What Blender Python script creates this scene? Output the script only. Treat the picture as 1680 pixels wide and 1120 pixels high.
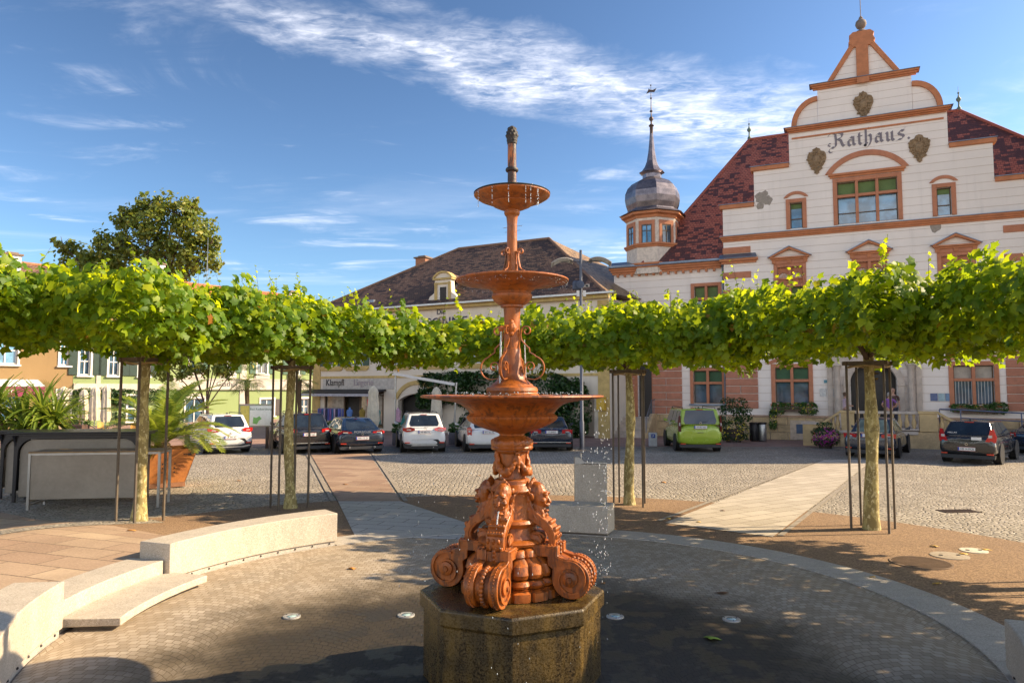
import bpy, bmesh, math, random
import numpy as np
from mathutils import Vector, Matrix
random.seed(7); rng=np.random.default_rng(11)
for o in list(bpy.data.objects): bpy.data.objects.remove(o)
S=bpy.context.scene; C=S.collection; R=math.radians; PI=math.pi

# ---------------------------------------------------------------- camera
cd=bpy.data.cameras.new('camera'); cam=bpy.data.objects.new('camera',cd); C.objects.link(cam); S.camera=cam
cd.sensor_width=36; cd.lens=36*1170/1680; cd.clip_end=3000; cd.clip_start=.05
CAMH=2.55; TH=math.atan(80/1170)
cam.location=(0,0,CAMH); cam.rotation_euler=(PI/2+TH,0,0)
S.render.resolution_x=1024; S.render.resolution_y=682
# ---------------------------------------------------------------- light
SUN_EL=R(32); SUN_AZ=R(6)            # azimuth measured from +X towards +Y
sd=(math.cos(SUN_EL)*math.cos(SUN_AZ),math.cos(SUN_EL)*math.sin(SUN_AZ),math.sin(SUN_EL))
ld=bpy.data.lights.new('sun','SUN'); ld.energy=5.0; ld.angle=R(.5); ld.color=(1,.78,.50)
lo=bpy.data.objects.new('sun',ld); C.objects.link(lo); lo.rotation_euler=Vector(sd).to_track_quat('Z','Y').to_euler(); lo.location=(20,5,30)
S.view_settings.view_transform='Standard'; S.view_settings.look='None'; S.view_settings.gamma=1; S.view_settings.exposure=1.1

class NT:
    """tiny node helper"""
    def __init__(s,tree): s.t=tree; s.t.nodes.clear()
    def n(s,typ,ins=None,**kw):
        nd=s.t.nodes.new(typ)
        for k,v in kw.items(): setattr(nd,k,v)
        for k,v in (ins or {}).items():
            if isinstance(v,bpy.types.NodeSocket): s.t.links.new(v,nd.inputs[k])
            else: nd.inputs[k].default_value=v
        return nd
    def m(s,op,a,b=0,c=None,clamp=False):
        nd=s.t.nodes.new('ShaderNodeMath'); nd.operation=op; nd.use_clamp=clamp
        for i,v in enumerate([a,b] + ([c] if c is not None else [])):
            if isinstance(v,bpy.types.NodeSocket): s.t.links.new(v,nd.inputs[i])
            else: nd.inputs[i].default_value=v
        return nd.outputs[0]
    def mix(s,f,a,b,blend='MIX'):
        nd=s.t.nodes.new('ShaderNodeMix'); nd.data_type='RGBA'; nd.blend_type=blend
        for i,v in ((0,f),(6,a),(7,b)):
            if isinstance(v,bpy.types.NodeSocket): s.t.links.new(v,nd.inputs[i])
            else: nd.inputs[i].default_value=(v if i==0 else (*v,1)[:4])
        return nd.outputs[2]
    def ramp(s,f,p0,p1):
        nd=s.n('ShaderNodeMapRange',{0:f,1:p0,2:p1,3:0.0,4:1.0}); nd.clamp=True
        nd.interpolation_type='SMOOTHSTEP'; return nd.outputs[0]
    def noise(s,co,scale,detail=4,rough=.55,dist=0.0):
        return s.n('ShaderNodeTexNoise',{'Vector':co,'Scale':scale,'Detail':detail,'Roughness':rough,'Distortion':dist}).outputs[0]

W=bpy.data.worlds.new('World'); S.world=W; W.use_nodes=True
k=NT(W.node_tree)
sky=k.n('ShaderNodeTexSky',sky_type='NISHITA'); sky.sun_disc=False; sky.sun_elevation=SUN_EL; sky.sun_rotation=PI/2-SUN_AZ
sky.air_density=1.0; sky.dust_density=1.2; sky.ozone_density=3.2; sky.altitude=300
g0=k.mix(1.0,sky.outputs[0],(.333,.333,.333),'MULTIPLY'); g1=k.n('ShaderNodeGamma',{'Color':g0,'Gamma':1.6}).outputs[0]
hs=k.n('ShaderNodeHueSaturation',{'Hue':.490,'Saturation':.90,'Value':2.38,'Color':g1})
# clouds: a cirrus layer on a plane high above the square (direction / height)
geo=k.n('ShaderNodeTexCoord'); sp=k.n('ShaderNodeSeparateXYZ',{0:geo.outputs['Generated']})
zz=k.m('MAXIMUM',sp.outputs[2],.03)
qx=k.m('DIVIDE',sp.outputs[0],zz); qy=k.m('DIVIDE',sp.outputs[1],zz)
def cl_noise(scale,sx,sy,rot,detail,dist,w=0):
    v=k.n('ShaderNodeCombineXYZ',{0:qx,1:qy,2:w}).outputs[0]
    mp=k.n('ShaderNodeMapping',{'Vector':v,'Rotation':(0,0,rot),'Scale':(sx,sy,1)})
    return k.noise(mp.outputs[0],scale,detail,.6,dist)
a0=(-.75,1.78); a1=(1.25,2.82); dl=math.hypot(a1[0]-a0[0],a1[1]-a0[1]); ux,uy=(a1[0]-a0[0])/dl,(a1[1]-a0[1])/dl
dx=k.m('SUBTRACT',qx,a0[0]); dy=k.m('SUBTRACT',qy,a0[1])
al=k.m('ADD',k.m('MULTIPLY',dx,ux),k.m('MULTIPLY',dy,uy)); ac=k.m('SUBTRACT',k.m('MULTIPLY',dy,ux),k.m('MULTIPLY',dx,uy))
wob=k.m('MULTIPLY',k.m('SUBTRACT',cl_noise(2.4,1,1,0,6,0.4),.5),.75)
acw=k.m('ABSOLUTE',k.m('ADD',ac,wob))
wid=k.m('ADD',.16,k.m('MULTIPLY',k.m('MAXIMUM',al,0),.17))
band=k.m('SUBTRACT',1,k.m('DIVIDE',acw,wid),clamp=True)
ends=k.m('MULTIPLY',k.ramp(al,-.35,.55),k.m('SUBTRACT',1,k.ramp(al,2.3,3.3)))
fluff=k.m('MULTIPLY',k.ramp(cl_noise(5.5,1,1.3,-1.0,9,.35),.28,.80),1)
fine=k.ramp(cl_noise(13,1,2.2,-1.15,8,.8,3),.35,.75)
c1=k.m('MULTIPLY',k.m('MULTIPLY',k.m('POWER',band,1.25),ends),k.m('ADD',k.m('MULTIPLY',fluff,.80),k.m('MULTIPLY',fine,.45)))
wis=k.m('MULTIPLY',k.ramp(cl_noise(1.1,1,1.3,.25,9,.9,7),.52,.76),k.ramp(cl_noise(2.2,.7,2.4,.15,7,.6,9),.38,.72))
low=k.m('MULTIPLY',k.ramp(cl_noise(.55,.8,1.6,.1,9,.5,5),.49,.66),k.ramp(qy,2.9,4.4))
cl=k.m('MINIMUM',k.m('ADD',k.m('ADD',k.m('MULTIPLY',c1,1.0),k.m('MULTIPLY',wis,.50)),k.m('MULTIPLY',low,.12)),.93)
cl=k.m('MULTIPLY',cl,k.ramp(sp.outputs[2],.02,.10))
# bright broken cloud field added behind the camera to fill the shaded facades
back=k.m('MULTIPLY',k.m('SUBTRACT',1,k.ramp(sp.outputs[1],-.35,.0)),k.m('MULTIPLY',k.ramp(sp.outputs[2],.0,.06),k.m('SUBTRACT',1,k.ramp(sp.outputs[2],.25,.5))))
bk=k.m('MULTIPLY',k.m('MULTIPLY',back,k.ramp(cl_noise(.8,1,1,.4,7,.4,13),.38,.52)),.95)
col=k.mix(cl,hs.outputs[0],(8.0,8.0,8.5)); col=k.mix(bk,col,(12.5,12.1,11.8))
# the air towards the sun side and down at the horizon is paler
bg=k.n('ShaderNodeBackground',{'Color':col,'Strength':.092})
k.n('ShaderNodeOutputWorld',{'Surface':bg.outputs[0]})

# ---------------------------------------------------------------- materials
def newmat(name):
    m=bpy.data.materials.new(name); m.use_nodes=True; kk=NT(m.node_tree); return m,kk
def finish(k,col,rough=.6,metal=0.0,bump=None,bs=.3,bd=.01,extra=None):
    ins={'Base Color':col if isinstance(col,bpy.types.NodeSocket) else (*col,1),'Roughness':rough,'Metallic':metal}
    ins.update(extra or {})
    p=k.n('ShaderNodeBsdfPrincipled',ins)
    if bump is not None:
        b=k.n('ShaderNodeBump',{'Height':bump,'Strength':bs,'Distance':bd}); k.t.links.new(b.outputs[0],p.inputs['Normal'])
    k.n('ShaderNodeOutputMaterial',{'Surface':p.outputs[0]})
    return p
MC={}
def PM(name,c,rough=.6,metal=0.0,var=.25,scale=6,bs=.15,bd=.004,c2=None,extra=None,bscale=None):
    """plain material with dirt variation"""
    if name in MC: return MC[name]
    m,k=newmat(name); co=k.n('ShaderNodeTexCoord').outputs['Object']
    n1=k.noise(co,scale,5,.6); n2=k.noise(co,scale*9,3,.6)
    f=k.m('ADD',k.m('MULTIPLY',n1,.7),k.m('MULTIPLY',n2,.3)); f=k.ramp(f,.32,.68)
    d=c2 or tuple(v*(1-var) for v in c); hi=tuple(min(1,v*(1+var*.35)) for v in c)
    cc=k.mix(f,d,hi)
    finish(k,cc,rough,metal,k.noise(co,bscale or scale*12,3),bs,bd,extra)
    MC[name]=m; return m
def glass_mat(name,c,rough=.04,spec=.8):
    m,k=newmat(name); co=k.n('ShaderNodeTexCoord').outputs['Object']
    n=k.ramp(k.noise(co,1.7,3),.35,.65); cc=k.mix(n,c,tuple(v*2.2 for v in c))
    finish(k,cc,rough,0,k.noise(co,3,1),.02,.01,{'Specular IOR Level':spec,'Coat Weight':.5,'Coat Roughness':.02}); return m
def brick_mat(name,cols,mortar,bw,bh,ms,rough=.75,off=.5,bs=.5,bd=.01,mort_smooth=.1,rot=0.0,dirt=.3,freq=2,space='UV',sq=1.0,bias=0.0):
    """cols: 2 colours; metric UV"""
    m,k=newmat(name); tc=k.n('ShaderNodeTexCoord').outputs[space]
    mp=k.n('ShaderNodeMapping',{'Vector':tc,'Rotation':(0,0,rot)}).outputs[0]
    wob=k.n('ShaderNodeTexNoise',{'Vector':mp,'Scale':1.3/max(bh,.02)*.3,'Detail':2}).outputs[1]
    mp2=k.mix(.012 if bh<.5 else .004,mp,wob,'ADD')
    b=k.n('ShaderNodeTexBrick',{'Vector':mp2,'Color1':(*cols[0],1),'Color2':(*cols[1],1),'Mortar':(*mortar,1),'Scale':1.0,'Mortar Size':ms,'Mortar Smooth':mort_smooth,'Bias':bias,'Brick Width':bw,'Row Height':bh})
    b.offset=off; b.offset_frequency=freq; b.squash=sq
    n=k.ramp(k.noise(tc,.9,6,.65),.3,.7); nn=k.noise(tc,28,4,.7)
    c=k.mix(k.m('MULTIPLY',n,dirt),b.outputs[0],tuple(v*.45 for v in cols[0]))
    c=k.mix(k.m('MULTIPLY',k.ramp(nn,.4,.7),.35),c,tuple(min(1,v*1.35) for v in cols[1]))
    h=k.m('ADD',k.m('SUBTRACT',1,b.outputs[1]),k.m('MULTIPLY',nn,.35))
    finish(k,c,rough,0,h,bs,bd); return m

# painted cast terracotta of the fountain
def fountain_mat(name,grime,base=(.40,.104,.009)):
    m,k=newmat(name); co=k.n('ShaderNodeTexCoord').outputs['Object']
    st=k.n('ShaderNodeMapping',{'Vector':co,'Scale':(9,9,1.6)}).outputs[0]
    n1=k.ramp(k.noise(co,5,6,.6),.3,.7); n2=k.noise(st,2.2,6,.65); n3=k.noise(co,38,5,.7)
    c=k.mix(n1,tuple(v*.62 for v in base),base)
    c=k.mix(k.m('MULTIPLY',k.ramp(k.noise(co,14,4),.5,.75),.35),c,(.50,.17,.045))
    g=k.ramp(n2,.55-grime*.13,.66-grime*.12); g=k.m('MULTIPLY',g,grime)
    c=k.mix(g,c,(.022,.013,.009))
    # grime settles in hollows
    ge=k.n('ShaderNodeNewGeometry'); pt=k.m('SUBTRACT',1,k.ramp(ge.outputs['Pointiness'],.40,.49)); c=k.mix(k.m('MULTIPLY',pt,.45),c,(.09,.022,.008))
    r=k.m('ADD',.36,k.m('MULTIPLY',n1,.28))
    finish(k,c,r,0,k.m('ADD',n3,n1),.38,.008,{'Coat Weight':.10,'Coat Roughness':.2}); return m
TERRA=fountain_mat('terracotta_paint',.42); TERRA_D=fountain_mat('peeling_terracotta_paint',.95,(.46,.14,.03)); TERRA_W=fountain_mat('wet_terracotta_paint',.62,(.41,.104,.008))

def octa_mat():
    m,k=newmat('mossy_granite'); co=k.n('ShaderNodeTexCoord').outputs['Object']
    st=k.n('ShaderNodeMapping',{'Vector':co,'Scale':(5,5,.9)}).outputs[0]
    a=k.ramp(k.noise(st,1.4,6,.65),.38,.62); b=k.ramp(k.noise(co,60,4,.7),.4,.62); d=k.ramp(k.noise(co,4,5),.42,.6)
    c=k.mix(a,(.016,.010,.004),(.090,.056,.013)); c=k.mix(k.m('MULTIPLY',b,.40),c,(.19,.12,.03)); c=k.mix(k.m('MULTIPLY',d,.6),c,(.02,.014,.005))
    finish(k,c,k.m('ADD',.22,k.m('MULTIPLY',b,.3)),0,k.noise(co,90,4),.5,.006); return m
OCTA=octa_mat()

def concrete(name,c):
    m,k=newmat(name); co=k.n('ShaderNodeTexCoord').outputs['Object']
    st=k.n('ShaderNodeMapping',{'Vector':co,'Scale':(3,3,1)}).outputs[0]
    a=k.ramp(k.noise(st,1.5,6,.6),.3,.7); v=k.n('ShaderNodeTexVoronoi',{'Vector':co,'Scale':95}).outputs[1]
    sp2=k.n('ShaderNodeSeparateColor',{0:v}).outputs[0]
    cc=k.mix(a,tuple(x*.84 for x in c),c); cc=k.mix(k.m('MULTIPLY',k.ramp(sp2,.70,.95),.4),cc,tuple(x*.42 for x in c)); cc=k.mix(k.m('MULTIPLY',k.ramp(sp2,.25,.0),.3),cc,(.8,.76,.7))
    pit=k.ramp(k.noise(co,38,2),.70,.76); cc=k.mix(k.m('MULTIPLY',pit,.5),cc,(.16,.12,.08))
    finish(k,cc,.8,0,k.noise(co,120,3),.25,.003); return m
CONC=concrete('cast_concrete',(.47,.41,.33)); CURB=concrete('kerb_stone',(.43,.39,.335))

def cobble_mat(name,cols,scale,wetc=None):
    m,k=newmat(name); co=k.n('ShaderNodeTexCoord').outputs['Object']
    wv=k.n('ShaderNodeTexNoise',{'Vector':co,'Scale':2.5,'Detail':2}).outputs[1]
    cw=k.mix(.05,co,wv,'ADD')
    v=k.n('ShaderNodeTexVoronoi',{'Vector':cw,'Scale':scale,'Randomness':.8},feature='F1',voronoi_dimensions='2D')
    e=k.n('ShaderNodeTexVoronoi',{'Vector':cw,'Scale':scale,'Randomness':.8},feature='DISTANCE_TO_EDGE',voronoi_dimensions='2D')
    r=k.n('ShaderNodeSeparateColor',{0:v.outputs['Color']}).outputs[0]
    c=k.mix(r,cols[0],cols[1]); c=k.mix(k.m('MULTIPLY',k.ramp(r,.82,.95),.7),c,cols[2])
    big=k.ramp(k.noise(co,.45,5,.6),.35,.65); c=k.mix(k.m('MULTIPLY',big,.30),c,tuple(x*.55 for x in cols[0]))
    ed=k.ramp(e.outputs[0],.02,.11); c=k.mix(ed,tuple(x*.30 for x in cols[0]),c)
    finish(k,c,.72,0,k.m('ADD',k.ramp(e.outputs[0],.0,.22),k.m('MULTIPLY',k.noise(co,40,3),.25)),.9,.018); return m
COBBLE=cobble_mat('granite_cobbles',((.28,.24,.185),(.48,.425,.35),(.19,.165,.14)),8.5)

def gravel_mat():
    m,k=newmat('bound_gravel'); co=k.n('ShaderNodeTexCoord').outputs['Object']
    v=k.n('ShaderNodeTexVoronoi',{'Vector':co,'Scale':55},voronoi_dimensions='2D'); r=k.n('ShaderNodeSeparateColor',{0:v.outputs['Color']}).outputs[0]
    big=k.ramp(k.noise(co,.8,6,.65),.3,.7)
    c=k.mix(r,(.13,.075,.04),(.36,.235,.13)); c=k.mix(k.m('MULTIPLY',big,.4),c,(.17,.10,.055))
    finish(k,c,.9,0,k.m('ADD',r,k.noise(co,12,4)),.6,.008); return m
GRAVEL=gravel_mat()

def plaza_mat():
    """setts laid in segmental arcs, wet and algae-stained round the fountain"""
    m,k=newmat('arc_setts'); co=k.n('ShaderNodeTexCoord').outputs['Object']
    wv=k.n('ShaderNodeTexNoise',{'Vector':co,'Scale':3.0,'Detail':2}).outputs[1]; cw=k.mix(.06,co,wv,'ADD')
    s=k.n('ShaderNodeSeparateXYZ',{0:cw}); x,y=s.outputs[0],s.outputs[1]
    Wd,Rr=1.5,.98
    row=k.m('FLOOR',k.m('DIVIDE',x,Wd)); xm=k.m('SUBTRACT',k.m('MULTIPLY',k.m('FRACT',k.m('DIVIDE',x,Wd)),Wd),Wd/2)
    cy=k.m('SQRT',k.m('SUBTRACT',Rr*Rr,k.m('MULTIPLY',xm,xm)))
    vv=k.m('ADD',k.m('SUBTRACT',y,cy),k.m('MULTIPLY',row,.037)); uu=k.m('MULTIPLY',k.m('ARCSINE',k.m('DIVIDE',xm,Rr)),Rr)
    uv=k.n('ShaderNodeCombineXYZ',{0:uu,1:vv,2:0}).outputs[0]
    b=k.n('ShaderNodeTexBrick',{'Vector':uv,'Color1':(.27,.22,.16,1),'Color2':(.43,.365,.285,1),'Mortar':(.20,.145,.085,1),'Scale':1.0,'Mortar Size':.0055,'Mortar Smooth':.25,'Brick Width':.100,'Row Height':.094})
    n=k.ramp(k.noise(co,1.3,6,.65),.35,.65)
    c=k.mix(k.m('MULTIPLY',n,.30),b.outputs[0],(.34,.25,.15))
    # wet, algae covered zone
    sw=k.n('ShaderNodeSeparateXYZ',{0:co}); dx=k.m('SUBTRACT',sw.outputs[0],-.05); dy=k.m('SUBTRACT',sw.outputs[1],6.6)
    d=k.m('SQRT',k.m('ADD',k.m('MULTIPLY',dx,dx),k.m('MULTIPLY',k.m('MULTIPLY',dy,dy),1.0)))
    dn=k.m('ADD',d,k.m('MULTIPLY',k.m('SUBTRACT',k.noise(co,1.1,5,.6),.5),1.9))
    alg=k.m('SUBTRACT',1,k.ramp(dn,2.5,4.1)); wet=k.m('SUBTRACT',1,k.ramp(dn,2.2,3.6))
    c=k.mix(k.m('MULTIPLY',alg,.90),c,k.mix(b.outputs[1],(.062,.043,.017),(.012,.008,.003)))
    pud=k.ramp(k.noise(co,2.3,4,.6),.48,.56)
    c=k.mix(k.m('MULTIPLY',wet,.86),c,k.mix(b.outputs[1],(.026,.021,.014),(.004,.003,.002)))
    ro=k.m('SUBTRACT',.78,k.m('MULTIPLY',wet,k.m('ADD',.12,k.m('MULTIPLY',pud,.30))))
    h=k.m('ADD',k.m('SUBTRACT',1,b.outputs[1]),k.m('MULTIPLY',k.noise(co,35,3),.3))
    finish(k,c,ro,0,h,.5,.010); return m
PLAZA=plaza_mat()
SLAB_L=brick_mat('light_paving_slabs',((.36,.315,.25),(.48,.425,.35)),(.12,.09,.06),.8,.36,.011,rot=-.57,dirt=.25)
SLAB_G=brick_mat('grey_paving_slabs',((.38,.35,.32),(.48,.45,.41)),(.09,.075,.06),.75,.36,.012,rot=.26,dirt=.25)
LSLAB=brick_mat('tan_porphyry_slabs',((.29,.185,.125),(.47,.35,.235)),(.10,.065,.04),.95,.48,.012,rot=.35,dirt=.35,bias=.05)
PORPH=brick_mat('porphyry_slabs',((.25,.155,.105),(.38,.27,.185)),(.14,.10,.07),.95,.42,.010,rot=.26,dirt=.35,bias=-.1)
PORPH2=brick_mat('pink_paving',((.26,.15,.12),(.36,.23,.18)),(.13,.09,.07),.5,.3,.01,dirt=.3)
ASPH=PM('far_paving',(.22,.18,.15),.85,scale=.4)

# ---------------------------------------------------------------- mesh helpers
class MB:
    def __init__(s): s.v=[]; s.f=[]
    def add(s,vs,fs):
        o=len(s.v); s.v+=[tuple(v) for v in vs]; s.f+=[tuple(i+o for i in f) for f in fs]; return s
    def box(s,x0,x1,y0,y1,z0,z1):
        return s.add([(x0,y0,z0),(x1,y0,z0),(x1,y1,z0),(x0,y1,z0),(x0,y0,z1),(x1,y0,z1),(x1,y1,z1),(x0,y1,z1)],[(0,3,2,1),(4,5,6,7),(0,1,5,4),(1,2,6,5),(2,3,7,6),(3,0,4,7)])
    def hexa(s,p): return s.add(p,[(0,3,2,1),(4,5,6,7),(0,1,5,4),(1,2,6,5),(2,3,7,6),(3,0,4,7)])
    def prism(s,poly,vec):
        n=len(poly); v=Vector(vec); P=[Vector(p) for p in poly]; Q=[p+v for p in P]
        return s.add(P+Q,[tuple(range(n))[::-1],tuple(range(n,2*n))]+[(i,(i+1)%n,n+(i+1)%n,n+i) for i in range(n)])
    def cyl(s,p0,p1,r0,r1=None,n=10): return s.tube([p0,p1],[r0,r0 if r1 is None else r1],n)
    def tube(s,pts,r,n=8,cap=True):
        P=[Vector(p) for p in pts]; m=len(P); rr=r if isinstance(r,(list,tuple)) else [r]*m
        t0=(P[1]-P[0]).normalized(); a=Vector((0,0,1)) if abs(t0.z)<.9 else Vector((1,0,0)); u=t0.cross(a).normalized(); vs=[]
        for i in range(m):
            t=((P[min(i+1,m-1)]-P[max(i-1,0)])).normalized(); u=(u-t*u.dot(t)).normalized(); w=t.cross(u)
            for j in range(n):
                q=2*PI*j/n; vs.append(P[i]+(u*math.cos(q)+w*math.sin(q))*rr[i])
        fs=[(i*n+j,i*n+(j+1)%n,(i+1)*n+(j+1)%n,(i+1)*n+j) for i in range(m-1) for j in range(n)]
        if cap: fs+=[tuple(range(n))[::-1],tuple(range((m-1)*n,m*n))]
        return s.add(vs,fs)
    def strip(s,pts,wvec,th,ends=True):
        """bar swept along pts; wvec: width vector (constant), th: thickness (number or list) across it"""
        P=[Vector(p) for p in pts]; m=len(P); w=Vector(wvec)/2; vs=[]; tt=th if isinstance(th,(list,tuple)) else [th]*m
        for i in range(m):
            t=(P[min(i+1,m-1)]-P[max(i-1,0)]).normalized(); nn=t.cross(w).normalized()*tt[i]/2
            vs+=[P[i]-w-nn,P[i]+w-nn,P[i]+w+nn,P[i]-w+nn]
        fs=[(i*4+j,i*4+(j+1)%4,i*4+4+(j+1)%4,i*4+4+j) for i in range(m-1) for j in range(4)]+[(3,2,1,0),tuple(range(m*4-4,m*4))]
        return s.add(vs,fs)
    def lathe(s,prof,n=48,c=(0,0,0),a0=0.0,caps=True,lob=None):
        vs=[]; m=len(prof)
        for i,(r,z) in enumerate(prof):
            for j in range(n):
                q=a0+2*PI*j/n; k=lob(i,q,z) if lob else 1; vs.append((c[0]+r*k*math.cos(q),c[1]+r*k*math.sin(q),c[2]+z))
        fs=[(i*n+j,i*n+(j+1)%n,(i+1)*n+(j+1)%n,(i+1)*n+j) for i in range(m-1) for j in range(n)]
        if caps: fs+=[tuple(range(n))[::-1],tuple(range((m-1)*n,m*n))]
        return s.add(vs,fs)
    def ball(s,c,r,nu=12,nv=8,M=None):
        rx,ry,rz=(r,r,r) if not isinstance(r,(tuple,list)) else r; c=Vector(c); vs=[]; fs=[]
        def put(v):
            v=Vector(v)
            if M is not None: v=M@v
            vs.append(v+c)
        put((0,0,-rz))
        for i in range(1,nv):
            p=-PI/2+PI*i/nv
            for j in range(nu): q=2*PI*j/nu; put((rx*math.cos(p)*math.cos(q),ry*math.cos(p)*math.sin(q),rz*math.sin(p)))
        put((0,0,rz)); L=len(vs)-1
        for j in range(nu): fs.append((0,1+(j+1)%nu,1+j)); fs.append((L,L-nu+j,L-nu+(j+1)%nu))
        for i in range(nv-2):
            for j in range(nu): a=1+i*nu+j; b=1+i*nu+(j+1)%nu; fs.append((a,b,b+nu,a+nu))
        return s.add(vs,fs)
    def build(s,name,mat,parent=None,smooth=None,bev=0,bseg=2,mats=None):
        me=bpy.data.meshes.new(name); me.from_pydata(s.v,[],s.f)
        bm=bmesh.new(); bm.from_mesh(me); bmesh.ops.recalc_face_normals(bm,faces=bm.faces)
        uvl=bm.loops.layers.uv.new('UVMap'); Z=Vector((0,0,1))
        for f in bm.faces:
            n=f.normal
            if abs(n.z)>.97: t,b=Vector((1,0,0)),Vector((0,1,0))
            else: t=Z.cross(n).normalized(); b=n.cross(t)
            for l in f.loops: l[uvl].uv=(l.vert.co.dot(t),l.vert.co.dot(b))
        bm.to_mesh(me); bm.free()
        o=bpy.data.objects.new(name,me); C.objects.link(o); me.materials.append(mat)
        if parent is not None: o.parent=parent
        if smooth is not None:
            me.polygons.foreach_set('use_smooth',[True]*len(me.polygons)); me.set_sharp_from_angle(angle=R(smooth))
        if bev:
            b=o.modifiers.new('bevel','BEVEL'); b.width=bev; b.segments=bseg; b.limit_method='ANGLE'; b.angle_limit=R(35); b.harden_normals=False
        return o
def tag(o,label=None,cat=None,group=None,kind=None):
    if label: o['label']=label
    if cat: o['category']=cat
    if group: o['group']=group
    if kind: o['kind']=kind
    return o
def thing(name,label,cat,loc=(0,0,0),rz=0.0,group=None):
    o=bpy.data.objects.new(name,None); C.objects.link(o); o.location=loc; o.rotation_euler=(0,0,rz); o.empty_display_size=.3
    return tag(o,label,cat,group)
KIDS={}
def copy_tree(o,loc,rz,label,parent=None):
    kids=KIDS.setdefault(o.name,[c for c in bpy.data.objects if c.parent==o])
    c=o.copy(); C.objects.link(c)
    if parent is not None: c.parent=parent
    else: c.location=loc; c.rotation_euler=(0,0,rz); c['label']=label
    for ch in kids: copy_tree(ch,None,None,None,c)
    return c
def remesh(o,vox,smooth_it=3,fac=.5):
    m=o.modifiers.new('remesh','REMESH'); m.mode='VOXEL'; m.voxel_size=vox; m.use_smooth_shade=True
    if smooth_it: q=o.modifiers.new('smooth','SMOOTH'); q.iterations=smooth_it; q.factor=fac
def text(st,size,ext,mat,parent,loc,rot,name='lettering',align='CENTER',sx=1.0):
    cu=bpy.data.curves.new(name,'FONT'); cu.body=st; cu.size=size; cu.extrude=ext; cu.align_x=align; cu.align_y='BOTTOM_BASELINE'; cu.resolution_u=3
    t=bpy.data.objects.new(name+'_tmp',cu); C.objects.link(t); dg=bpy.context.evaluated_depsgraph_get(); me=bpy.data.meshes.new_from_object(t.evaluated_get(dg))
    bpy.data.objects.remove(t); me.materials.clear(); me.materials.append(mat)
    o=bpy.data.objects.new(name,me); C.objects.link(o); o.location=loc; o.rotation_euler=rot; o.scale=(sx,1,1)
    if parent is not None: o.parent=parent
    return o
# ground point for a direction and height of the ground
def sst(x,a,b):
    t=min(1,max(0,(x-a)/(b-a))); return t*t*(3-2*t)
PC=(0.0,8.2)
def zg(x,y):
    r=math.hypot(x-PC[0],y-PC[1]); a=math.degrees(math.atan2(y-PC[1],x-PC[0]))%360
    if r<4.9: return 0.0
    return .30*sst(a,134,158)*(1-sst(a,255,285))*(1-sst(r,8.2,11.5))
def polar(name,r0,r1,a0,a1,mat,dz,parent=None,kind='structure',nr=None,na=None,thick=0):
    mb=MB(); nr=nr or max(1,int((r1-r0)/.4)); na=na or max(2,int((a1-a0)/2.0)); vs=[]; fs=[]
    for i in range(nr+1):
        for j in range(na+1):
            r=r0+(r1-r0)*i/nr; a=R(a0+(a1-a0)*j/na); x,y=PC[0]+r*math.cos(a),PC[1]+r*math.sin(a); vs.append((x,y,zg(x,y)+dz))
    for i in range(nr):
        for j in range(na): q=i*(na+1)+j; fs.append((q,q+1,q+na+2,q+na+1))
    mb.add(vs,fs); o=mb.build(name,mat,parent)
    if kind: o['kind']=kind
    return o
def flip_up(o):
    me=o.data
    for p in me.polygons:
        if p.normal.z<0: p.flip()
def sheet(name,poly,mat,z):
    mb=MB().add([(x,y,z) for x,y in poly],[tuple(range(len(poly)))]); o=mb.build(name,mat); o['kind']='structure'; flip_up(o); return o

# ---------------------------------------------------------------- leaves
MAPLE=([(0,0,.02),(0,-.36,-.02),(.36,-.44,-.14),(.36,-.17,-.04),(.60,.08,-.18),(.30,.24,-.05),(0,.66,-.22),(-.30,.24,-.05),(-.60,.08,-.18),(-.36,-.17,-.04),(-.36,-.44,-.14)],[(0,i,i+1) for i in range(1,10)]+[(0,10,1)])
OVAL=([(0,-.5,0),(.3,0,.06),(0,.5,-.08),(-.3,0,.06)],[(0,1,2),(0,2,3)])
def leafmesh(name,P,N,size,mat,parent=None,tpl=MAPLE,spin=None):
    n=len(P); T=np.array(tpl[0]); F=np.array(tpl[1]); N=N/np.linalg.norm(N,axis=1,keepdims=True)
    if spin is None: spin=rng.normal(size=(n,3))
    U=spin-N*(spin*N).sum(1,keepdims=True); U/=np.linalg.norm(U,axis=1,keepdims=True)+1e-9; B=np.cross(N,U)
    bend=rng.uniform(.2,1.6,size=(n,1,1))
    V=P[:,None,:]+size[:,None,None]*(T[None,:,0:1]*U[:,None,:]+T[None,:,1:2]*B[:,None,:]+bend*T[None,:,2:3]*N[:,None,:])
    k=len(T); V=V.reshape(-1,3); FF=(F[None]+(np.arange(n)*k)[:,None,None]).reshape(-1,3)
    me=bpy.data.meshes.new(name); me.vertices.add(len(V)); me.vertices.foreach_set('co',V.ravel()); me.loops.add(FF.size); me.loops.foreach_set('vertex_index',FF.ravel().astype(np.int32))
    me.polygons.add(len(FF)); me.polygons.foreach_set('loop_start',np.arange(0,FF.size,3,dtype=np.int32)); me.polygons.foreach_set('loop_total',np.full(len(FF),3,dtype=np.int32)); me.update(calc_edges=True); me.validate()
    me.materials.append(mat); o=bpy.data.objects.new(name,me); C.objects.link(o)
    if parent is not None: o.parent=parent
    return o
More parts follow.
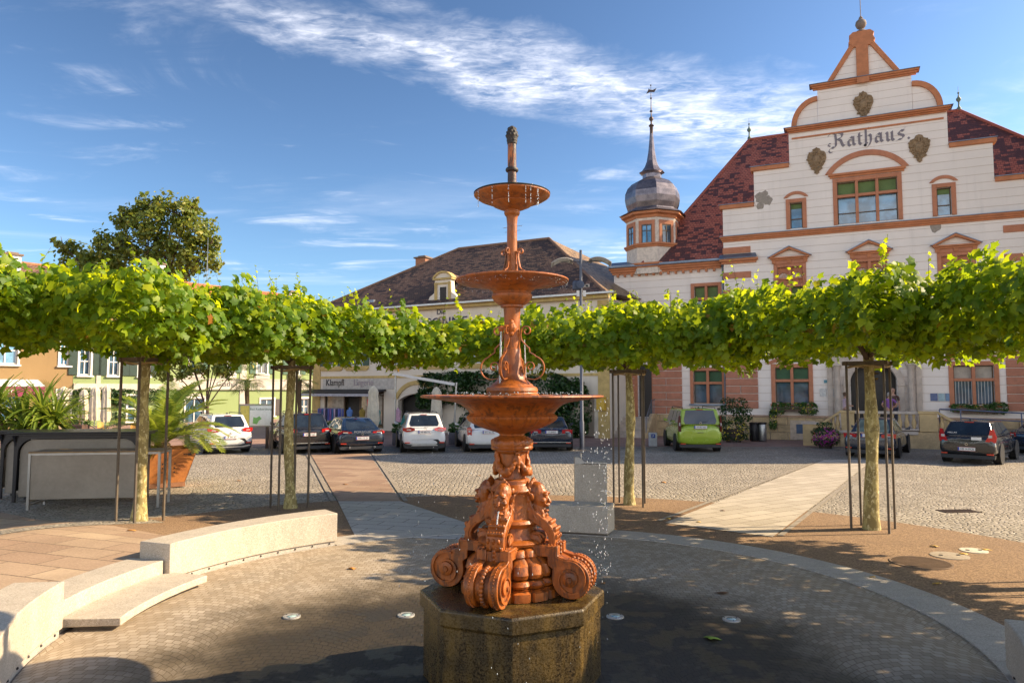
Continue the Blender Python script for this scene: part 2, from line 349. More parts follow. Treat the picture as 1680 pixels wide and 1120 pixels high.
def leaf_mat(name,ca,cb,cc,trans,rough=.35,tf=.5,spec=.5,brown=None):
    m,k=newmat(name); g=k.n('ShaderNodeNewGeometry'); r=g.outputs['Random Per Island']
    c=k.mix(r,ca,cb); c=k.mix(k.ramp(r,.80,.98),c,cc)
    if brown: c=k.mix(k.ramp(r,.986,.992),c,brown)
    co=k.n('ShaderNodeTexCoord').outputs['Object']; c=k.mix(k.m('MULTIPLY',k.ramp(k.noise(co,1.2,3),.35,.65),.35),c,ca)
    p=k.n('ShaderNodeBsdfPrincipled',{'Base Color':c,'Roughness':rough,'Specular IOR Level':spec})
    t=k.n('ShaderNodeBsdfTranslucent',{'Color':k.mix(.75,c,trans)})
    mx=k.n('ShaderNodeMixShader',{0:tf,1:p.outputs[0],2:t.outputs[0]}); k.n('ShaderNodeOutputMaterial',{'Surface':mx.outputs[0]}); return m
PLANE_LEAF=leaf_mat('plane_leaves',(.042,.105,.006),(.13,.22,.010),(.28,.35,.014),(.57,.72,.011),.5,.44,.28,(.30,.10,.02))
SUNLIT_LEAF=leaf_mat('sunlit_plane_leaves',(.16,.255,.010),(.30,.385,.014),(.47,.475,.03),(.80,.86,.013),.48,.56,.3)  # paler leaf colour paints sunlight onto the crown tops and shoots
OAK_LEAF=leaf_mat('broadleaf_leaves',(.075,.125,.014),(.22,.24,.03),(.34,.31,.05),(.44,.46,.05),.5,.3)
IVY_LEAF=leaf_mat('ivy_leaves',(.012,.04,.008),(.03,.08,.012),(.06,.13,.02),(.08,.17,.02),.4,.25)
HEDGE_LEAF=leaf_mat('hedge_leaves',(.03,.09,.015),(.07,.16,.03),(.12,.22,.04),(.2,.3,.04),.5,.25)
PALM_LEAF=leaf_mat('palm_leaves',(.09,.16,.02),(.22,.30,.04),(.35,.38,.07),(.5,.58,.06),.4,.4)
PALM_D=leaf_mat('fan_palm_leaves',(.03,.07,.015),(.08,.13,.03),(.13,.17,.04),(.2,.26,.04),.45,.3)
def bark_mat(name,a,b,c):
    m,k=newmat(name); co=k.n('ShaderNodeTexCoord').outputs['Object']; st=k.n('ShaderNodeMapping',{'Vector':co,'Scale':(1,1,.6)}).outputs[0]
    n=k.noise(st,9,3,.5,.6); n2=k.noise(st,21,4,.6)
    cc=k.mix(k.ramp(n,.44,.50),a,b); cc=k.mix(k.ramp(n2,.55,.62),cc,c)
    finish(k,cc,.8,0,k.m('ADD',n,k.m('MULTIPLY',n2,.5)),.5,.012); return m
BARK=bark_mat('plane_bark',(.40,.33,.13),(.24,.19,.07),(.55,.48,.25)); BARK_D=PM('dark_bark',(.09,.06,.04),.9,scale=8,bs=.6,bd=.02)
# ================================================================ GROUND
o=sheet('ground',[(-700,-700),(700,-700),(700,700),(-700,700)],ASPH,-.012)
cs=MB(); vs=[]; fs=[]; rad=[5.2+.4*i for i in range(22)]+[15,18,22,27,33,40,48]; na=180
for r in rad:
    for j in range(na): a=2*PI*j/na; x,y=PC[0]+r*math.cos(a),PC[1]+r*math.sin(a); vs.append((x,min(y,32.3),zg(x,y)-.004))
for i in range(len(rad)-1):
    for j in range(na): fs.append((i*na+j,i*na+(j+1)%na,(i+1)*na+(j+1)%na,(i+1)*na+j))
cs.add(vs,fs); o=cs.build('cobbled_square',COBBLE); o['kind']='structure'
polar('gravel_bed',5.3,9.45,-95,147,GRAVEL,.004)
polar('slab_paving',5.1,13.5,147,262,LSLAB,.004)
polar('cobble_margin',8.6,9.6,140,170,COBBLE,.008)
sheet('back_pavement',[(-90,32.4),(24,32.4),(26,95),(-110,95)],PORPH2,.0)
sheet('kerb_line',[(-14,32.2),(13.4,32.2),(13.4,32.4),(-14,32.4)],CURB,.012)
EDGE=PM('edging_stone',(.30,.26,.21),.8,scale=9,var=.4)
# radial footpaths
sheet('slab_path',[(2.93,13.92),(4.53,12.60),(13.2,26.3),(11.4,26.3)],SLAB_L,.012)
sheet('slab_path',[(-2.74,12.66),(-.88,12.4),(-.88,13.92),(-2.56,16.6),(-4.0,16.6)],SLAB_G,.012)
sheet('porphyry_path',[(-4.0,16.604),(-2.56,16.604),(-5.9,29.5),(-8.3,29.5)],PORPH,.012)
for a,b in (((-4.12,16.6),(-8.45,29.5)),((-2.44,16.6),(-5.75,29.5)),((11.28,26.3),(2.85,14.1)),((4.7,12.7),(13.35,26.3))):
    d=Vector((b[0]-a[0],b[1]-a[1])).normalized(); n=Vector((-d.y,d.x))*.05
    sheet('path_edging',[(a[0]-n.x,a[1]-n.y),(b[0]-n.x,b[1]-n.y),(b[0]+n.x,b[1]+n.y),(a[0]+n.x,a[1]+n.y)],EDGE,.017)
# plaza disc + kerb ring
polar('plaza_floor',.0,4.72,0,360,PLAZA,.006,nr=8,na=120)
ring=MB(); 
for i in range(24):
    a0,a1=R(-75+i*8.45),R(-75+i*8.45+8.36); n=5
    top=[]; 
    for rr in (4.70,5.32):
        for j in range(n+1): a=a0+(a1-a0)*j/n; top.append((PC[0]+rr*math.cos(a),PC[1]+rr*math.sin(a)))
    vs=[(x,y,.018) for x,y in top]+[(x,y,-.02) for x,y in top]; m=n+1; fs=[]
    for j in range(n): fs.append((j,j+1,m+j+1,m+j)); fs.append((2*m+j,2*m+j+1,j+1,j)); fs.append((m+j,m+j+1,3*m+j+1,3*m+j))
    fs+= [(0,m,3*m,2*m),(n,m+n,3*m+n,2*m+n)]
    ring.add(vs,fs)
o=ring.build('kerb_ring',CURB); o['kind']='structure'
# slab field at lower right, outside the ring
polar('slab_paving',5.34,9.4,-60,-3.5,SLAB_L,.008)

# ================================================================ BENCHES
def arc_block(name,mat,r0,r1,a0,a1,z0,z1,parent=None,n=None,bev=.012):
    mb=MB(); n=n or max(2,int(abs(a1-a0)/2)); vs=[]
    for j in range(n+1):
        a=R(a0+(a1-a0)*j/n); c,s=math.cos(a),math.sin(a)
        vs+=[(PC[0]+r*c,PC[1]+r*s,z) for r,z in ((r0,z0),(r1,z0),(r1,z1),(r0,z1))]
    fs=[(j*4+q,j*4+(q+1)%4,j*4+4+(q+1)%4,j*4+4+q) for j in range(n) for q in range(4)]+[(3,2,1,0),tuple(range(n*4,n*4+4))]
    mb.add(vs,fs); return mb.build(name,mat,parent,bev=bev,smooth=30)
METAL=PM('galvanised_steel',(.42,.42,.41),.38,.9,var=.15); DARKM=PM('dark_steel',(.035,.033,.035),.45,.7,var=.2); BLACKP=PM('black_plastic',(.012,.012,.014),.4)
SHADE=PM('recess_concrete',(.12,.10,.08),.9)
def bench_wall(a0,a1,zb,z1,label,r0=4.72,r1=5.22):
    t=thing('curved_bench',label,'bench',(0,0,0),0,'curved concrete benches'); arc_block('bench_block',CONC,r0,r1,a0,a1,.075,z1,t)
    arc_block('plinth',CURB,r0+.025,r1-.03,a0+.3,a1-.3,-.02,.075,t,bev=0)
    q=a0+1.5
    while q<a1-1:
        a=R(q); MB().ball((PC[0]+(r0+.02)*math.cos(a),PC[1]+(r0+.02)*math.sin(a),.045),.014,6,4).build('fixing_bolt',DARKM,t); q+=3.6
    return t
bench_wall(127.6,163.0,0,.53,'long curved pale concrete bench beside the two concrete steps, left of the fountain')
bench_wall(187,240,0,.56,'pale concrete bench cut off by the left edge, round shadow at its foot')
bench_wall(304,340,0,.50,'end of a concrete bench cut off by the lower right corner')
st=thing('concrete_steps','two low pale concrete steps between the curved benches on the left','steps')
arc_block('upper_step',CONC,4.80,5.32,163.25,186.75,-.02,.315,st); arc_block('lower_step',CONC,4.18,4.79,162,186,.055,.145,st)
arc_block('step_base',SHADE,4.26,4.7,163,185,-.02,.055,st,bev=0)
dt=thing('drinking_fountain_bench','short concrete bench with an upright drinking fountain slab behind it, right of the fountain','bench')
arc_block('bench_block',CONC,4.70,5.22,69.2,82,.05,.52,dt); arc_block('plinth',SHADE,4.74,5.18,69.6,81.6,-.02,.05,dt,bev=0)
bm_=MB(); x0,x1,y0=1.18,1.78,13.5
bm_.box(x0,x1,y0,y0+.16,-.02,1.17); ob=bm_.build('upright_slab',CONC,dt,bev=.008)
mb=MB().prism([(x0,y0-.012,1.172),(x0+.10,y0-.012,1.172),(x0+.18,y0-.012,1.185),(x1,y0-.012,1.175),(x1,y0-.012,1.20),(x0+.18,y0-.012,1.21),(x0+.08,y0-.012,1.30),(x0,y0-.012,1.30)],(0,.184,0)); mb.build('steel_cap',METAL,dt)
MB().cyl((x0+.12,y0+.07,1.25),(x0+.12,y0+.07,1.38),.016).cyl((x0+.12,y0+.07,1.37),(x0+.16,y0+.0,1.40),.014).build('tap',METAL,dt)

# ================================================================ FOUNTAIN
FX,FY=0.0,6.6
ft=thing('fountain','tall rust-orange tiered fountain with gargoyle heads on a mossy octagonal base','fountain',(FX,FY,0))
A8=PI/8*0-PI/2
MB().lathe([(.80,0),(.80,.60),(.812,.612)],8,a0=A8).build('pedestal',OCTA,ft,bev=.008)
MB().lathe([(.825,.612),(.835,.62),(.835,.735),(.822,.752)],8,a0=A8).build('pedestal_cap',OCTA,ft,bev=.006)
def FT(name,prof,n=64,mat=TERRA,lob=None,sm=40): 
    return MB().lathe(prof,n,lob=lob).build(name,mat,ft,smooth=sm)
zt=.752
# lobed core between the feet
def lob8(i,q,z): 
    u=(q/(2*PI/16))%1; return .90+.10*math.sqrt(max(0,math.sin(PI*u)))
FT('lobed_core',[(.40,zt),(.46,zt+.005),(.46,zt+.075),(.42,zt+.09),(.43,zt+.10)],128,TERRA_W,lambda i,q,z:.93+.07*min(1,2.2*math.sqrt(max(0,math.sin(PI*((q*8/PI)%1))))),30)
FT('lobed_torus',[(.36,zt+.095),(.42,zt+.105),(.445,zt+.135),(.42,zt+.165),(.37,zt+.175)],128,TERRA_W,lob8,30)
FT('lobed_bulge',[(.34,zt+.175),(.41,zt+.185),(.425,zt+.22),(.405,zt+.29),(.35,zt+.325),(.33,zt+.34),(.34,zt+.355),(.315,zt+.40),(.27,zt+.425),(.2,zt+.44)],128,TERRA_W,lob8,30)
FT('shaft',[(.30,1.185),(.31,1.205),(.29,1.225),(.245,1.235),(.225,1.27),(.22,1.33),(.235,1.345),(.25,1.37),(.235,1.395),(.205,1.405),(.20,1.44),(.19,1.60),(.195,1.63),(.215,1.64)])
FT('bell_ring',[(.15,1.632),(.205,1.636),(.212,1.65),(.205,1.668),(.165,1.70),(.158,1.715),(.162,1.73),(.158,1.742),(.135,1.752)])
FT('garland_drum',[(.13,1.745),(.122,1.76),(.118,1.86),(.125,1.975),(.14,1.985),(.15,2.0),(.148,2.012)])
def egg(i,q,z): return 1+(.045*abs(math.sin(q*6)) if 3<=i<=6 else 0)
FT('egg_moulding',[(.14,2.008),(.185,2.012),(.195,2.03),(.182,2.045),(.19,2.06),(.185,2.09),(.16,2.115),(.125,2.13),(.115,2.14),(.12,2.165)],96,TERRA,egg)
e=MB()
for j in range(12):
    q=2*PI*j/12; M=Matrix.Rotation(q,3,'Z'); e.ball((.178*math.cos(q),.178*math.sin(q),2.078),(.018,.034,.030),10,8,M)
remesh(e.build('egg_ornament',TERRA,ft),.006,1)
# garlands
gb=MB(); random.seed(3)
for g in range(4):
    q0=g*PI/2+R(20)
    for i in range(34):
        u=i/33; q=q0+u*PI/2; z=1.955-.13*math.sin(PI*u)-.01; rr=.135+.02*math.sin(PI*u); th=.016+.020*math.sin(PI*u)
        for _ in range(3):
            gb.ball((rr*math.cos(q)+random.uniform(-.012,.012),rr*math.sin(q)+random.uniform(-.012,.012),z+random.uniform(-.022,.022)*math.sin(PI*u)),th*random.uniform(.6,.95),7,5)
    for i in range(9): z=1.975-i*.019; gb.ball((.150*math.cos(q0)+random.uniform(-.01,.01),.150*math.sin(q0)+random.uniform(-.01,.01),z),.013+.011*math.sin(PI*min(1,i/6)),7,5)
    gb.ball((.145*math.cos(q0),.145*math.sin(q0),1.985),.026,8,6)
    gb.tube([(.14*math.cos(q0+s),.14*math.sin(q0+s),1.98-.07*abs(s)*3) for s in (-.28,-.14,0,.14,.28)],.012,6)
remesh(gb.build('garland',TERRA,ft),.0065,2)
# big basin
def gad(i,q,z):
    if 2<=i<=9: u=(q*20/(2*PI))%1; return 1-.028*(1-min(1,3.0*math.sin(PI*u)))
    return 1
FT('basin_bowl',[(.115,2.150),(.125,2.158),(.15,2.168),(.24,2.195),(.31,2.220),(.365,2.248),(.405,2.275),(.422,2.30),(.415,2.318),(.40,2.325),(.395,2.333),(.385,2.336)],200,TERRA,gad,30)
FT('large_basin',[(.385,2.332),(.392,2.345),(.402,2.36),(.425,2.385),(.47,2.418),(.53,2.440),(.62,2.455),(.72,2.468),(.80,2.478),(.835,2.484),(.842,2.492),(.838,2.503),(.82,2.507),(.79,2.495),(.70,2.474),(.5,2.46),(.25,2.455)],96,TERRA_W)
WATER=None
m,k=newmat('water_film'); co=k.n('ShaderNodeTexCoord').outputs['Object']
finish(k,(.16,.17,.15),.03,0,k.noise(co,22,3),.5,.01,{'Transmission Weight':.35,'IOR':1.33}); WATER=m
MB().lathe([(.24,2.484),(.800,2.502)],64,caps=False).build('water_surface',WATER,ft,smooth=60)
# second tier
FT('column_plinth',[(.245,2.48),(.248,2.49),(.248,2.515),(.235,2.522),(.232,2.530),(.240,2.545),(.232,2.575),(.20,2.590),(.192,2.60),(.186,2.607),(.17,2.615),(.135,2.65),(.115,2.70),(.10,2.77),(.088,2.84),(.083,2.92),(.080,2.925),(.080,2.935),(.075,2.94),(.074,3.05),(.0725,3.20),(.077,3.28),(.080,3.31),(.088,3.315)])
FT('middle_collar',[(.09,3.312),(.105,3.316),(.108,3.328),(.105,3.338),(.12,3.342),(.155,3.365),(.182,3.395),(.19,3.42),(.186,3.438),(.176,3.445),(.178,3.455),(.172,3.46)])
FT('middle_bowl',[(.172,3.455),(.19,3.475),(.24,3.502),(.33,3.522),(.42,3.537),(.49,3.548),(.515,3.554),(.527,3.563),(.527,3.573),(.518,3.578),(.505,3.572),(.4,3.556),(.1,3.54)],96)
MB().lathe([(.05,3.566),(.50,3.571)],64,caps=False).build('water_surface',WATER,ft,smooth=60)
FT('upper_column',[(.055,3.56),(.050,3.60),(.0475,3.75),(.0468,4.10),(.052,4.16),(.058,4.18),(.066,4.185),(.073,4.20),(.075,4.215),(.070,4.222),(.072,4.232)])
FT('upper_bowl',[(.062,4.228),(.085,4.236),(.125,4.252),(.175,4.275),(.203,4.297),(.203,4.303),(.215,4.306),(.26,4.318),(.31,4.338),(.345,4.360),(.357,4.372),(.357,4.382),(.348,4.385),(.32,4.372),(.2,4.345),(.05,4.335)],96,TERRA)
MB().lathe([(.352,4.383),(.359,4.386),(.360,4.395),(.353,4.399),(.344,4.393)],96,caps=False).build('mossy_rim',PM('black_moss',(.025,.022,.012),.9,scale=30,bs=.8,bd=.01),ft,smooth=60)
FT('top_pipe',[(.044,4.33),(.042,4.45),(.041,4.60),(.041,4.868),(.046,4.872)],32,TERRA_D)
FT('pipe_collar',[(.043,4.60),(.055,4.604),(.061,4.614),(.061,4.626),(.055,4.636),(.043,4.640)],32,PM('black_paint',(.018,.014,.012),.5,scale=30,bs=.6,bd=.004))
fin=MB().lathe([(.043,4.865),(.048,4.875),(.046,4.89),(.054,4.93),(.057,4.95),(.050,4.965),(.052,4.975),(.043,5.0),(.03,5.03),(.012,5.045)],24)
for j in range(10):
    q=2*PI*j/10
    for rr,zz_,s in ((.053,4.95,.013),(.048,4.98,.012),(.045,4.90,.010),(.035,5.015,.013)): fin.ball((rr*math.cos(q+zz_*9),rr*math.sin(q+zz_*9),zz_),s,6,5)
remesh(fin.build('pine_cone_finial',PM('weathered_iron',(.05,.042,.034),.65,scale=40,c2=(.012,.010,.009),bs=.5,bd=.004),ft),.006,1)
# scroll brackets: flat iron ribbons in radial planes
def spiral(cx,cz,r0,r1,t0,t1,n=22): return [(cx+(r0+(r1-r0)*i/n)*math.cos(t0+(t1-t0)*i/n),cz+(r0+(r1-r0)*i/n)*math.sin(t0+(t1-t0)*i/n)) for i in range(n+1)]
def radial(pts,q,off=0.0):
    c,s=math.cos(q),math.sin(q); return [(r*c-off*s,r*s+off*c,z) for r,z in pts]
# lower brackets: big C from the plinth, stepping to a smaller volute at the top
outer=[(.135,2.66)]+spiral(.205,2.75,.100,.112,R(-100),R(75),18)+[(.215,2.875),(.172,2.90),(.170,2.935),(.13,2.97),(.095,3.01)]
topv=[(.095,3.01),(.085,3.06),(.092,3.10)]+spiral(.142,3.095,.050,.016,R(165),R(-250),20)
curl=[(.125,2.70),(.125,2.75)]+spiral(.178,2.765,.050,.016,R(165),R(-250),18)
for j in range(4):
    q=R(-12)+j*PI/2-R(8); b=MB()
    for pts in (outer,topv,curl): b.strip(radial(pts,q),Vector((-math.sin(q),math.cos(q),0))*.022,.009)
    b.build('scroll_bracket',TERRA,ft,smooth=35)
up_o=[(.13,3.575)]+spiral(.085,3.60,.075,.07,R(-20),R(75),8)+[(.085,3.69),(.07,3.76)]+spiral(.092,3.835,.034,.012,R(200),R(-230),18)
up_i=[(.055,3.72),(.05,3.66)]+spiral(.082,3.605,.032,.01,R(150),R(-200),14)
for j in range(4):
    q=R(-30)+j*PI/2; b=MB()
    for pts in (up_o,up_i): b.strip(radial(pts,q),Vector((-math.sin(q),math.cos(q),0))*.022,.009)
    b.build('upper_scroll',TERRA,ft,smooth=35)
# rosette and spout on the second column
sp_=MB(); q=R(-128)
for r_,z_,s_ in ((.075,3.12,.05),(.085,3.17,.028),(.085,3.07,.028),(.09,3.12,.03)): sp_.ball((r_*math.cos(R(-95)),r_*math.sin(R(-95)),z_),s_,8,6)
for i in range(7): a=2*PI*i/7; sp_.ball((.078*math.cos(R(-95))+.035*math.cos(a),.078*math.sin(R(-95)),3.12+.035*math.sin(a)),.02,6,5)
sp_.tube([(.02,-.08,3.12),(-.06,-.10,3.12),(-.10,-.105,3.118)],.02,10).ball((-.10,-.105,3.113),.027,10,8).tube([(-.10,-.105,3.12),(-.10,-.105,3.085)],.018,10)
remesh(sp_.build('spout',TERRA,ft),.006,2)

# feet: paired scroll plates with a beaded channel
DIRS=[R(-110),R(-20),R(70),R(160)]
oc=(.585,.925); OR_=.168
prof=[(.16,1.195),(.47,1.195),(.47,1.115),(.50,1.105)]+[(oc[0]+OR_*math.cos(R(a)),oc[1]+OR_*math.sin(R(a))) for a in range(100,-181,-10)]+[(.425,1.00),(.38,1.035),(.38,1.10),(.16,1.10)]
for q in DIRS:
    tn=Vector((-math.sin(q),math.cos(q),0)); b=MB()
    for s in (-1,1):
        b.prism([Vector(p)+tn*(s*.105-.04) for p in radial(prof,q)],tn*.08)
    inner=[(r if r<.4 else r-.012,z-.014) for r,z in prof[:4]]+[(oc[0]+(OR_-.03)*math.cos(R(a)),oc[1]+(OR_-.03)*math.sin(R(a))) for a in range(100,-181,-10)]+[(.43,1.0),(.4,1.03),(.4,1.09),(.16,1.11)]
    b.prism([Vector(p)-tn*.066 for p in radial(inner,q)],tn*.132)
    f=b.build('scroll_foot',TERRA_W,ft,smooth=30,bev=.006)
    s=MB()
    for sd_ in (-1,1):
        off=sd_*.148
        s.strip(radial(spiral(oc[0],oc[1],.155,.05,R(110),R(-420),56),q,off),tn*.034,.016)
        s.tube([Vector(radial([oc],q,sd_*.14)[0]),Vector(radial([oc],q,sd_*.165)[0]),Vector(radial([oc],q,sd_*.172)[0])],[.062,.062,.046],20)
        s.tube([Vector(radial([oc],q,sd_*.165)[0]),Vector(radial([oc],q,sd_*.186)[0])],[.030,.022],16)
        s.strip(radial([(.17,1.18),(.455,1.18),(.455,1.105),(.52,1.085)],q,off),tn*.01,.008)
    for a in range(96,-100,-9):
        for sd_ in (-1,1): s.ball(radial([(oc[0]+(OR_+.001)*math.cos(R(a)),oc[1]+(OR_+.001)*math.sin(R(a)))],q,sd_*.105)[0],.0085,6,5)
    for i in range(11):
        for sd_ in (-1,1): s.ball(radial([(.19+i*.027,1.197)],q,sd_*.105)[0],.009,6,5)
    s.build('scroll_ornament',TERRA_W,ft,smooth=40)
    c=MB()
    for i,a in enumerate(range(92,-100,-13)): c.ball(radial([(oc[0]+(OR_-.018)*math.cos(R(a)),oc[1]+(OR_-.018)*math.sin(R(a)))],q)[0],.021,10,8)
    for i in range(4): c.ball(radial([(.455+.0*i,1.185-.035*i)],q)[0],.018,8,6)
    c.build('bead_chain',TERRA_W,ft,smooth=60)
# gargoyles
def vec_frame(q): return Vector((math.cos(q),math.sin(q),0)),Vector((-math.sin(q),math.cos(q),0)),Vector((0,0,1))
for gi,q in enumerate(DIRS):
    e,tn,up=vec_frame(q); M=Matrix((e,tn,up)).transposed()
    def loc(x,y,z): return e*x+tn*y+up*z
    s=MB()
    path=[(.19,1.62),(.17,1.56),(.175,1.50),(.21,1.44),(.275,1.40),(.345,1.355),(.39,1.30),(.405,1.24),(.395,1.175),(.355,1.12),(.295,1.10),(.235,1.108),(.19,1.145),(.175,1.20),(.19,1.255),(.235,1.285),(.28,1.275),(.30,1.235),(.285,1.20),(.255,1.195)]
    th=[.05,.07,.09,.09,.082,.075,.068,.062,.056,.05,.046,.042,.04,.036,.034,.032,.03,.028,.026,.022]
    s.strip(radial(path,q),tn*.165,[v*1.1 for v in th])
    body=s.build('gargoyle_scroll',TERRA,ft,smooth=40,bev=.01)
    s=MB()
    for sd_ in (-1,1):
        s.tube([Vector(radial([(.24,1.21)],q,sd_*.03)[0]),Vector(radial([(.24,1.21)],q,sd_*.086)[0]),Vector(radial([(.24,1.21)],q,sd_*.094)[0])],[.062,.062,.04],18)
        s.strip(radial(spiral(.285,1.225,.128,.055,R(70),R(-330),36),q,sd_*.084),tn*.012,.012)
    s.build('volute_boss',TERRA,ft,smooth=40)
    h=MB(); hx,hz=.262,1.585; KH=1.45
    def B(x,y,z,r,rot=None):
        Mx=M if rot is None else M@rot
        h.ball(loc(hx+x*KH,y*KH,hz+z*KH),tuple(v*KH for v in r),12,9,Mx)
    B(-.02,0,.03,(.062,.052,.072)); B(.005,0,.0,(.055,.046,.07)); B(-.01,0,-.055,(.05,.042,.04))
    for y in (-1,1):
        B(.046,y*.022,.030,(.018,.020,.009),Matrix.Rotation(y*-.35,3,'X'))   # brow
        B(.045,y*.020,.012,(.009,.011,.008)); B(.036,y*.032,-.012,(.018,.016,.016))          # eye, cheek
        B(.052,y*.018,-.040,(.012,.021,.008),Matrix.Rotation(y*.45,3,'X'))                  # moustache
        B(-.03,y*.058,.01,(.014,.012,.030),Matrix.Rotation(y*-.5,3,'X')); B(-.045,y*.075,.035,(.010,.007,.024),Matrix.Rotation(y*-.7,3,'X'))  # pointed ear
        for i in range(3): B(.022-.016*i,y*(.028+.010*i),-.075-.02*i,(.014,.012,.042),Matrix.Rotation(-.5,3,'Y'))
    h.tube([loc(hx+.062,0,hz+.038),loc(hx+.088,0,hz-.010),loc(hx+.104,0,hz-.028),loc(hx+.065,0,hz-.034)],[.010,.015,.017,.010],8)
    B(.046,0,-.074,(.017,.024,.008)); B(.036,0,-.098,(.018,.018,.020))
    for i in range(5): B(.012+.010*(i%2),-.03+.015*i,-.118-.012*(2-abs(i-2)),(.011,.010,.036),Matrix.Rotation(-.45,3,'Y'))
    for i in range(5): B(-.055+.004*i,-.03+.015*i,.075+.012*(2-abs(i-2)),(.012,.011,.032),Matrix.Rotation(.5,3,'Y'))     # crest of hair
    for i in range(6):
        for y in (-1,1): B(-.055-.012*(i%2),y*.05,.05-.030*i,(.018,.012,.022))
    for i in range(12):
        u=i/11; pr=path[2+int(u*6)]; 
        for y in (-.05,0,.05): h.ball(Vector(radial([(pr[0]+.026,pr[1]+.016)],q,y+(.012 if i%2 else -.012))[0]),(.024,.018,.036),8,6,M@Matrix.Rotation(.75,3,'Y'))
    remesh(h.build('gargoyle_head',TERRA,ft),.0052,1,.4)
# water: jets, drips and drops
m,k=newmat('falling_water'); finish(k,(.80,.86,.90),.05,0,None,0,0,{'Transmission Weight':.55,'IOR':1.33,'Specular IOR Level':.8}); JET=m
q=DIRS[0]; jet=[]; x0=.335; z0=1.50
for i in range(16): u=i/15; jet.append((FX+(x0+.085*u)*math.cos(q)+0*u,FY+(x0+.085*u)*math.sin(q),z0-.02*u-.34*u*u))
mb=MB().tube(jet,[.0055+.003*math.sin(i*2.1)**2 for i in range(16)],7)
tag(mb.build('water_jet',JET,smooth=60),'thin jet of water from the mouth of the front gargoyle','water jet')
j2=[(FX-.10-.012*i/12,FY-.105-.002*i,3.085-.60*(i/12)) for i in range(13)]
tag(MB().tube(j2,[.007+.003*math.sin(i*2.7)**2 for i in range(13)],7).build('water_jet',JET,smooth=60),'thin jet of water falling from the small spout into the large basin','water jet')
j3=[(FX+.115+.022*i/10,FY+.02,3.02-.54*(i/10)) for i in range(11)]
tag(MB().tube(j3,[.005+.002*math.sin(i*2.7)**2 for i in range(11)],7).build('water_jet',JET,smooth=60),'faint jet of water on the right of the second column above the large basin','water jet')
dr=MB(); random.seed(5)
def drop(x,y,z,r,l=2.6): dr.ball((x,y,z),(r*.72,r*.72,r*.72*l),6,4)
for _ in range(170):
    a=R(random.gauss(-8,14)); r=.84+random.gauss(.0,.035); z=random.uniform(.9,2.48); drop(FX+r*math.cos(a),FY+r*math.sin(a)+random.uniform(-.1,.1),z,random.uniform(.003,.0065))
for _ in range(140):
    a=random.uniform(0,2*PI); r=.84+abs(random.gauss(.0,.1)); z=random.uniform(.1,2.45); drop(FX+r*math.cos(a),FY+r*math.sin(a),z,random.uniform(.002,.005))
for a in (-150,-120,-95,-62,-50,-48,-70): 
    for i in range(9): drop(FX+.357*math.cos(R(a)),FY+.357*math.sin(R(a)),4.375-.018*i-random.uniform(0,.02),random.uniform(.003,.006))
for _ in range(90):
    a=random.uniform(0,2*PI); drop(FX+.35*math.cos(a),FY+.35*math.sin(a),4.39+random.uniform(-.01,.012),random.uniform(.004,.008),1)
for _ in range(140):
    a=random.uniform(0,2*PI); r=random.uniform(.2,.8); drop(FX+r*math.cos(a),FY+r*math.sin(a),2.505+random.uniform(0,.03),random.uniform(.003,.008),1)
for _ in range(120):
    a=random.uniform(0,2*PI); r=.515; drop(FX+r*math.cos(a),FY+r*math.sin(a),3.55-random.uniform(0,.05),random.uniform(.003,.005),1)
tag(dr.build('water_drops',JET,smooth=60),'spray of clear water drops falling around the fountain bowls','water drops',kind='stuff')
# lamps set in the floor, covers and grates, fallen leaves
GL=glass_mat('lamp_glass',(.20,.28,.28),.1); STEEL2=PM('brushed_steel',(.62,.60,.56),.35,.6,var=.12)
for i,((x,y),lb) in enumerate([((-2.48,8.22),'round steel floor lamp in the setts, leftmost of the four by the fountain'),((-1.20,8.27),'round steel floor lamp close to the left side of the octagonal base'),((1.16,8.22),'round steel floor lamp close to the right side of the octagonal base'),((2.44,8.12),'round steel floor lamp in the wet setts, rightmost of the four')]):
    t=thing('floor_lamp',lb,'floor lamp',(x,y,.006),0,'round lamps set in the plaza floor')
    MB().lathe([(.098,0),(.098,.012),(.092,.016),(.06,.016),(.058,.008)],32).build('steel_ring',STEEL2,t,smooth=30); MB().lathe([(.056,.008),(.05,.018),(.0,.02)],24).build('lens',GL,t,smooth=60)
    b=MB(); [b.cyl((.08*math.cos(R(a)),.08*math.sin(R(a)),.014),(.08*math.cos(R(a)),.08*math.sin(R(a)),.02),.008,n=6) for a in (30,150,270)]; b.build('screw',DARKM,t)
def grate(x,y,r,lb):
    t=thing('tree_grate',lb,'grate',(x,y,.004)); b=MB().lathe([(r,0),(r,.012),(r-.03,.012),(r-.03,.0)],40,caps=False)
    n=int(r/.028)
    for i in range(-n,n+1):
        u=i*.028; h=math.sqrt(max(0,(r-.02)**2-u*u)); 
        if h>.02: b.box(u-.006,u+.006,-h,h,.0,.011)
    b.build('grate_bars',PM('rusty_iron',(.22,.15,.10),.7,.3),t); MB().lathe([(r,.001),(0,.001)],40,caps=False).build('grate_pit',BLACKP,t)
grate(6.05,10.75,.42,'round slotted iron grate in the gravel near the two covers')
def cover(x,y,r,lb,c): 
    t=thing('manhole_cover',lb,'manhole cover',(x,y,.004)); MB().lathe([(r,0),(r,.010),(r-.02,.012),(0,.012)],36,caps=False).build('cover_disc',PM('cover_'+str(round(r,2)),c,.8,scale=14),t,smooth=30)
    MB().cyl((r*.5,0,.012),(r*.5,0,.018),.03).cyl((-r*.5,0,.012),(-r*.5,0,.018),.03).build('lifting_eye',DARKM,t)
cover(6.75,11.2,.27,'grey round concrete cover with a dead leaf on it',(.36,.30,.23)); cover(7.35,11.55,.20,'small pale round cover next to the grey one',(.6,.55,.45))
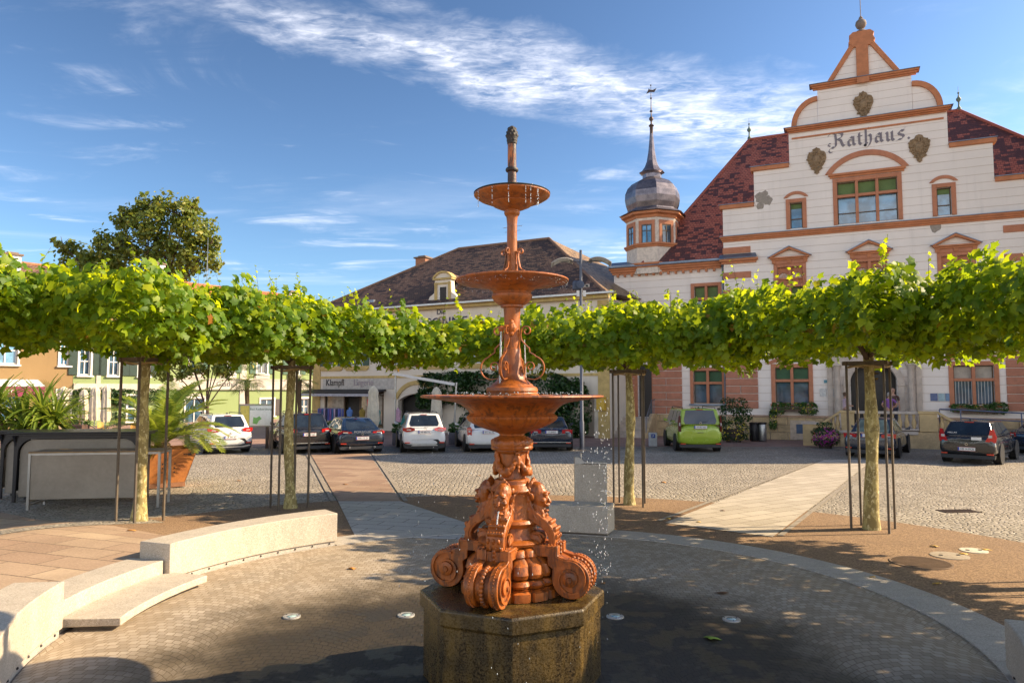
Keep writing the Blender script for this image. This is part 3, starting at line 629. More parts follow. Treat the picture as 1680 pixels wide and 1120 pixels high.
t=thing('drain_grate','rectangular iron drain in the pale cobbles right of the tree','drain',(9.45,15.3,.0),0.1); b=MB()
for i in range(9): b.box(-.36+i*.085,-.33+i*.085,-.14,.14,-.001,.010)
b.box(-.4,.4,-.17,-.14,-.001,.012).box(-.4,.4,.14,.17,-.001,.012); b.build('drain_bars',PM('drain_iron',(.12,.08,.06),.6,.5),t); MB().box(-.4,.4,-.17,.17,-.003,.002).build('drain_pit',BLACKP,t)
LV=[((2.65,9.15),.12,'brown'),((2.05,7.52),.13,'green'),((-2.28,10.4),.11,'orange'),((4.45,15.3),.10,'brown'),((7.0,11.3),.14,'yellow'),((7.55,11.6),.13,'yellow'),((3.1,14.4),.11,'yellow'),((6.9,11.85),.1,'yellow'),((-6.4,12.2),.12,'orange'),((1.2,9.6),.06,'orange'),((5.6,9.6),.09,'yellow'),((4.9,9.9),.07,'yellow'),((3.6,14.0),.08,'yellow'),((-9.2,12.6),.08,'yellow'),((-4.5,19.5),.12,'orange'),((-7.7,20.3),.13,'orange'),((4.2,20.0),.14,'orange'),((-1.0,21.5),.12,'orange')]
LC={'brown':(.12,.05,.02),'green':(.20,.30,.03),'orange':(.50,.20,.03),'yellow':(.62,.38,.06)}
WH={0:'on the wet setts beside the rightmost floor lamp',1:'on the wet setts right of the octagonal base',2:'on the setts in front of the long curved bench',3:'on the pale footpath to the town hall',4:'on the grey round cover',5:'on the small pale cover',6:'on the gravel by the tree right of the drinking bench',7:'on the gravel behind the covers',8:'on the slab paving behind the concrete steps',9:'on the wet setts behind the fountain',10:'on the gravel beside the kerb ring',11:'on the gravel near the shadow edge',12:'at the edge of the pale footpath',13:'on the slabs near the bar counter',14:'on the porphyry path',15:'on the cobbles near the rusty planter',16:'on the sunny cobbles in front of the green van',17:'on the sunny cobbles behind the fountain'}
for i,((x,y),s,cn) in enumerate(LV):
    o=leafmesh('fallen_leaf',np.array([[0,0,.02]]),np.array([[.1*math.sin(i),.15,1]]),np.array([s*1.25]),PM('leaf_'+cn,LC[cn],.6,scale=20)); o.location=(x,y,zg(x,y)+.006)
    so=o.modifiers.new('solid','SOLIDIFY'); so.thickness=.002
    tag(o,'fallen %s leaf lying %s'%(cn,WH[i]),'leaf','fallen leaves on the paving')
# ================================================================ PLANE TREES (trained flat) AND THEIR STAKES
def wn(x,y,s): return math.sin(x*1.7+s)*math.cos(y*1.3-s*2)+.5*math.sin(x*3.9-y*2.7+s*3)+.3*math.sin(x*7.3+y*6.1+s)
def nwn(x,y,s): return np.sin(x*1.7+s)*np.cos(y*1.3-s*2)+.5*np.sin(x*3.9-y*2.7+s*3)+.3*np.sin(x*7.3+y*6.1+s)
RAIL=PM('weathered_timber',(.16,.12,.085),.85,scale=14,bs=.5,bd=.004); BAMBOO=PM('bamboo_rod',(.42,.29,.13),.6,scale=9)
STAKE=PM('dark_stake',(.11,.085,.06),.7,scale=12)
def plane_tree(x,y,label,ax0,ax1,ay0,ay1,z0,z1,n,seed,rot,trunk=True,posts=True,plabel=None,lean=0.0,rtr=.098,prot=0.0,lsz=(.095,.185)):
    """crown spans ax0..ax1 along the ring and ay0..ay1 across it (towards the fountain is negative)"""
    n=int(n*1.5); r_=np.random.default_rng(seed); zb=zg(x,y); t=thing('plane_tree',label,'tree',(x,y,zb),rot,'trained plane trees round the fountain'); rd=random.Random(seed)
    # trunk
    pts=[];rr=[]
    for i in range(13):
        u=i/12; pts.append((lean*u+.035*math.sin(u*7+seed),.045*math.sin(u*5+seed*2),-.05+u*(z0+.55))); rr.append(rtr*(1.16-.42*u)+.010*math.sin(u*17+seed)+(.018 if i==6 else 0))
    rr[0]*=1.4; rr[1]*=1.08
    MB().tube(pts,rr,14).build('trunk',BARK,t,smooth=60)
    top=Vector(pts[-2])
    lb=MB(); 
    for i in range(7):
        a=2*PI*i/7+seed; ex=(ax1 if math.cos(a)>0 else -ax0)*abs(math.cos(a))*.85*(1 if math.cos(a)>0 else -1); ey=(ay1 if math.sin(a)>0 else -ay0)*abs(math.sin(a))*.85*(1 if math.sin(a)>0 else -1)
        P=[top+Vector((0,0,-.35+.05*i)),top+Vector((ex*.25,ey*.25,.05)),Vector((ex*.6,ey*.6,z0+.42)),Vector((ex,ey,z0+.5))]; lb.tube(P,[.055,.042,.028,.012],7)
        for j in range(4):
            u=.35+.17*j; b=Vector((ex*u,ey*u,z0+.4)); lb.tube([b,b+Vector((rd.uniform(-.5,.5),rd.uniform(-.5,.5),rd.uniform(.2,.6)))],[.018,.006],5)
    shoots=[]
    nsh=int((ax1-ax0)*(ay1-ay0)*1.9)
    for _ in range(nsh):
        sx,sy=rd.uniform(ax0,ax1)*.94,rd.uniform(ay0,ay1)*.94; h=rd.uniform(.10,.42)+(.22 if rd.random()<.10 else 0); zt_=z1+.15*wn(sx,sy,seed)
        tp=(sx+rd.uniform(-.12,.12),sy+rd.uniform(-.12,.12),zt_+h); lb.tube([(sx,sy,zt_-.35),(sx+.02,sy,zt_),tp],[.007,.005,.002],4)
        m=rd.randint(4,8)
        for j in range(m):
            u=j/(m-1); shoots.append((sx+(tp[0]-sx)*u+rd.uniform(-.05,.05),sy+(tp[1]-sy)*u+rd.uniform(-.05,.05),zt_-.05+(h+.05)*u,(1-.55*u)*rd.uniform(.10,.17)))
    lb.build('branches',BARK_D,t,smooth=60)
    rb=MB()
    for k_ in (-.6,.2): rb.cyl((ax0*.9,k_*abs(ay0),z0+.33),(ax1*.9,k_*abs(ay0)+.1,z0+.36),.013,n=6)
    rb.cyl((-.8,ay0*.92,z0+.30),(-.75,ay1*.9,z0+.33),.013,n=6); rb.build('training_rod',BAMBOO,t)
    # leaves
    def prm(m): return r_.uniform(ax0,ax1,m),r_.uniform(ay0,ay1,m)
    nt=int(n*.42); X,Y=prm(nt); dpt=np.abs(r_.normal(0,.20,nt)); 
    ed=lambda X,Y: np.minimum(np.minimum(X-ax0,ax1-X),np.minimum(Y-ay0,ay1-Y))
    top_z=z1+.15*nwn(X,Y,seed)-.35*np.exp(-ed(X,Y)*2.8); P1=np.stack([X,Y,top_z-dpt],1); N1=np.stack([r_.normal(.15,.55,nt),r_.normal(-.1,.55,nt),np.ones(nt)*.9],1)
    # sides
    ns=int(n*.33); per=r_.uniform(0,1,ns); Lx,Ly=ax1-ax0,ay1-ay0; tot=2*(Lx+Ly); s_=per*tot; X=np.where(s_<Lx,ax0+s_,np.where(s_<Lx+Ly,ax1,np.where(s_<2*Lx+Ly,ax1-(s_-Lx-Ly),ax0)))
    Y=np.where(s_<Lx,ay0,np.where(s_<Lx+Ly,ay0+s_-Lx,np.where(s_<2*Lx+Ly,ay1,ay1-(s_-2*Lx-Ly))))
    nxx=np.where(X>=ax1-1e-6,1.0,np.where(X<=ax0+1e-6,-1.0,0.0)); nyy=np.where(np.abs(nxx)>0,0.0,np.where(Y>=ay1-1e-6,1.0,-1.0))
    h=r_.uniform(0,1,ns)**.9; bulge=.28*np.sin(PI*np.clip(h,.05,.95))+.16*nwn(X*1.5+h,Y*1.5,seed+2)-np.abs(r_.normal(0,.18,ns))
    Z=z0-.06+.20*nwn(X*1.9,Y*1.9,seed+4)+h*(z1-z0-.02); P2=np.stack([X+nxx*bulge,Y+nyy*bulge,Z],1); N2=np.stack([nxx+r_.normal(0,.5,ns),nyy+r_.normal(0,.5,ns),.55+r_.normal(0,.4,ns)],1)
    # inside and underside
    ni=n-nt-ns; X,Y=prm(ni); Z=z0+.03+.16*nwn(X*1.6,Y*1.6,seed+5)+np.abs(r_.normal(0,.33,ni)); P3=np.stack([X,Y,np.minimum(Z,z1-.1)],1); N3=np.stack([r_.normal(0,.7,ni),r_.normal(0,.7,ni),np.ones(ni)*.8],1)
    P=np.concatenate([P1,P2,P3]); N=np.concatenate([N1,N2,N3]); sz=r_.uniform(lsz[0],lsz[1],len(P)); 
    sh=np.array(shoots); P=np.concatenate([P,sh[:,:3]]); N=np.concatenate([N,np.stack([r_.normal(0,.7,len(sh)),r_.normal(0,.7,len(sh)),np.ones(len(sh))*.8],1)]); sz=np.concatenate([sz,sh[:,3]])
    c,s=math.cos(0),math.sin(0)
    lit_top=np.zeros(len(P),bool); lit_top[:nt]=(dpt<.13)&(r_.uniform(0,1,nt)<.75); lit_top[len(P)-len(sh):]=True; lit_top[nt:nt+ns]=(h>.55)&(r_.uniform(0,1,ns)<.32)  # shoots, top layer and upper sides get the painted sunlit colour
    leafmesh('crown',P[~lit_top],N[~lit_top],sz[~lit_top],PLANE_LEAF,t); leafmesh('sunlit_tops_and_shoots',P[lit_top],N[lit_top],sz[lit_top]*.95,SUNLIT_LEAF,t)
    if posts:
        p=thing('stake_frame',plabel,'tree support',(x,y,zb),rot+prot,'stake frames round the plane tree trunks'); hr=.42
        cs_=[(-.33,-.22),(.32,-.27),(.28,.30),(-.29,.26)]
        for px_,py_ in cs_: MB().box(px_-.018,px_+.018,py_-.018,py_+.018,-.03,z0-.24).build('post',STAKE,p)
        for i in range(4):
            a,b=Vector((*cs_[i],z0-.22)),Vector((*cs_[(i+1)%4],z0-.22)); d=(b-a).normalized()*.07; MB().strip([a-d,b+d],Vector((0,0,.075)),.035).build('rail',RAIL,p)
        MB().tube([(.40*math.cos(a)*.9,.34*math.sin(a)*.9,z0-.28+.02*math.sin(a*3)) for a in [i*PI/8 for i in range(17)]],.016,6,cap=False).build('tie_rope',BAMBOO,p,smooth=60)
    return t
def ringrot(x,y): return math.atan2(y-PC[1],x-PC[0])-PI/2   # local +y points outwards
GL_='trained plane tree with flat leafy crown, '
def T(x,y): return (x,y)
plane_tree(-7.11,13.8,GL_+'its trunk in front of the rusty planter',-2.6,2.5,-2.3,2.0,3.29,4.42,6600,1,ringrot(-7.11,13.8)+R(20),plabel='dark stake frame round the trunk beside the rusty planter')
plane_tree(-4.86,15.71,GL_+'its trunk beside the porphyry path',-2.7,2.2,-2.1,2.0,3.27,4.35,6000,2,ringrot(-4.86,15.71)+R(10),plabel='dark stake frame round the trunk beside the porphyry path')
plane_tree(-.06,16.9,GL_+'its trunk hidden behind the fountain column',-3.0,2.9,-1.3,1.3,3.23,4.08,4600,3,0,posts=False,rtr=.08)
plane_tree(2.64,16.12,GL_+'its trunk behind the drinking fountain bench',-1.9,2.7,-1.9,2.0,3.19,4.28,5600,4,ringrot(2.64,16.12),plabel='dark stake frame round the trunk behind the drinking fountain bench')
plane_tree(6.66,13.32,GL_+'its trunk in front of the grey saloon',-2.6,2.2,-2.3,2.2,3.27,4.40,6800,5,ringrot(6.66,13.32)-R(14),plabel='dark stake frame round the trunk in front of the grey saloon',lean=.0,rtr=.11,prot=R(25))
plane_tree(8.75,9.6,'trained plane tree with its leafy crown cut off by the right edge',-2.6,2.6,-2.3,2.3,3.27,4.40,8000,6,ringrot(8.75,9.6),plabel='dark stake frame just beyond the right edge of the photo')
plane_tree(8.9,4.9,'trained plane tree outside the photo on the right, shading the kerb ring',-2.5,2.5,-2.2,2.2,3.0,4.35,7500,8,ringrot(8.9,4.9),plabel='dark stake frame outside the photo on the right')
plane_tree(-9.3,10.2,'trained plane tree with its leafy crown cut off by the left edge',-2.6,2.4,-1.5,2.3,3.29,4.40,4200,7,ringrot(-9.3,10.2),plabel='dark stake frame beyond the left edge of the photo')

# ================================================================ BIG TREES AND OTHER PLANTS
def cloud_tree(x,y,h,blobs,label,n,seed,leaf=OAK_LEAF,ls=(.28,.5),trunk_r=.35,base=0,group=None):
    r_=np.random.default_rng(seed); t=thing('broadleaf_tree',label,'tree',(x,y,base),0,group); lb=MB(); lb.tube([(0,0,-.3),(.1,0,h*.3),(0,.1,h*.55),(.1,0,h*.85)],[trunk_r,trunk_r*.8,trunk_r*.5,.06],10)
    P=[];N=[]
    tot=sum(b[3]**2 for b in blobs)
    for bx,by,bz,br in blobs:
        lb.tube([(0,0,h*.35),(bx*.5,by*.5,(h*.4+bz)/2),(bx,by,bz)],[trunk_r*.4,trunk_r*.25,.04],6)
        for _ in range(8):
            v=r_.normal(size=3); v/=np.linalg.norm(v); lb.tube([(bx,by,bz),(bx+v[0]*br*.8,by+v[1]*br*.8,bz+v[2]*br*.8)],[.05,.015],4)
        m=int(n*br*br/tot); nc=max(6,int(br*br*9)); cc=r_.normal(size=(nc,3)); cc/=np.linalg.norm(cc,axis=1,keepdims=True); cc*=(r_.uniform(.35,1.0,(nc,1))**.5)*br; cc[:,2]*=.85
        idx=r_.integers(0,nc,m); off=r_.normal(size=(m,3))*br*.17; p=cc[idx]+off; P.append(p+np.array([bx,by,bz])); N.append(p/ (br+.01)+r_.normal(size=(m,3))*.7+np.array([0,0,.5]))
    lb.build('trunk',BARK_D,t,smooth=60); P=np.concatenate(P); leafmesh('crown',P,np.concatenate(N),r_.uniform(ls[0],ls[1],len(P)),leaf,t,OVAL); return t
# big tree above the roofs on the left (about 70 m away)
cloud_tree(-36,70,19,[(-5.0,0,14.4,2.1),(-7.6,1,15.6,1.7),(-8.6,0,17.0,1.0),(-3.2,0,16.6,2.2),(-.4,0,18.6,2.2),(2.4,0,20.2,1.9),(4.6,0,18.4,1.9),(1.4,1,15.6,2.7),(4.9,0,15.6,2.0),(-2.6,0,19.6,1.3),(4.0,0,20.8,1.1),(-.2,0,21.2,1.3),(6.2,0,17.2,1.0)],'big dark broadleaf tree rising above the red roof on the left',9000,21,ls=(.35,.65))
# smaller tree in front of the green house
cloud_tree(-15.4,36.0,4.6,[(-1.9,0,3.7,.85),(-.6,0,3.5,.8),(.6,0,3.6,.8),(1.7,0,3.9,.8),(-1.0,0,4.4,.9),(.5,0,4.5,.9)],'small yellowish broadleaf tree in front of the green house',3600,22,ls=(.13,.24),trunk_r=.10)

def frond_leaf(mat,name,fronds,parent):
    """fronds: list of (rachis points, leaflet length, width, count, droop)"""
    mb=MB(); rs=MB()
    for pts,ll,w,cnt,dr in fronds:
        P=[Vector(p) for p in pts]; m=len(P); rs.tube(P,[.016*(1-.8*i/(m-1)) for i in range(m)],5)
        for i in range(cnt):
            u=.14+.86*i/(cnt-1); x=u*(m-1); i0=min(int(x),m-2); f=x-i0; p=P[i0].lerp(P[i0+1],f); t=(P[i0+1]-P[i0]).normalized()
            sd_=t.cross(Vector((0,0,1))); sd_=sd_.normalized() if sd_.length>.05 else Vector((1,0,0)); upv=sd_.cross(t)
            L=ll*(math.sin(PI*min(1,u*.85+.12))**.6)*random.uniform(.85,1.1)
            for s in (-1,1):
                d=(sd_*s*.8+t*.65+upv*(.28-random.uniform(0,.15))).normalized(); e1=p+d*L*.55; e2=p+d*L+Vector((0,0,-dr*L)); wv=t*w
                mb.add([p-wv*.5,p+wv*.5,e1+wv*.6,e1-wv*.6,e2],[(0,1,2,3),(3,2,4)])
    o=mb.build(name,mat,parent); r2=rs.build('frond_stems',PM('palm_stem',(.30,.30,.08),.6),parent,smooth=60); return o
CORTEN=PM('corten_steel',(.50,.185,.045),.75,scale=3,c2=(.30,.10,.03),bs=.35,bd=.003); RUSTD=PM('corten_base',(.27,.12,.06),.8,scale=5); SOIL=PM('soil',(.05,.035,.025),.95)
def date_palm(x,y,z,label,parent_cat='palm',sc=1.0,n=26,seed=4,stem=.2,group=None):
    random.seed(seed); t=thing('date_palm',label,'palm',(x,y,z),0,group); F=[]
    for i in range(n):
        a=i*2.399+.3; el=R(random.uniform(40,86)) if i<n*.62 else R(random.uniform(28,50)); L=random.uniform(1.25,1.75)*sc; P=[];p=Vector((.04*math.cos(a),.04*math.sin(a),stem*.9)); 
        for j in range(9):
            P.append(tuple(p)); e=el-R(7.5+4*math.cos(el))*j; d=Vector((math.cos(a)*math.cos(e),math.sin(a)*math.cos(e),math.sin(e))); p=p+d*L/8
        F.append((P,.34*sc,.024*sc,40,.12))
    frond_leaf(PALM_LEAF,'fronds',F,t)
    s=MB().lathe([(.10*sc,0),(.15*sc,.06),(.14*sc,stem),(.05*sc,stem+.12)],14,lob=lambda i,q,z:1+.12*math.sin(q*7+i*2)); s.build('stem',PM('palm_boot',(.24,.16,.08),.9,scale=18,bs=.8,bd=.02),t,smooth=60); return t
px0,py0=-9.3,19.2
pt=thing('corten_planter','large tapered rusty steel planter holding the date palm','planter',(px0,py0,0),R(36))
b=MB(); w0,w1,hh=.46,.70,1.02; tt=.02
for sx,sy in ((0,-1),(0,1),(-1,0),(1,0)):
    if sx==0: P=[(-w0,sy*w0,.14),(w0,sy*w0,.14),(w1,sy*w1,hh),(-w1,sy*w1,hh)]; v=(0,-sy*tt,0)
    else: P=[(sx*w0,-w0,.14),(sx*w0,w0,.14),(sx*w1,w1,hh),(sx*w1,-w1,hh)]; v=(-sx*tt,0,0)
    b.prism(P,v)
b.build('planter_box',CORTEN,pt); b=MB().box(-w0-.0,w0+.0,-w0,w0,.02,.137); b.build('planter_base',RUSTD,pt)
MB().box(-w1+.045,w1-.045,-w1+.045,w1-.045,.86,.93).build('soil',SOIL,pt)
b=MB(); 
for cx in (-.12,.17):
    for i in range(3): z=.42+.11*i; b.box(cx-.016,cx+.016,-(w0+(w1-w0)*(z-.14)/.88)-.006,-(w0+(w1-w0)*(z-.14)/.88)+.01,z-.018,z+.018)
b.build('drain_holes',BLACKP,pt)
b=MB(); zz_=.88
for i,(dx,w) in enumerate(((0,.03),(.045,.02),(.075,.025),(.11,.05),(.16,.035))): y_=-(w0+(w1-w0)*(zz_-.14)/.88); b.box(.36+dx,.36+dx+w,y_-.006,y_+.01,zz_-.015-(.02 if i>2 else 0),zz_+.015+(.02 if i>2 else 0))
b.build('maker_mark',BLACKP,pt)
date_palm(px0-.05,py0,.90,'bushy date palm with long arching fronds in the rusty planter',sc=1.35,n=38,seed=4,stem=.22)
def strap_plant(x,y,z,label,heads,n,L,w,seed,mat=PALM_LEAF,name='yucca'):
    random.seed(seed); t=thing(name,label,'plant',(x,y,z)); mb=MB(); st_=MB()
    for hx,hy,hz in heads:
        st_.tube([(hx*.3,hy*.3,0),(hx*.7,hy*.7,hz*.5),(hx,hy,hz)],[.06,.05,.04],8)
        for i in range(n):
            a=random.uniform(0,2*PI); el=R(random.uniform(-35,85)); l=L*random.uniform(.7,1.1); p=Vector((hx,hy,hz)); P=[p]; m=5
            for j in range(m): e=el-R(5+9*(1 if el<R(30) else .35))*j; p=p+Vector((math.cos(a)*math.cos(e),math.sin(a)*math.cos(e),math.sin(e)))*l/m; P.append(p)
            sd_=Vector((-math.sin(a),math.cos(a),0)); ww=[.4,1,1,.85,.5,.05]; vs=[];
            for j in range(m+1): vs+=[P[j]-sd_*w*ww[j]/2+Vector((0,0,.01)),P[j]-Vector((0,0,.008)),P[j]+sd_*w*ww[j]/2+Vector((0,0,.01))]
            fs=[]
            for j in range(m): q=j*3; fs+=[(q,q+1,q+4,q+3),(q+1,q+2,q+5,q+4)]
            mb.add(vs,fs)
    mb.build('leaves',mat,t); st_.build('stem',PM('palm_boot',(.24,.16,.08),.9),t,smooth=60); return t
strap_plant(-12.0,18.3,.75,'spiky yucca with long strap leaves behind the bar counters',[(0,0,1.25),(-.75,.2,1.0),(.30,.1,.95),(-1.2,0,1.3),(-.35,-.1,.75)],80,1.05,.085,9)
t=thing('round_planter','dark round pot under the spiky yucca','planter',(-12.15,18.3,0)); MB().lathe([(.40,0),(.55,.55),(.58,.6),(.52,.6),(.5,.52)],28).build('pot',PM('dark_pot',(.08,.06,.05),.7),t,smooth=40); MB().lathe([(.52,.54),(0,.55)],20,caps=False).build('soil',SOIL,t)
def fan_palm(x,y,h,label,seed,n=22,r=.75,z=0,group='fan palms in front of the green house',tr=.11):
    random.seed(seed); t=thing('fan_palm',label,'palm',(x,y,z),0,group); lm=MB(); st_=MB()
    st_.tube([(0,0,0),(.05,0,h*.4),(-.02,0,h*.8),(0,0,h)],[tr*1.2,tr,tr*1.1,tr*1.3],10); pet=MB()
    for i in range(n):
        a=i*2.399; el=R(random.uniform(-40,75)); L=r*random.uniform(.55,.8); d=Vector((math.cos(a)*math.cos(el),math.sin(a)*math.cos(el),math.sin(el))); p=Vector((0,0,h)); q=p+d*L; pet.tube([p,q],[.014,.009],4)
        sd_=Vector((-math.sin(a),math.cos(a),0)); dn=(d+Vector((0,0,-.45))).normalized(); up_=sd_.cross(dn)
        for j in range(15):
            th=R(-105+15*j); dd=dn*math.cos(th)+sd_*math.sin(th); l=r*.62*(.75+.25*math.cos(th)); m_=q+dd*l*.6+up_*.03; e=q+dd*l+Vector((0,0,-.10*l)); wv=dn*(-math.sin(th))*.02+sd_*math.cos(th)*.02
            lm.add([q,m_-wv,e,m_+wv],[(0,1,2,3)])
    lm.build('fan_leaves',PALM_D,t); pet.build('leaf_stalks',PM('palm_stem',(.30,.30,.08),.6),t,smooth=60); st_.build('stem',PM('hairy_stem',(.13,.085,.045),.95,scale=22,bs=.9,bd=.03),t,smooth=60); return t
fan_palm(-14.3,38.6,2.75,'fan palm with bare stem behind the notice board',31,24,.95,.35)
fan_palm(-11.9,40.0,2.8,'fan palm with bare stem behind the second tree trunk from the left',32,24,.95,.35)
fan_palm(-21.6,34.0,.95,'low fan palm in a rough stone pot on the cafe terrace',33,20,1.15,.9,None,.09)

# bar counters in front left
PANEL=PM('grey_panel',(.30,.265,.225),.45,.25,var=.18,scale=1.4,bs=.05,bd=.003); WOODT=PM('oiled_wood_top',(.30,.18,.07),.55,scale=5); LACQ=PM('black_lacquer',(.02,.02,.026),.28,var=.1)
ct=thing('bar_counter','grey panelled bar counter in a galvanised frame with a thin wooden top','bar counter',(-10.35,15.45,0),R(8.5)); Lc=2.62; Dc=.72; Hc=1.2
for (x,y) in ((0,0),(Lc,0),(Lc,Dc),(0,Dc)): MB().box(x-.025,x+.025,y-.025,y+.025,0,Hc).build('leg',METAL,ct)
b=MB().box(.025,Lc-.025,-.02,.02,Hc-.045,Hc).box(-.02,.02,.025,Dc-.025,Hc-.045,Hc).box(Lc-.02,Lc+.02,.025,Dc-.025,Hc-.045,Hc).box(.025,Lc-.025,Dc-.02,Dc+.02,Hc-.045,Hc).box(-.02,.02,.025,Dc-.025,.08,.12).box(Lc-.02,Lc+.02,.025,Dc-.025,.30,.34)
b.build('top_rail',METAL,ct); MB().box(-.03,Lc+.03,-.03,Dc+.03,Hc+.002,Hc+.03).build('counter_top',WOODT,ct,bev=.004)
MB().box(.03,Lc*.86,-.012,.008,.22,Hc-.05).box(-.008,.012,.03,Dc-.03,.16,Hc-.05).build('front_panel',PANEL,ct)
def arch_stand(x,y,label,rz):
    t=thing('arched_bar_stand',label,'bar stand',(x,y,0),rz); L=2.75; H=1.56
    MB().box(-.14,L+.14,-.12,.66,H,H+.035).box(-.10,L+.10,-.09,.62,H-.045,H-.003).build('top_board',LACQ,t,bev=.006)
    # side frames: curved bracket shape
    for xx in (0,L-.05):
        P=[(xx,-.10,H-.05),(xx,.60,H-.05),(xx,.60,.0),(xx,.52,.0),(xx,.50,H-.30)]+[(xx,.50-.5*math.sin(a),H-.32+.20*math.cos(a)*-1+.2) for a in (.5,.9,1.2)]
        P=[(xx,-.10,H-.05),(xx,.6,H-.05),(xx,.6,0),(xx,.5,0),(xx,.5,.25),(xx,.08,.25),(xx,.08,0),(xx,0,0),(xx,.02,H-.42),(xx,-.01,H-.22)]
        MB().prism(P,(.05,0,0)).build('side_frame',LACQ,t)
    # arch front: black surround with grey panel set in it
    pts=[(.0,H-.045),(L,H-.045),(L,0.0),(L-.06,0),(L-.08,.9)]+[(L-.42+.34*math.cos(R(a)),H-.46+.34*math.sin(R(a))) for a in range(0,91,15)]+[(.42+.34*math.cos(R(a)),H-.46+.34*math.sin(R(a))) for a in range(90,181,15)]+[(.08,.9),(.06,0),(0,0)]
    MB().prism([(a,.0,b_) for a,b_ in pts],(0,.05,0)).build('arch_frame',LACQ,t)
    pp=[(.10,.12),(L-.10,.12),(L-.10,.9)]+[(L-.42+.32*math.cos(R(a)),H-.46+.32*math.sin(R(a))) for a in range(0,91,15)]+[(.42+.32*math.cos(R(a)),H-.46+.32*math.sin(R(a))) for a in range(90,181,15)]+[(.10,.9)]
    MB().prism([(a,.07,b_) for a,b_ in pp],(0,.02,0)).build('back_panel',PANEL,t); MB().box(.07,L-.07,.10,.5,.95,.98).build('shelf',METAL,t); return t
arch_stand(-11.4,16.45,'black arched bar stand right behind the panelled counter',R(7)); arch_stand(-12.1,17.0,'black arched bar stand at the back left, mostly hidden by the other',R(7))
def cafe_chair(x,y,rz,label,z=0,group='yellow cafe chairs on the terrace',cm=None):
    cm=cm or PM('wicker_yellow',(.55,.30,.06),.6,scale=30); t=thing('cafe_chair',label,'chair',(x,y,z),rz,group)
    MB().box(-.21,.21,-.2,.22,.43,.46).build('seat',cm,t,bev=.01); MB().strip([(-.2,.21,.60),(-.1,.25,.62),(.1,.25,.62),(.2,.21,.60)],(0,.05,.30),.02).build('backrest',cm,t)
    for sx in (-1,1):
        MB().tube([(sx*.20,-.2,.45),(sx*.22,-.26,0)],.013,6).build('leg',METAL,t); MB().tube([(sx*.2,.24,.80),(sx*.21,.2,.45),(sx*.22,.27,0)],.013,6).build('leg',METAL,t)
    return t
# corner of a folding chair at the left edge
t=thing('folding_chair','wooden slatted folding chair cut off by the left edge','chair',(-10.5,14.2,.0),R(25)); WD=PM('pale_wood',(.42,.30,.18),.7,scale=9)
b=MB(); [b.box(-.22,.22,-.22+.09*i,-.155+.09*i,.44,.46) for i in range(5)]; b.build('seat',WD,t); b=MB(); [b.box(-.22,.22,.21,.23,.58+.09*i,.64+.09*i) for i in range(3)]; b.build('backrest',WD,t)
for sx in (-1,1): MB().tube([(sx*.23,-.25,0),(sx*.23,.22,.85)],.016,6).build('leg',WD,t); MB().tube([(sx*.21,.25,0),(sx*.21,-.22,.45)],.016,6).build('leg',WD,t)
# ================================================================ BUILDINGS
def wall_mat(name,c,gr,step=.40,dark=.80,lines=True,bump=.5):
    m,k=newmat(name); co=k.n('ShaderNodeTexCoord').outputs['Object']; s=k.n('ShaderNodeSeparateXYZ',{0:co})
    n=k.ramp(k.noise(co,.35,6,.65),.3,.7); n2=k.noise(co,14,4,.6); cc=k.mix(n,tuple(v*.90 for v in c),c)
    st=k.n('ShaderNodeMapping',{'Vector':co,'Scale':(2.2,2.2,.18)}).outputs[0]; cc=k.mix(k.m('MULTIPLY',k.ramp(k.noise(st,1.2,5,.6),.52,.75),.28),cc,tuple(v*.66 for v in c))
    h=n2
    if lines:
        fr=k.m('FRACT',k.m('DIVIDE',s.outputs[2],step)); g=k.ramp(k.m('ABSOLUTE',k.m('SUBTRACT',fr,.5)),.46,.49)
        cc=k.mix(k.m('MULTIPLY',g,.75),cc,gr); h=k.m('SUBTRACT',k.m('MULTIPLY',n2,.15),g)
    finish(k,cc,.85,0,h,bump,.02); return m
STUC=wall_mat('cream_stucco',(.88,.79,.71),(.50,.37,.27)); TERR=PM('terracotta_trim',(.50,.20,.105),.8,var=.18,scale=3); TERR2=PM('terracotta_cornice',(.53,.20,.085),.75,var=.2,scale=3)
RUST=PM('rusticated_stone',(.47,.20,.125),.85,var=.2,scale=4,bs=.4,bd=.01); SAND=PM('yellow_sandstone',(.55,.40,.22),.85,var=.35,scale=2,bs=.5,bd=.01)
STONE=PM('portal_stone',(.55,.46,.38),.8,var=.25,scale=3); ZINC=PM('zinc_flashing',(.20,.24,.30),.38,.65,var=.3,scale=2); DOME=PM('dome_metal',(.25,.22,.235),.36,.75,var=.45,scale=2.5,c2=(.13,.12,.14))
ORN=PM('weathered_ornament',(.30,.20,.11),.85,var=.4,scale=8,bs=.6,bd=.01)
GLASS=glass_mat('dark_window_glass',(.03,.06,.09)); GLASS_B=glass_mat('sky_window_glass',(.06,.16,.26)); BLIND=PM('green_blind',(.13,.20,.06),.7,scale=2); BLIND2=PM('dark_green_blind',(.05,.13,.06),.7,scale=2); WOODF=PM('window_wood',(.12,.07,.035),.6); WHITEP=PM('white_paint',(.70,.68,.64),.6,var=.1); CURT=PM('net_curtain',(.45,.40,.33),.9,scale=3)
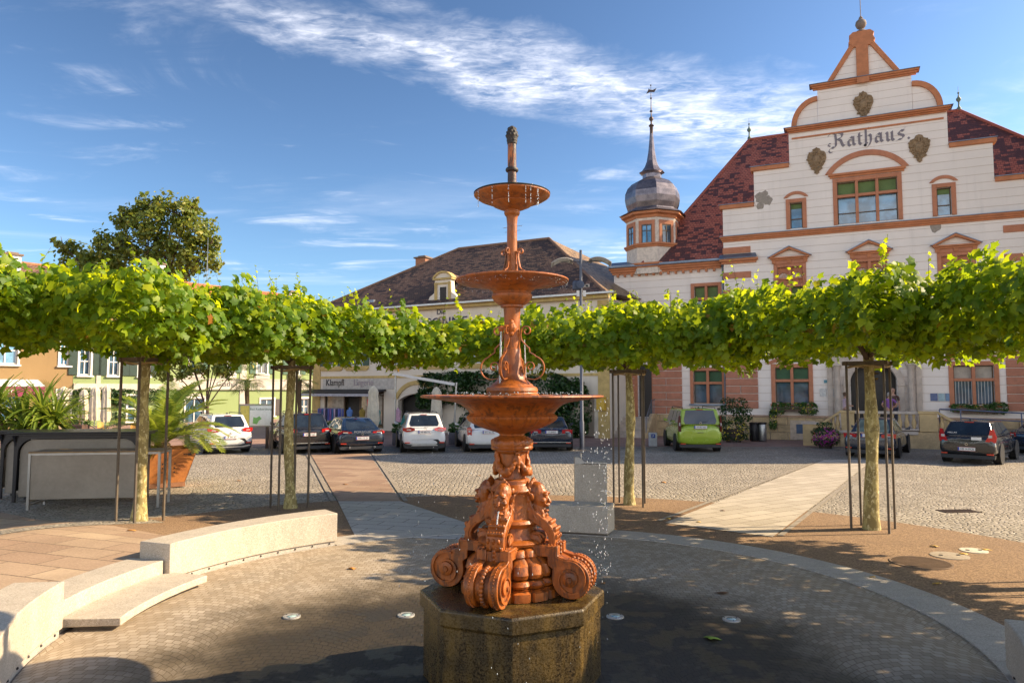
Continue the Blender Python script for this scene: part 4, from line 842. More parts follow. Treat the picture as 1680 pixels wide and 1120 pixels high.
def roof_mat(name,c1,c2,dk,amt,bw=.18,bh=.16):
    m,k=newmat(name); tc=k.n('ShaderNodeTexCoord').outputs['UV']
    b=k.n('ShaderNodeTexBrick',{'Vector':tc,'Color1':(*c1,1),'Color2':(*c2,1),'Mortar':(*[v*.25 for v in c1],1),'Scale':1.0,'Mortar Size':.012,'Mortar Smooth':.3,'Brick Width':bw,'Row Height':bh})
    st=k.n('ShaderNodeMapping',{'Vector':tc,'Scale':(1.5,3.2,1)}).outputs[0]
    # dark glazed tiles in ragged patches, snapped to tile rows
    s=k.n('ShaderNodeSeparateXYZ',{0:tc}); row=k.m('FLOOR',k.m('DIVIDE',s.outputs[1],bh)); cx=k.m('FLOOR',k.m('DIVIDE',s.outputs[0],bw*1.6)); q=k.n('ShaderNodeCombineXYZ',{0:k.m('MULTIPLY',cx,bw*1.6),1:k.m('MULTIPLY',row,bh),2:0}).outputs[0]
    n=k.noise(q,3.1,4,.75); big=k.noise(tc,.28,2,.5)
    f=k.ramp(k.m('ADD',n,k.m('MULTIPLY',k.m('SUBTRACT',big,.5),.6)),amt,amt+.025)
    c=k.mix(f,b.outputs[0],dk); c=k.mix(k.m('MULTIPLY',k.ramp(k.noise(tc,6,4),.5,.8),.3),c,tuple(v*1.5 for v in c1))
    saw=k.m('FRACT',k.m('DIVIDE',s.outputs[1],bh)); finish(k,c,.6,0,k.m('ADD',k.m('MULTIPLY',saw,-1.0),k.m('SUBTRACT',1,b.outputs[1])),.7,.03); return m
ROOF_R=roof_mat('red_roof_tiles',(.31,.085,.055),(.40,.13,.085),(.085,.032,.03),.525); ROOF_B=roof_mat('old_brown_tiles',(.15,.08,.052),(.26,.15,.095),(.06,.038,.030),.50,.17,.15); ROOF_O=roof_mat('orange_roof_tiles',(.44,.13,.045),(.58,.20,.07),(.25,.08,.04),.62)
ROOF_SUN=roof_mat('sunlit_tan_tiles',(.27,.17,.09),(.40,.27,.15),(.14,.09,.05),.56,.17,.15)  # paler tiles: sunlight on the right-hand hip put into the colour

def holes_wall(name,mat,solids,holes,y0,th,parent):
    """wall in the local xz plane, front face at y0, thickness th (backwards); solids and holes are (x0,x1,z0,z1)"""
    xs=sorted({v for r in solids+holes for v in r[:2]}); zs=sorted({v for r in solids+holes for v in r[2:]}); nx,nz=len(xs)-1,len(zs)-1
    def inside(i,j):
        if i<0 or j<0 or i>=nx or j>=nz: return False
        cx,cz=(xs[i]+xs[i+1])/2,(zs[j]+zs[j+1])/2
        return any(r[0]<cx<r[1] and r[2]<cz<r[3] for r in solids) and not any(r[0]<cx<r[1] and r[2]<cz<r[3] for r in holes)
    mb=MB(); idx={}
    def v(i,j,b):
        k=(i,j,b)
        if k not in idx: idx[k]=len(mb.v); mb.v.append((xs[i],y0+(th if b else 0),zs[j]))
        return idx[k]
    for i in range(nx):
        for j in range(nz):
            if not inside(i,j): continue
            mb.f.append((v(i,j,0),v(i+1,j,0),v(i+1,j+1,0),v(i,j+1,0))); mb.f.append((v(i,j,1),v(i,j+1,1),v(i+1,j+1,1),v(i+1,j,1)))
            for (a,b,c,d) in ((i-1,j,(i,j),(i,j+1)),(i+1,j,(i+1,j),(i+1,j+1)),(i,j-1,(i,j),(i+1,j)),(i,j+1,(i,j+1),(i+1,j+1))):
                if not inside(a,b): mb.f.append((v(*c,0),v(*d,0),v(*d,1),v(*c,1)))
    return mb.build(name,mat,parent)
def fbox(name,mat,parent,x0,x1,y0,y1,z0,z1,bev=0): return MB().box(x0,x1,y0,y1,z0,z1).build(name,mat,parent,bev=bev)
def arch_pts(cx,z,hw,rise,n=12,flip=False):
    """points on a segmental arch from left to right; chord at z"""
    Rr=(hw*hw+rise*rise)/(2*rise); cz=z+rise-Rr; a=math.asin(min(1,hw/Rr)); 
    if rise>hw: a=PI-a
    return [(cx+Rr*math.sin(-a+2*a*i/n),cz+Rr*math.cos(-a+2*a*i/n)) for i in range(n+1)]
def arch_band(cx,z,hw,rise,th,y0,y1,n=14,leg=0):
    o=arch_pts(cx,z,hw,rise,n); i=arch_pts(cx,z,hw-th,max(.05,rise-th*.9),n)
    P=[(x,y0,zz) for x,zz in o]+[(x,y0,zz) for x,zz in i[::-1]]; return P,(0,y1-y0,0)
def window(par,x0,x1,z0,z1,y,cols,rows,glass,frame=WOODF,trim=None,tw=.16,split=None,blind=None,dep=.22,mull=.05,trimd=.05,mbar=.0,name='window',sill=None,mtrim=None):
    """window filling a hole x0..x1,z0..z1 in a wall whose face is at y; a part with frame/pane sub-parts"""
    root=None
    if trim:
        b=MB().box(x0-tw,x0,y-trimd,y+.05,z0-.02,z1+tw).box(x1,x1+tw,y-trimd,y+.05,z0-.02,z1+tw).box(x0,x1,y-trimd,y+.05,z1,z1+tw)
        if mtrim:
            for xx in mtrim[0]: b.box(xx-.07,xx+.07,y-trimd+.015,y+dep,z0,z1)
            for zz in mtrim[1]: 
                xsb=[x0]+sorted(sum([[q-.07,q+.07] for q in mtrim[0]],[]))+[x1]
                for q in range(0,len(xsb),2): b.box(xsb[q],xsb[q+1],y-trimd+.02,y+dep,zz-.07,zz+.07)
        root=b.build(name,trim,par,bev=.012)
    else: root=MB().box(x0,x1,y+dep-.02,y+dep+.0,z1-.05,z1).build(name,frame,par)
    f=MB(); fw=mull
    f.box(x0,x0+fw,y+dep-.05,y+dep,z0,z1).box(x1-fw,x1,y+dep-.05,y+dep,z0,z1).box(x0+fw,x1-fw,y+dep-.05,y+dep,z0,z0+fw).box(x0+fw,x1-fw,y+dep-.05,y+dep,z1-fw,z1)
    for i in range(1,cols): c=x0+(x1-x0)*i/cols; f.box(c-fw/2,c+fw/2,y+dep-.045,y+dep-.003,z0+fw,z1-fw)
    zr=[z0+(z1-z0)*j/rows for j in range(1,rows)] if split is None else split
    for c in zr: f.box(x0+fw,x1-fw,y+dep-.04,y+dep-.005,c-fw/2,c+fw/2)
    f.build('frame',frame,root)
    fbox('pane',glass,root,x0+.01,x1-.01,y+dep+.001,y+dep+.02,z0+.01,z1-.01)
    if blind: fbox('blind',blind[0],root,x0+fw,x1-fw,y+dep-.012,y+dep-.0015,blind[1],z1-fw)
    if sill: fbox('sill',sill,root,x0-tw-.05,x1+tw+.05,y-.14,y+.02,z0-.12,z0-.025,.01)
    return root
def cornice(mb,x0,x1,y,z0,z1,d,steps=3):
    h=(z1-z0)/steps
    for i in range(steps): q=d*(i+1)/steps; mb.box(x0-q*.8,x1+q*.8,y-q,y+.02,z0+h*i,z0+h*(i+1)-(0 if i==steps-1 else .0))
    return mb
# ---------------------------------------------------------------- town hall
AR=R(65.3)
rh=thing('town_hall','ornate cream and terracotta town hall with stepped gable, red roof and onion-domed turret','town hall',(12.94,37.64,0),-(PI/2-AR))
CX=5.45
W_att=[(CX-1.36,CX-.62,11.0,13.10),(CX-.37,CX+.37,11.0,13.10),(CX+.62,CX+1.36,11.0,13.10)]
hole_att=(CX-1.36,CX+1.36,10.98,13.15); side_att=[(1.82,2.42,10.98,12.35),(2*CX-2.42,2*CX-1.82,10.98,12.35)]
piano=[(CX-3.72-.62,CX-3.72+.62),(CX-.62,CX+.62),(CX+3.72-.62,CX+3.72+.62)]
pz=(6.2,8.98); gf=[(.88,2.50),(8.86,10.48)]; gz=(1.87,3.72); portal=(CX-1.02,CX+1.02,.80,3.9)
solids=[(-1.6,12.5,0,12.5),(.05,10.85,12.5,14.4),(1.85,9.05,14.4,16.15),(3.3,7.6,16.15,18.15)]
holes=[hole_att]+side_att+[(a,b,*pz) for a,b in piano]+[(a,b,*gz) for a,b in gf]+[portal]
holes_wall('front_wall',STUC,solids,holes,0,.45,rh)
fbox('rear_block',STUC,rh,-1.3,12.2,1.3,13,0,10.4)
# dark rooms behind the windows are the window depth; gable shoulders and top
sh=MB()
for s in (-1,1):
    P=[(CX+s*2.16,.03,16.30)]+[(CX+s*(2.16+1.05*math.cos(a)),.03,16.30+1.30*math.sin(a)) for a in [i*PI/2/8 for i in range(9)]]+[(CX+s*2.16,.03,17.6)]
    sh.prism(P[:-1],(0,.38,0))
sh.build('gable_shoulder',STUC,rh)
b=MB()
for s in (-1,1):
    o=[(CX+s*(2.16+1.30*math.cos(a)),16.32+1.52*math.sin(a)) for a in [i*PI/2/10 for i in range(11)]]; i_=[(CX+s*(2.16+1.05*math.cos(a)),16.32+1.27*math.sin(a)) for a in [i*PI/2/10 for i in range(11)]]
    b.prism([(x,-.10,z) for x,z in o]+[(x,-.10,z) for x,z in i_[::-1]],(0,.62,0))
b.build('shoulder_moulding',TERR2,rh)
MB().prism([(CX-1.55,.03,18.45),(CX+1.55,.03,18.45),(CX+.42,.03,20.25),(CX-.42,.03,20.25)],(0,.36,0)).build('gable_top',STUC,rh)
b=MB()
for s in (-1,1): b.prism([(CX+s*1.72,-.07,18.44),(CX+s*1.45,-.07,18.44),(CX+s*.30,-.07,20.2),(CX+s*.48,-.07,20.35)],(0,.5,0))
b.prism([(CX-.28,-.10,18.44),(CX+.28,-.10,18.44),(CX+.28,-.10,20.1),(CX-.28,-.10,20.1)],(0,.12,0))
b.prism([(CX-.40,-.09,20.08),(CX+.40,-.09,20.08),(CX+.62,-.09,20.35),(CX+.52,-.09,20.55),(CX+.58,-.09,20.72),(CX+.40,-.09,20.88),(CX-.40,-.09,20.88),(CX-.58,-.09,20.72),(CX-.52,-.09,20.55),(CX-.62,-.09,20.35)],(0,.55,0))
b.build('gable_trim',TERR2,rh,bev=.02)
MB().lathe([(.30,20.88),(.26,20.95),(.12,21.0),(.10,21.08),(.20,21.16),(.27,21.32),(.24,21.48),(.14,21.58),(.08,21.62),(.10,21.68),(.05,21.74),(.02,21.8),(.015,24.2)],16,c=(CX,.2,0)).build('finial',PM('stone_finial',(.22,.17,.14),.8),rh,smooth=50)
cn=MB()
cornice(cn,3.15,7.75,0,18.15,18.42,.22); cornice(cn,1.95,8.95,0,16.05,16.28,.30)
cn.box(2.0,8.9,-.05,.02,15.72,15.80)
cornice(cn,-1.6,12.5,0,10.55,10.83,.20); cn.box(-.28+CX,.28+CX,-.26,-.2,18.10,18.40)
cn.build('cornice',TERR2,rh)
st=MB()
for x0,x1,z in ((-1.75,.03,12.5),(10.87,12.65,12.5),(-.1,1.83,14.4),(9.07,11.0,14.4)): st.box(x0,x1,-.12,.46,z-.14,z+.08)
st.build('step_coping',TERR2,rh,bev=.02)
fl=MB()
for x0,x1,z in ((-1.8,.045,12.5),(10.86,12.7,12.5),(-.15,1.845,14.4),(9.06,11.05,14.4)): fl.box(x0,x1,-.16,.5,z+.083,z+.11)
fl.box(1.62,9.3,-.34,.5,16.283,16.305).box(2.92,7.98,-.27,.5,18.423,18.445).box(-1.78,12.68,-.25,-.001,10.833,10.86); fl.build('lead_flashing',ZINC,rh)
# attic windows
def rwin(x0,x1,z0,z1,sp,glass,blind,mt=([],[]),cols=1,sill=None,tw=.16,name='window'): return window(rh,x0,x1,z0,z1,0,cols,1,glass,WOODF,TERR,tw,sp,blind,mtrim=mt,sill=sill,name=name)
rwin(CX-1.36,CX+1.36,10.98,13.15,[11.55,12.45],GLASS_B,(BLIND,12.46),([CX-.46,CX+.46],[12.42]),3,tw=.20)
for a,b_,c,d in side_att: rwin(a,b_,c,d,[11.5],GLASS_B,(BLIND,12.05),tw=.2)
hd=MB(); cornice(hd,CX-1.62,CX+1.62,0,13.38,13.60,.16,2); hd.build('window_hood',TERR2,rh)
P,v=arch_band(CX,13.62,1.90,1.05,.30,-.07,.02); MB().prism(P,v).build('arch_moulding',TERR,rh)
for a,b_,c,d in side_att:
    cx=(a+b_)/2; P,v=arch_band(cx,12.62,.60,.32,.17,-.06,.02); MB().prism(P,v).build('arch_moulding',TERR,rh)
MB().ball((CX,-.02,14.92),.07,8,6).build('vent',BLACKP,rh)
# piano nobile windows with pediments
for a,b_ in piano:
    cx=(a+b_)/2; w=rwin(a,b_,pz[0],pz[1],[8.0],GLASS,(BLIND,7.5),([cx],[8.0]),2,tw=.17)
    b=MB().box(a-.17,b_+.17,-.09,.0,pz[1]+.16,9.42-.10); b.build('frieze',TERR,rh)
    MB().box(a+.01,b_-.01,.15,.20,8.06,pz[1]-.01).build('tympanum',TERR,w)
    fan=MB()
    for s in (-1,1):
        c=cx+s*.32
        fan.prism([(c+.24*math.cos(t_),.10,8.44+.24*math.sin(t_)) for t_ in [i*PI/10 for i in range(11)]],(0,.05,0))
    fan.build('shell_fan',PM('light_shell',(.62,.52,.45),.8),w)
    rib=MB()
    for s in (-1,1):
        c=cx+s*.32; P,v=arch_band(c,8.44,.31,.31,.055,.04,.16,10); rib.prism(P,v)
        for i in range(1,8): t_=i*PI/8; rib.prism([(c+.06*math.cos(t_)-.008,.085,8.44+.06*math.sin(t_)),(c+.06*math.cos(t_)+.008,.085,8.44+.06*math.sin(t_)),(c+.25*math.cos(t_)+.008,.085,8.44+.25*math.sin(t_)),(c+.25*math.cos(t_)-.008,.085,8.44+.25*math.sin(t_))],(0,.02,0))
        rib.box(c-.30,c+.30,.04,.16,8.33,8.42)
    rib.build('shell_ribs',TERR,w)
    pd=MB(); pd.box(a-.34,b_+.34,-.22,0,9.42,9.50).box(a-.26,b_+.26,-.14,0,9.33,9.419)
    for s in (-1,1): pd.prism([(cx+s*(.62+.42),-.24,9.502),(cx+s*(.62+.24),-.24,9.502),(cx,-.24,9.90),(cx,-.24,10.02)],(0,.24,0))
    pd.box(a-.24,a-.06,-.13,0,9.18,9.329).box(b_+.06,b_+.24,-.13,0,9.18,9.329).box(cx-.09,cx+.09,-.13,0,9.18,9.329); pd.build('pediment',TERR2,rh,bev=.01)
    pf=MB()
    for s in (-1,1): pf.prism([(cx+s*1.08,-.27,9.515),(cx+s*1.0,-.27,9.515),(cx,-.27,10.03),(cx,-.27,10.065)],(0,.27,0))
    pf.build('pediment_flashing',ZINC,rh)
# ground floor windows with segmental hoods
for i,(a,b_) in enumerate(gf):
    cx=(a+b_)/2; rwin(a,b_,gz[0],gz[1],[3.05],GLASS,(BLIND2 if i==0 else CURT,3.12),([cx],[3.05]),2,sill=TERR2,tw=.20)
    P,v=arch_band(cx,3.92,1.28,.42,.26,-.07,.02); MB().prism(P,v).build('arch_moulding',TERR,rh)
    if i==1:
        g=MB(); [g.box(a+.06+.13*j,a+.075+.13*j,.03,.045,1.9,3.0) for j in range(12)]; g.build('window_bars',WHITEP,rh)
# rustication
def rustic(x0,x1,z0,z1,y,name='rusticated_pilaster',bh=.40,split=True):
    b=MB(); z=z0; i=0
    while z<z1-.1:
        h=min(bh,z1-z)-.035; xs=[x0,x1] if (i%2 or not split) else [x0,(x0+x1)/2-.06,x1]
        for j in range(len(xs)-1): b.box(xs[j]+(.02 if j else 0),xs[j+1]-(.02 if j<len(xs)-2 else 0),y-.07,y+.01,z,z+h)
        z+=bh; i+=1
    return b.build(name,RUST,rh,bev=.02)
rustic(-1.62,.02,1.6,5.3,0); rustic(10.95,12.52,1.6,5.3,0)
b=MB()
for z in (6.6,7.6,8.55,9.9): b.box(-1.64,-.2,-.05,.01,z,z+.34).box(11.1,12.54,-.05,.01,z,z+.34)
b.build('corner_band',TERR,rh,bev=.015)
fbox('string_course',TERR2,rh,-1.66,12.56,-.14,-.001,5.35,5.6,.02)
def plinth(x0,x1,z1,y): 
    b=MB(); z=0; i=0
    while z<z1-.05:
        x=x0-(.0 if i%2 else .35); 
        while x<x1: a=max(x0,x); c=min(x1,x+.85); b.box(a+.006,c-.006,y-.10,y-.001,z+.005,min(z1,z+.38)-.005) if c-a>.05 else None; x+=.86
        z+=.39; i+=1
    return b.build('stone_plinth',SAND,rh,bev=.012)
plinth(-1.64,3.6,1.15,0); plinth(7.4,12.54,1.15,0)
fbox('plinth_moulding',PM('plinth_trim',(.46,.30,.20),.8),rh,-1.66,3.6,-.13,-.001,1.16,1.26); fbox('plinth_moulding',PM('plinth_trim',(.46,.30,.20),.8),rh,7.4,12.54,-.13,-.001,1.16,1.26)
w=MB().box(1.55,2.75,-.14,-.102,.02,1.02).build('cellar_window',PM('cellar_surround',(.60,.47,.34),.8),rh,bev=.01); fbox('cellar_grille',PM('blue_grille',(.06,.10,.17),.5),w,1.85,2.55,-.16,-.141,.35,.82)
# portal
pr=MB()
for s in (-1,1):
    x=CX+s*1.62; pr.box(x-.20,x+.20,-.42,-.001,.78,.98); pr.lathe([(.155,.98),(.165,1.02),(.15,1.1),(.15,1.15)],20,c=(x,-.22,0)); pr.lathe([(.14,1.15),(.145,1.9),(.135,3.55),(.15,3.6),(.17,3.66),(.20,3.75)],20,c=(x,-.22,0)); pr.box(x-.21,x+.21,-.44,-.001,3.76,3.86)
    pr.box(CX+s*1.20-.14,CX+s*1.20+.14,-.16,-.001,.78,2.75); pr.box(CX+s*1.20-.18,CX+s*1.20+.18,-.20,-.001,2.76,2.86)
    pr.box(CX+s*1.97-.12,CX+s*1.97+.12,-.10,-.001,.78,3.86)
P,v=arch_band(CX,2.87,1.34,1.34,.30,-.14,-.001,18); pr.prism(P,v)
pr.box(CX-2.15,CX+2.15,-.30,-.001,4.42,4.62).box(CX-2.05,CX+2.05,-.12,-.001,3.87,4.419); pr.build('portal',STONE,rh,smooth=35)
# spandrel: fills the square hole above the arch
sp_=MB(); ar=arch_pts(CX,2.86,1.04,1.03,18)
for s0,s1 in ((0,9),(9,18)):
    seg=ar[s0:s1+1]; P=[(x,.02,z) for x,z in seg]; P+= [(seg[-1][0],.02,3.92),(seg[0][0],.02,3.92)] ; sp_.prism(P,(0,.42,0))
sp_.build('portal_spandrel',STONE,rh)
dd=MB().box(CX-1.04,CX+1.04,1.2,1.25,.78,3.95); dd.build('entrance_door',PM('dark_door',(.025,.02,.018),.4),rh); fbox('porch_floor',STONE,rh,CX-1.04,CX+1.04,0,1.2,.70,.778)
g=MB(); 
for i in range(14): a=.2+i*.2; g.tube([(CX+.15*math.cos(a*3),1.1,3.1+.05*i),(CX+.3*math.sin(a*5),1.08,3.12+.04*i)],.018,5)
g.build('gilt_ironwork',PM('gilt_iron',(.50,.30,.06),.4,.8),rh)
for x,z,w_,h_,cc,nm in ((3.15,2.45,.30,.42,(.62,.60,.56),'notice_sheet'),(3.50,2.42,.32,.44,(.70,.70,.68),'notice_sheet'),(3.38,3.0,.34,.16,(.10,.30,.36),'house_number_sign'),(8.02,2.22,.30,.36,(.12,.16,.30),'enamel_sign'),(8.33,2.22,.26,.36,(.35,.48,.52),'enamel_sign'),(8.62,2.22,.26,.36,(.18,.28,.42),'enamel_sign')):
    fbox(nm,PM('sign_%g'%cc[2]+nm,cc,.5,scale=12),rh,x-w_/2,x+w_/2,-.03,-.001,z-h_/2,z+h_/2)
# left wing (slightly set back) with entrance stair
lw=.5
holes_wall('side_wing_wall',STUC,[(-7.9,-1.6,0,9.3)],[(-3.42,-1.88,1.83,3.62),(-6.55,-5.75,1.05,4.0),(-3.3,-2.0,6.3,8.3)],lw,.4,rh)
fbox('side_wing_block',STUC,rh,-7.6,-1.301,lw+.402,11.5,0,9.2)
rwin2=window(rh,-3.42,-1.88,1.83,3.62,lw,2,1,GLASS,WOODF,TERR,.18,[2.95],(BLIND2,3.02),mtrim=([-2.65],[2.95]),sill=ZINC)
window(rh,-3.3,-2.0,6.3,8.3,lw,2,1,GLASS,WOODF,TERR,.18,[7.6],(BLIND,7.6),mtrim=([-2.65],[7.6]))
rustic(-5.70,-4.05,1.25,5.3,lw); rustic(-7.92,-6.75,1.25,5.3,lw)
fbox('string_course',TERR2,rh,-7.94,-1.66,lw-.13,lw-.001,5.35,5.58,.02)
c=MB(); cornice(c,-7.9,-1.9,lw,9.25,9.62,.28); [c.box(-7.7+i*.42,-7.58+i*.42,lw-.2,lw,9.10,9.249) for i in range(14)]; cornice(c,-1.62,-.0,0,9.35,9.60,.22,2); c.build('eaves_cornice',TERR2,rh)
gt=MB().strip([(-8.2,lw-.34,9.68),(-1.66,lw-.34,9.68)],(0,.16,0),.12); gt.prism([(-8.2,lw-.42,9.63),(-1.65,lw-.42,9.63),(-1.65,lw+.5,10.05),(-8.2,lw+.5,10.05)],(0,0,.03)); gt.prism([(-1.85,-.28,9.61),(.15,-.28,9.61),(.05,-.001,9.86),(-1.8,-.001,9.86)],(0,0,.02)); gt.build('gutter',ZINC,rh)
MB().tube([(-1.72,lw-.3,9.6),(-1.72,lw-.18,9.3),(-1.72,lw-.10,9.0),(-1.72,lw-.10,.1)],.045,8).build('downpipe',ZINC,rh,smooth=60)
fbox('side_door',PM('dark_door',(.025,.02,.018),.4),rh,-6.55,-5.75,lw+.3,lw+.36,1.05,4.0); fbox('door_surround',TERR,rh,-6.75,-6.56,lw-.05,lw-.001,1.05,4.2); fbox('door_surround',TERR,rh,-5.74,-5.702,lw-.05,lw-.001,1.05,4.2)
def plinth2():
    b=MB(); z=0; i=0
    while z<1.2:
        x=-5.7-(.0 if i%2 else .4)
        while x<-1.62: a=max(-5.7,x); c_=min(-1.62,x+.8); (b.box(a+.006,c_-.006,lw-.09,lw-.001,z+.005,min(1.22,z+.40)-.005) if c_-a>.05 else None); x+=.81
        z+=.41; i+=1
    b.build('stone_plinth',SAND,rh,bev=.012)
plinth2()
# side stair with cheek wall and rail
s_=MB(); 
for i in range(6): s_.box(-7.4,-5.72,lw-.28*(6-i)-.6+.0,lw-.10,.001+.17*i,.17*(i+1))
s_.build('side_stair',STONE,rh); 
MB().prism([(-5.66,lw-.1,0),(-5.66,lw-2.3,0),(-5.66,lw-2.3,.25),(-5.66,lw-.9,1.25),(-5.66,lw-.1,1.25)],(.22,0,0)).build('stair_cheek',SAND,rh)
rl=MB().tube([(-5.55,lw-2.25,.26),(-5.55,lw-2.25,1.05),(-5.55,lw-.9,2.0),(-5.55,lw-.15,2.05)],.022,6); [rl.tube([(-5.55,lw-2.1+.26*i,.3+.18*i if i<6 else 1.25),(-5.55,lw-2.1+.26*i,1.12+.185*i if i<6 else 2.0)],.010,5) for i in range(8)]; rl.build('stair_rail',ZINC,rh)
# roof: hipped, ridge parallel to the front
xr0,xr1,zr,yr=-.75,10.4,18.1,6.0; e=.15
V=[(-6.2,lw-.35,9.7),(14.0+4.9,lw-.35,9.7),(18.9,12.6,9.7),(-7.9,12.6,9.7),(xr0,yr,zr),(xr1,yr,zr)]
MB().add(V,[(0,1,5,4),(1,2,5),(2,3,4,5),(3,0,4),(3,2,1,0)]).build('main_roof',ROOF_R,rh)
rdg=MB().tube([V[4],V[5]],.09,8); 
for a,b_ in ((0,4),(1,5),(2,5),(3,4)): rdg.tube([V[a],V[b_]],.085,8)
rdg.build('ridge_tiles',PM('ridge_tile',(.30,.08,.055),.6),rh,smooth=60)
for x in (xr0,xr1): MB().lathe([(.10,0),(.12,.1),(.05,.2),(.04,.45),(.12,.55),(.13,.65),(.05,.75),(.02,.9),(.06,.98),(.012,1.05),(.008,1.35)],10,c=(x,yr,zr)).build('roof_finial',PM('green_copper',(.10,.16,.13),.6),rh,smooth=50)
MB().tube([(-2.9,lw+.6,10.3),(-2.7,1.9,12.1),(-2.4,3.4,14.2)],.014,5).build('lightning_rod',METAL,rh)
# east wing beyond the right edge of the photo
holes_wall('side_wing_wall',STUC,[(12.5,19,0,9.3)],[(14.2,15.7,1.83,3.62),(16.6,18.0,1.83,3.62)],lw,.4,rh); fbox('side_wing_block',STUC,rh,12.201,18.8,lw+.402,11.5,0,9.2)
for a in (14.2,16.6): window(rh,a,a+1.45,1.83,3.62,lw,2,1,GLASS,WOODF,TERR,.18,[2.95],(BLIND2,3.02),mtrim=([a+.72],[2.95]),sill=ZINC)
c=MB(); cornice(c,12.8,19,lw,9.25,9.62,.28); c.build('eaves_cornice',TERR2,rh)
# turret
tx,ty,tr=-5.85,1.65,1.55
def oct_(r,z0,z1,name,mat,bev=0,r2=None): return MB().lathe([(r,z0),(r2 or r,z1)],8,c=(tx,ty,0),a0=PI/8).build(name,mat,rh,bev=bev)
oct_(tr,9.2,12.5,'turret_wall',PM('turret_stucco',(.70,.60,.50),.85))
for zz_,r0,r1,h in ((10.72,tr,tr+.16,.22),(12.42,tr,tr+.30,.34),(9.55,tr,tr+.22,.25)):
    MB().lathe([(r0,zz_-.01),(r0+.06,zz_),(r0+.1,zz_+h*.4),(r1,zz_+h*.6),(r1,zz_+h),(r0-.1,zz_+h+.01)],8,c=(tx,ty,0),a0=PI/8).build('turret_cornice',TERR2,rh)
ap=tr*math.cos(PI/8)
for i in range(8):
    a=i*PI/4; n_=Vector((math.cos(a),math.sin(a),0)); t_=Vector((-n_.y,n_.x,0)); c0=Vector((tx,ty,0))+n_*ap
    def ob(u0,u1,d0,d1,z0,z1): return [c0+t_*u0+n_*d0+Vector((0,0,z0)),c0+t_*u1+n_*d0+Vector((0,0,z0)),c0+t_*u1+n_*d1+Vector((0,0,z0)),c0+t_*u0+n_*d1+Vector((0,0,z0)),c0+t_*u0+n_*d0+Vector((0,0,z1)),c0+t_*u1+n_*d0+Vector((0,0,z1)),c0+t_*u1+n_*d1+Vector((0,0,z1)),c0+t_*u0+n_*d1+Vector((0,0,z1))]
    w=MB().hexa(ob(-.46,-.30,0,.05,10.96,12.25)).hexa(ob(.30,.46,0,.05,10.96,12.25)).hexa(ob(-.299,.299,0,.05,12.02,12.25)).build('turret_window',TERR,rh)
    MB().hexa(ob(-.299,.299,.005,.012,10.98,12.019)).build('pane',GLASS_B if i in (5,6) else GLASS,w)
    MB().hexa(ob(-.30,-.25,.013,.035,10.98,12.0)).hexa(ob(.25,.30,.013,.035,10.98,12.0)).hexa(ob(-.025,.025,.013,.035,10.98,12.0)).hexa(ob(-.24,-.03,.014,.034,11.62,11.66)).hexa(ob(.03,.24,.014,.034,11.62,11.66)).hexa(ob(-.24,.24,.014,.034,11.95,12.0)).build('frame',WOODF,w)
dm=[(1.98,12.78),(1.72,12.92),(1.50,13.02),(1.46,13.10),(1.56,13.40),(1.62,13.75),(1.60,14.10),(1.46,14.45),(1.20,14.72),(.85,14.90),(.62,14.99),(.56,15.06),(.56,15.28),(.60,15.32),(.76,15.40),(.72,15.46),(.60,15.52),(.42,15.78),(.30,16.1),(.20,16.7),(.13,17.4),(.10,17.8)]
MB().lathe(dm,8,c=(tx,ty,0),a0=PI/8).build('onion_dome',DOME,rh)
sp2=MB().lathe([(.10,17.78),(.10,18.2),(.17,18.28),(.05,18.4),(.05,18.55),(.13,18.65),(.13,18.75),(.04,18.85),(.03,19.1),(.10,19.16),(.03,19.25),(.02,19.9),(.07,19.96),(.02,20.02),(.012,20.7),(.05,20.76),(.005,20.82)],10,c=(tx,ty,0))
sp2.build('spire_rod',PM('dark_copper',(.10,.07,.06),.5,.6),rh,smooth=50)
MB().prism([(tx-.28,ty,20.28),(tx-.05,ty,20.36),(tx+.20,ty,20.30),(tx+.34,ty,20.52),(tx+.12,ty,20.46),(tx-.06,ty,20.50),(tx-.12,ty,20.60),(tx-.18,ty,20.46)],(0,.02,0)).build('weather_vane',PM('dark_copper',(.10,.07,.06),.5,.6),rh)
# cartouches
def cart(cx,cz,s):
    b=MB(); rd=random.Random(int(cx*10)); out=[(0,.72),(.16,.66),(.22,.52),(.40,.46),(.48,.30),(.50,.08),(.42,-.14),(.34,-.30),(.24,-.42),(.30,-.50),(.16,-.56),(.10,-.66),(.12,-.72),(0,-.82)]
    P=[(cx+x*s,-.05,cz+z*s) for x,z in out]+[(cx-x*s,-.05,cz+z*s) for x,z in out[-2:0:-1]]; b.prism(P,(0,.06,0))
    for _ in range(90):
        i=rd.randrange(len(out)-1); u=rd.random()**.6; x=out[i][0]*u*rd.choice((-1,1)); z=out[i][1]*u; b.ball((cx+x*s,-.06,cz+z*s),(rd.uniform(.03,.08)*s,.05,rd.uniform(.03,.08)*s),6,4)
    b.ball((cx,-.06,cz+.02),(.20*s,.08,.26*s),10,8); o=b.build('cartouche',ORN,rh); return o
cart(3.18,14.45,.92); cart(7.82,14.45,.92); cart(5.43,17.03,.92)
for cx_,cz_,s_ in ((.42,12.75,.42),(.75,12.62,.30),(.35,12.35,.22),(.60,13.0,.2),(8.4,10.42,.3)):
    rd_=random.Random(int(cx_*100)); q_=[s_*rd_.uniform(.62,1.0) for i in range(14)]; P=[(cx_+q_[i]*math.cos(i*PI/7),-.004-.0005*cx_,cz_+q_[i]*math.sin(i*PI/7)) for i in range(14)]; MB().prism(P,(0,.003,0)).build('bare_plaster_patch',PM('grey_plaster',(.34,.29,.24),.9,scale=9),rh)
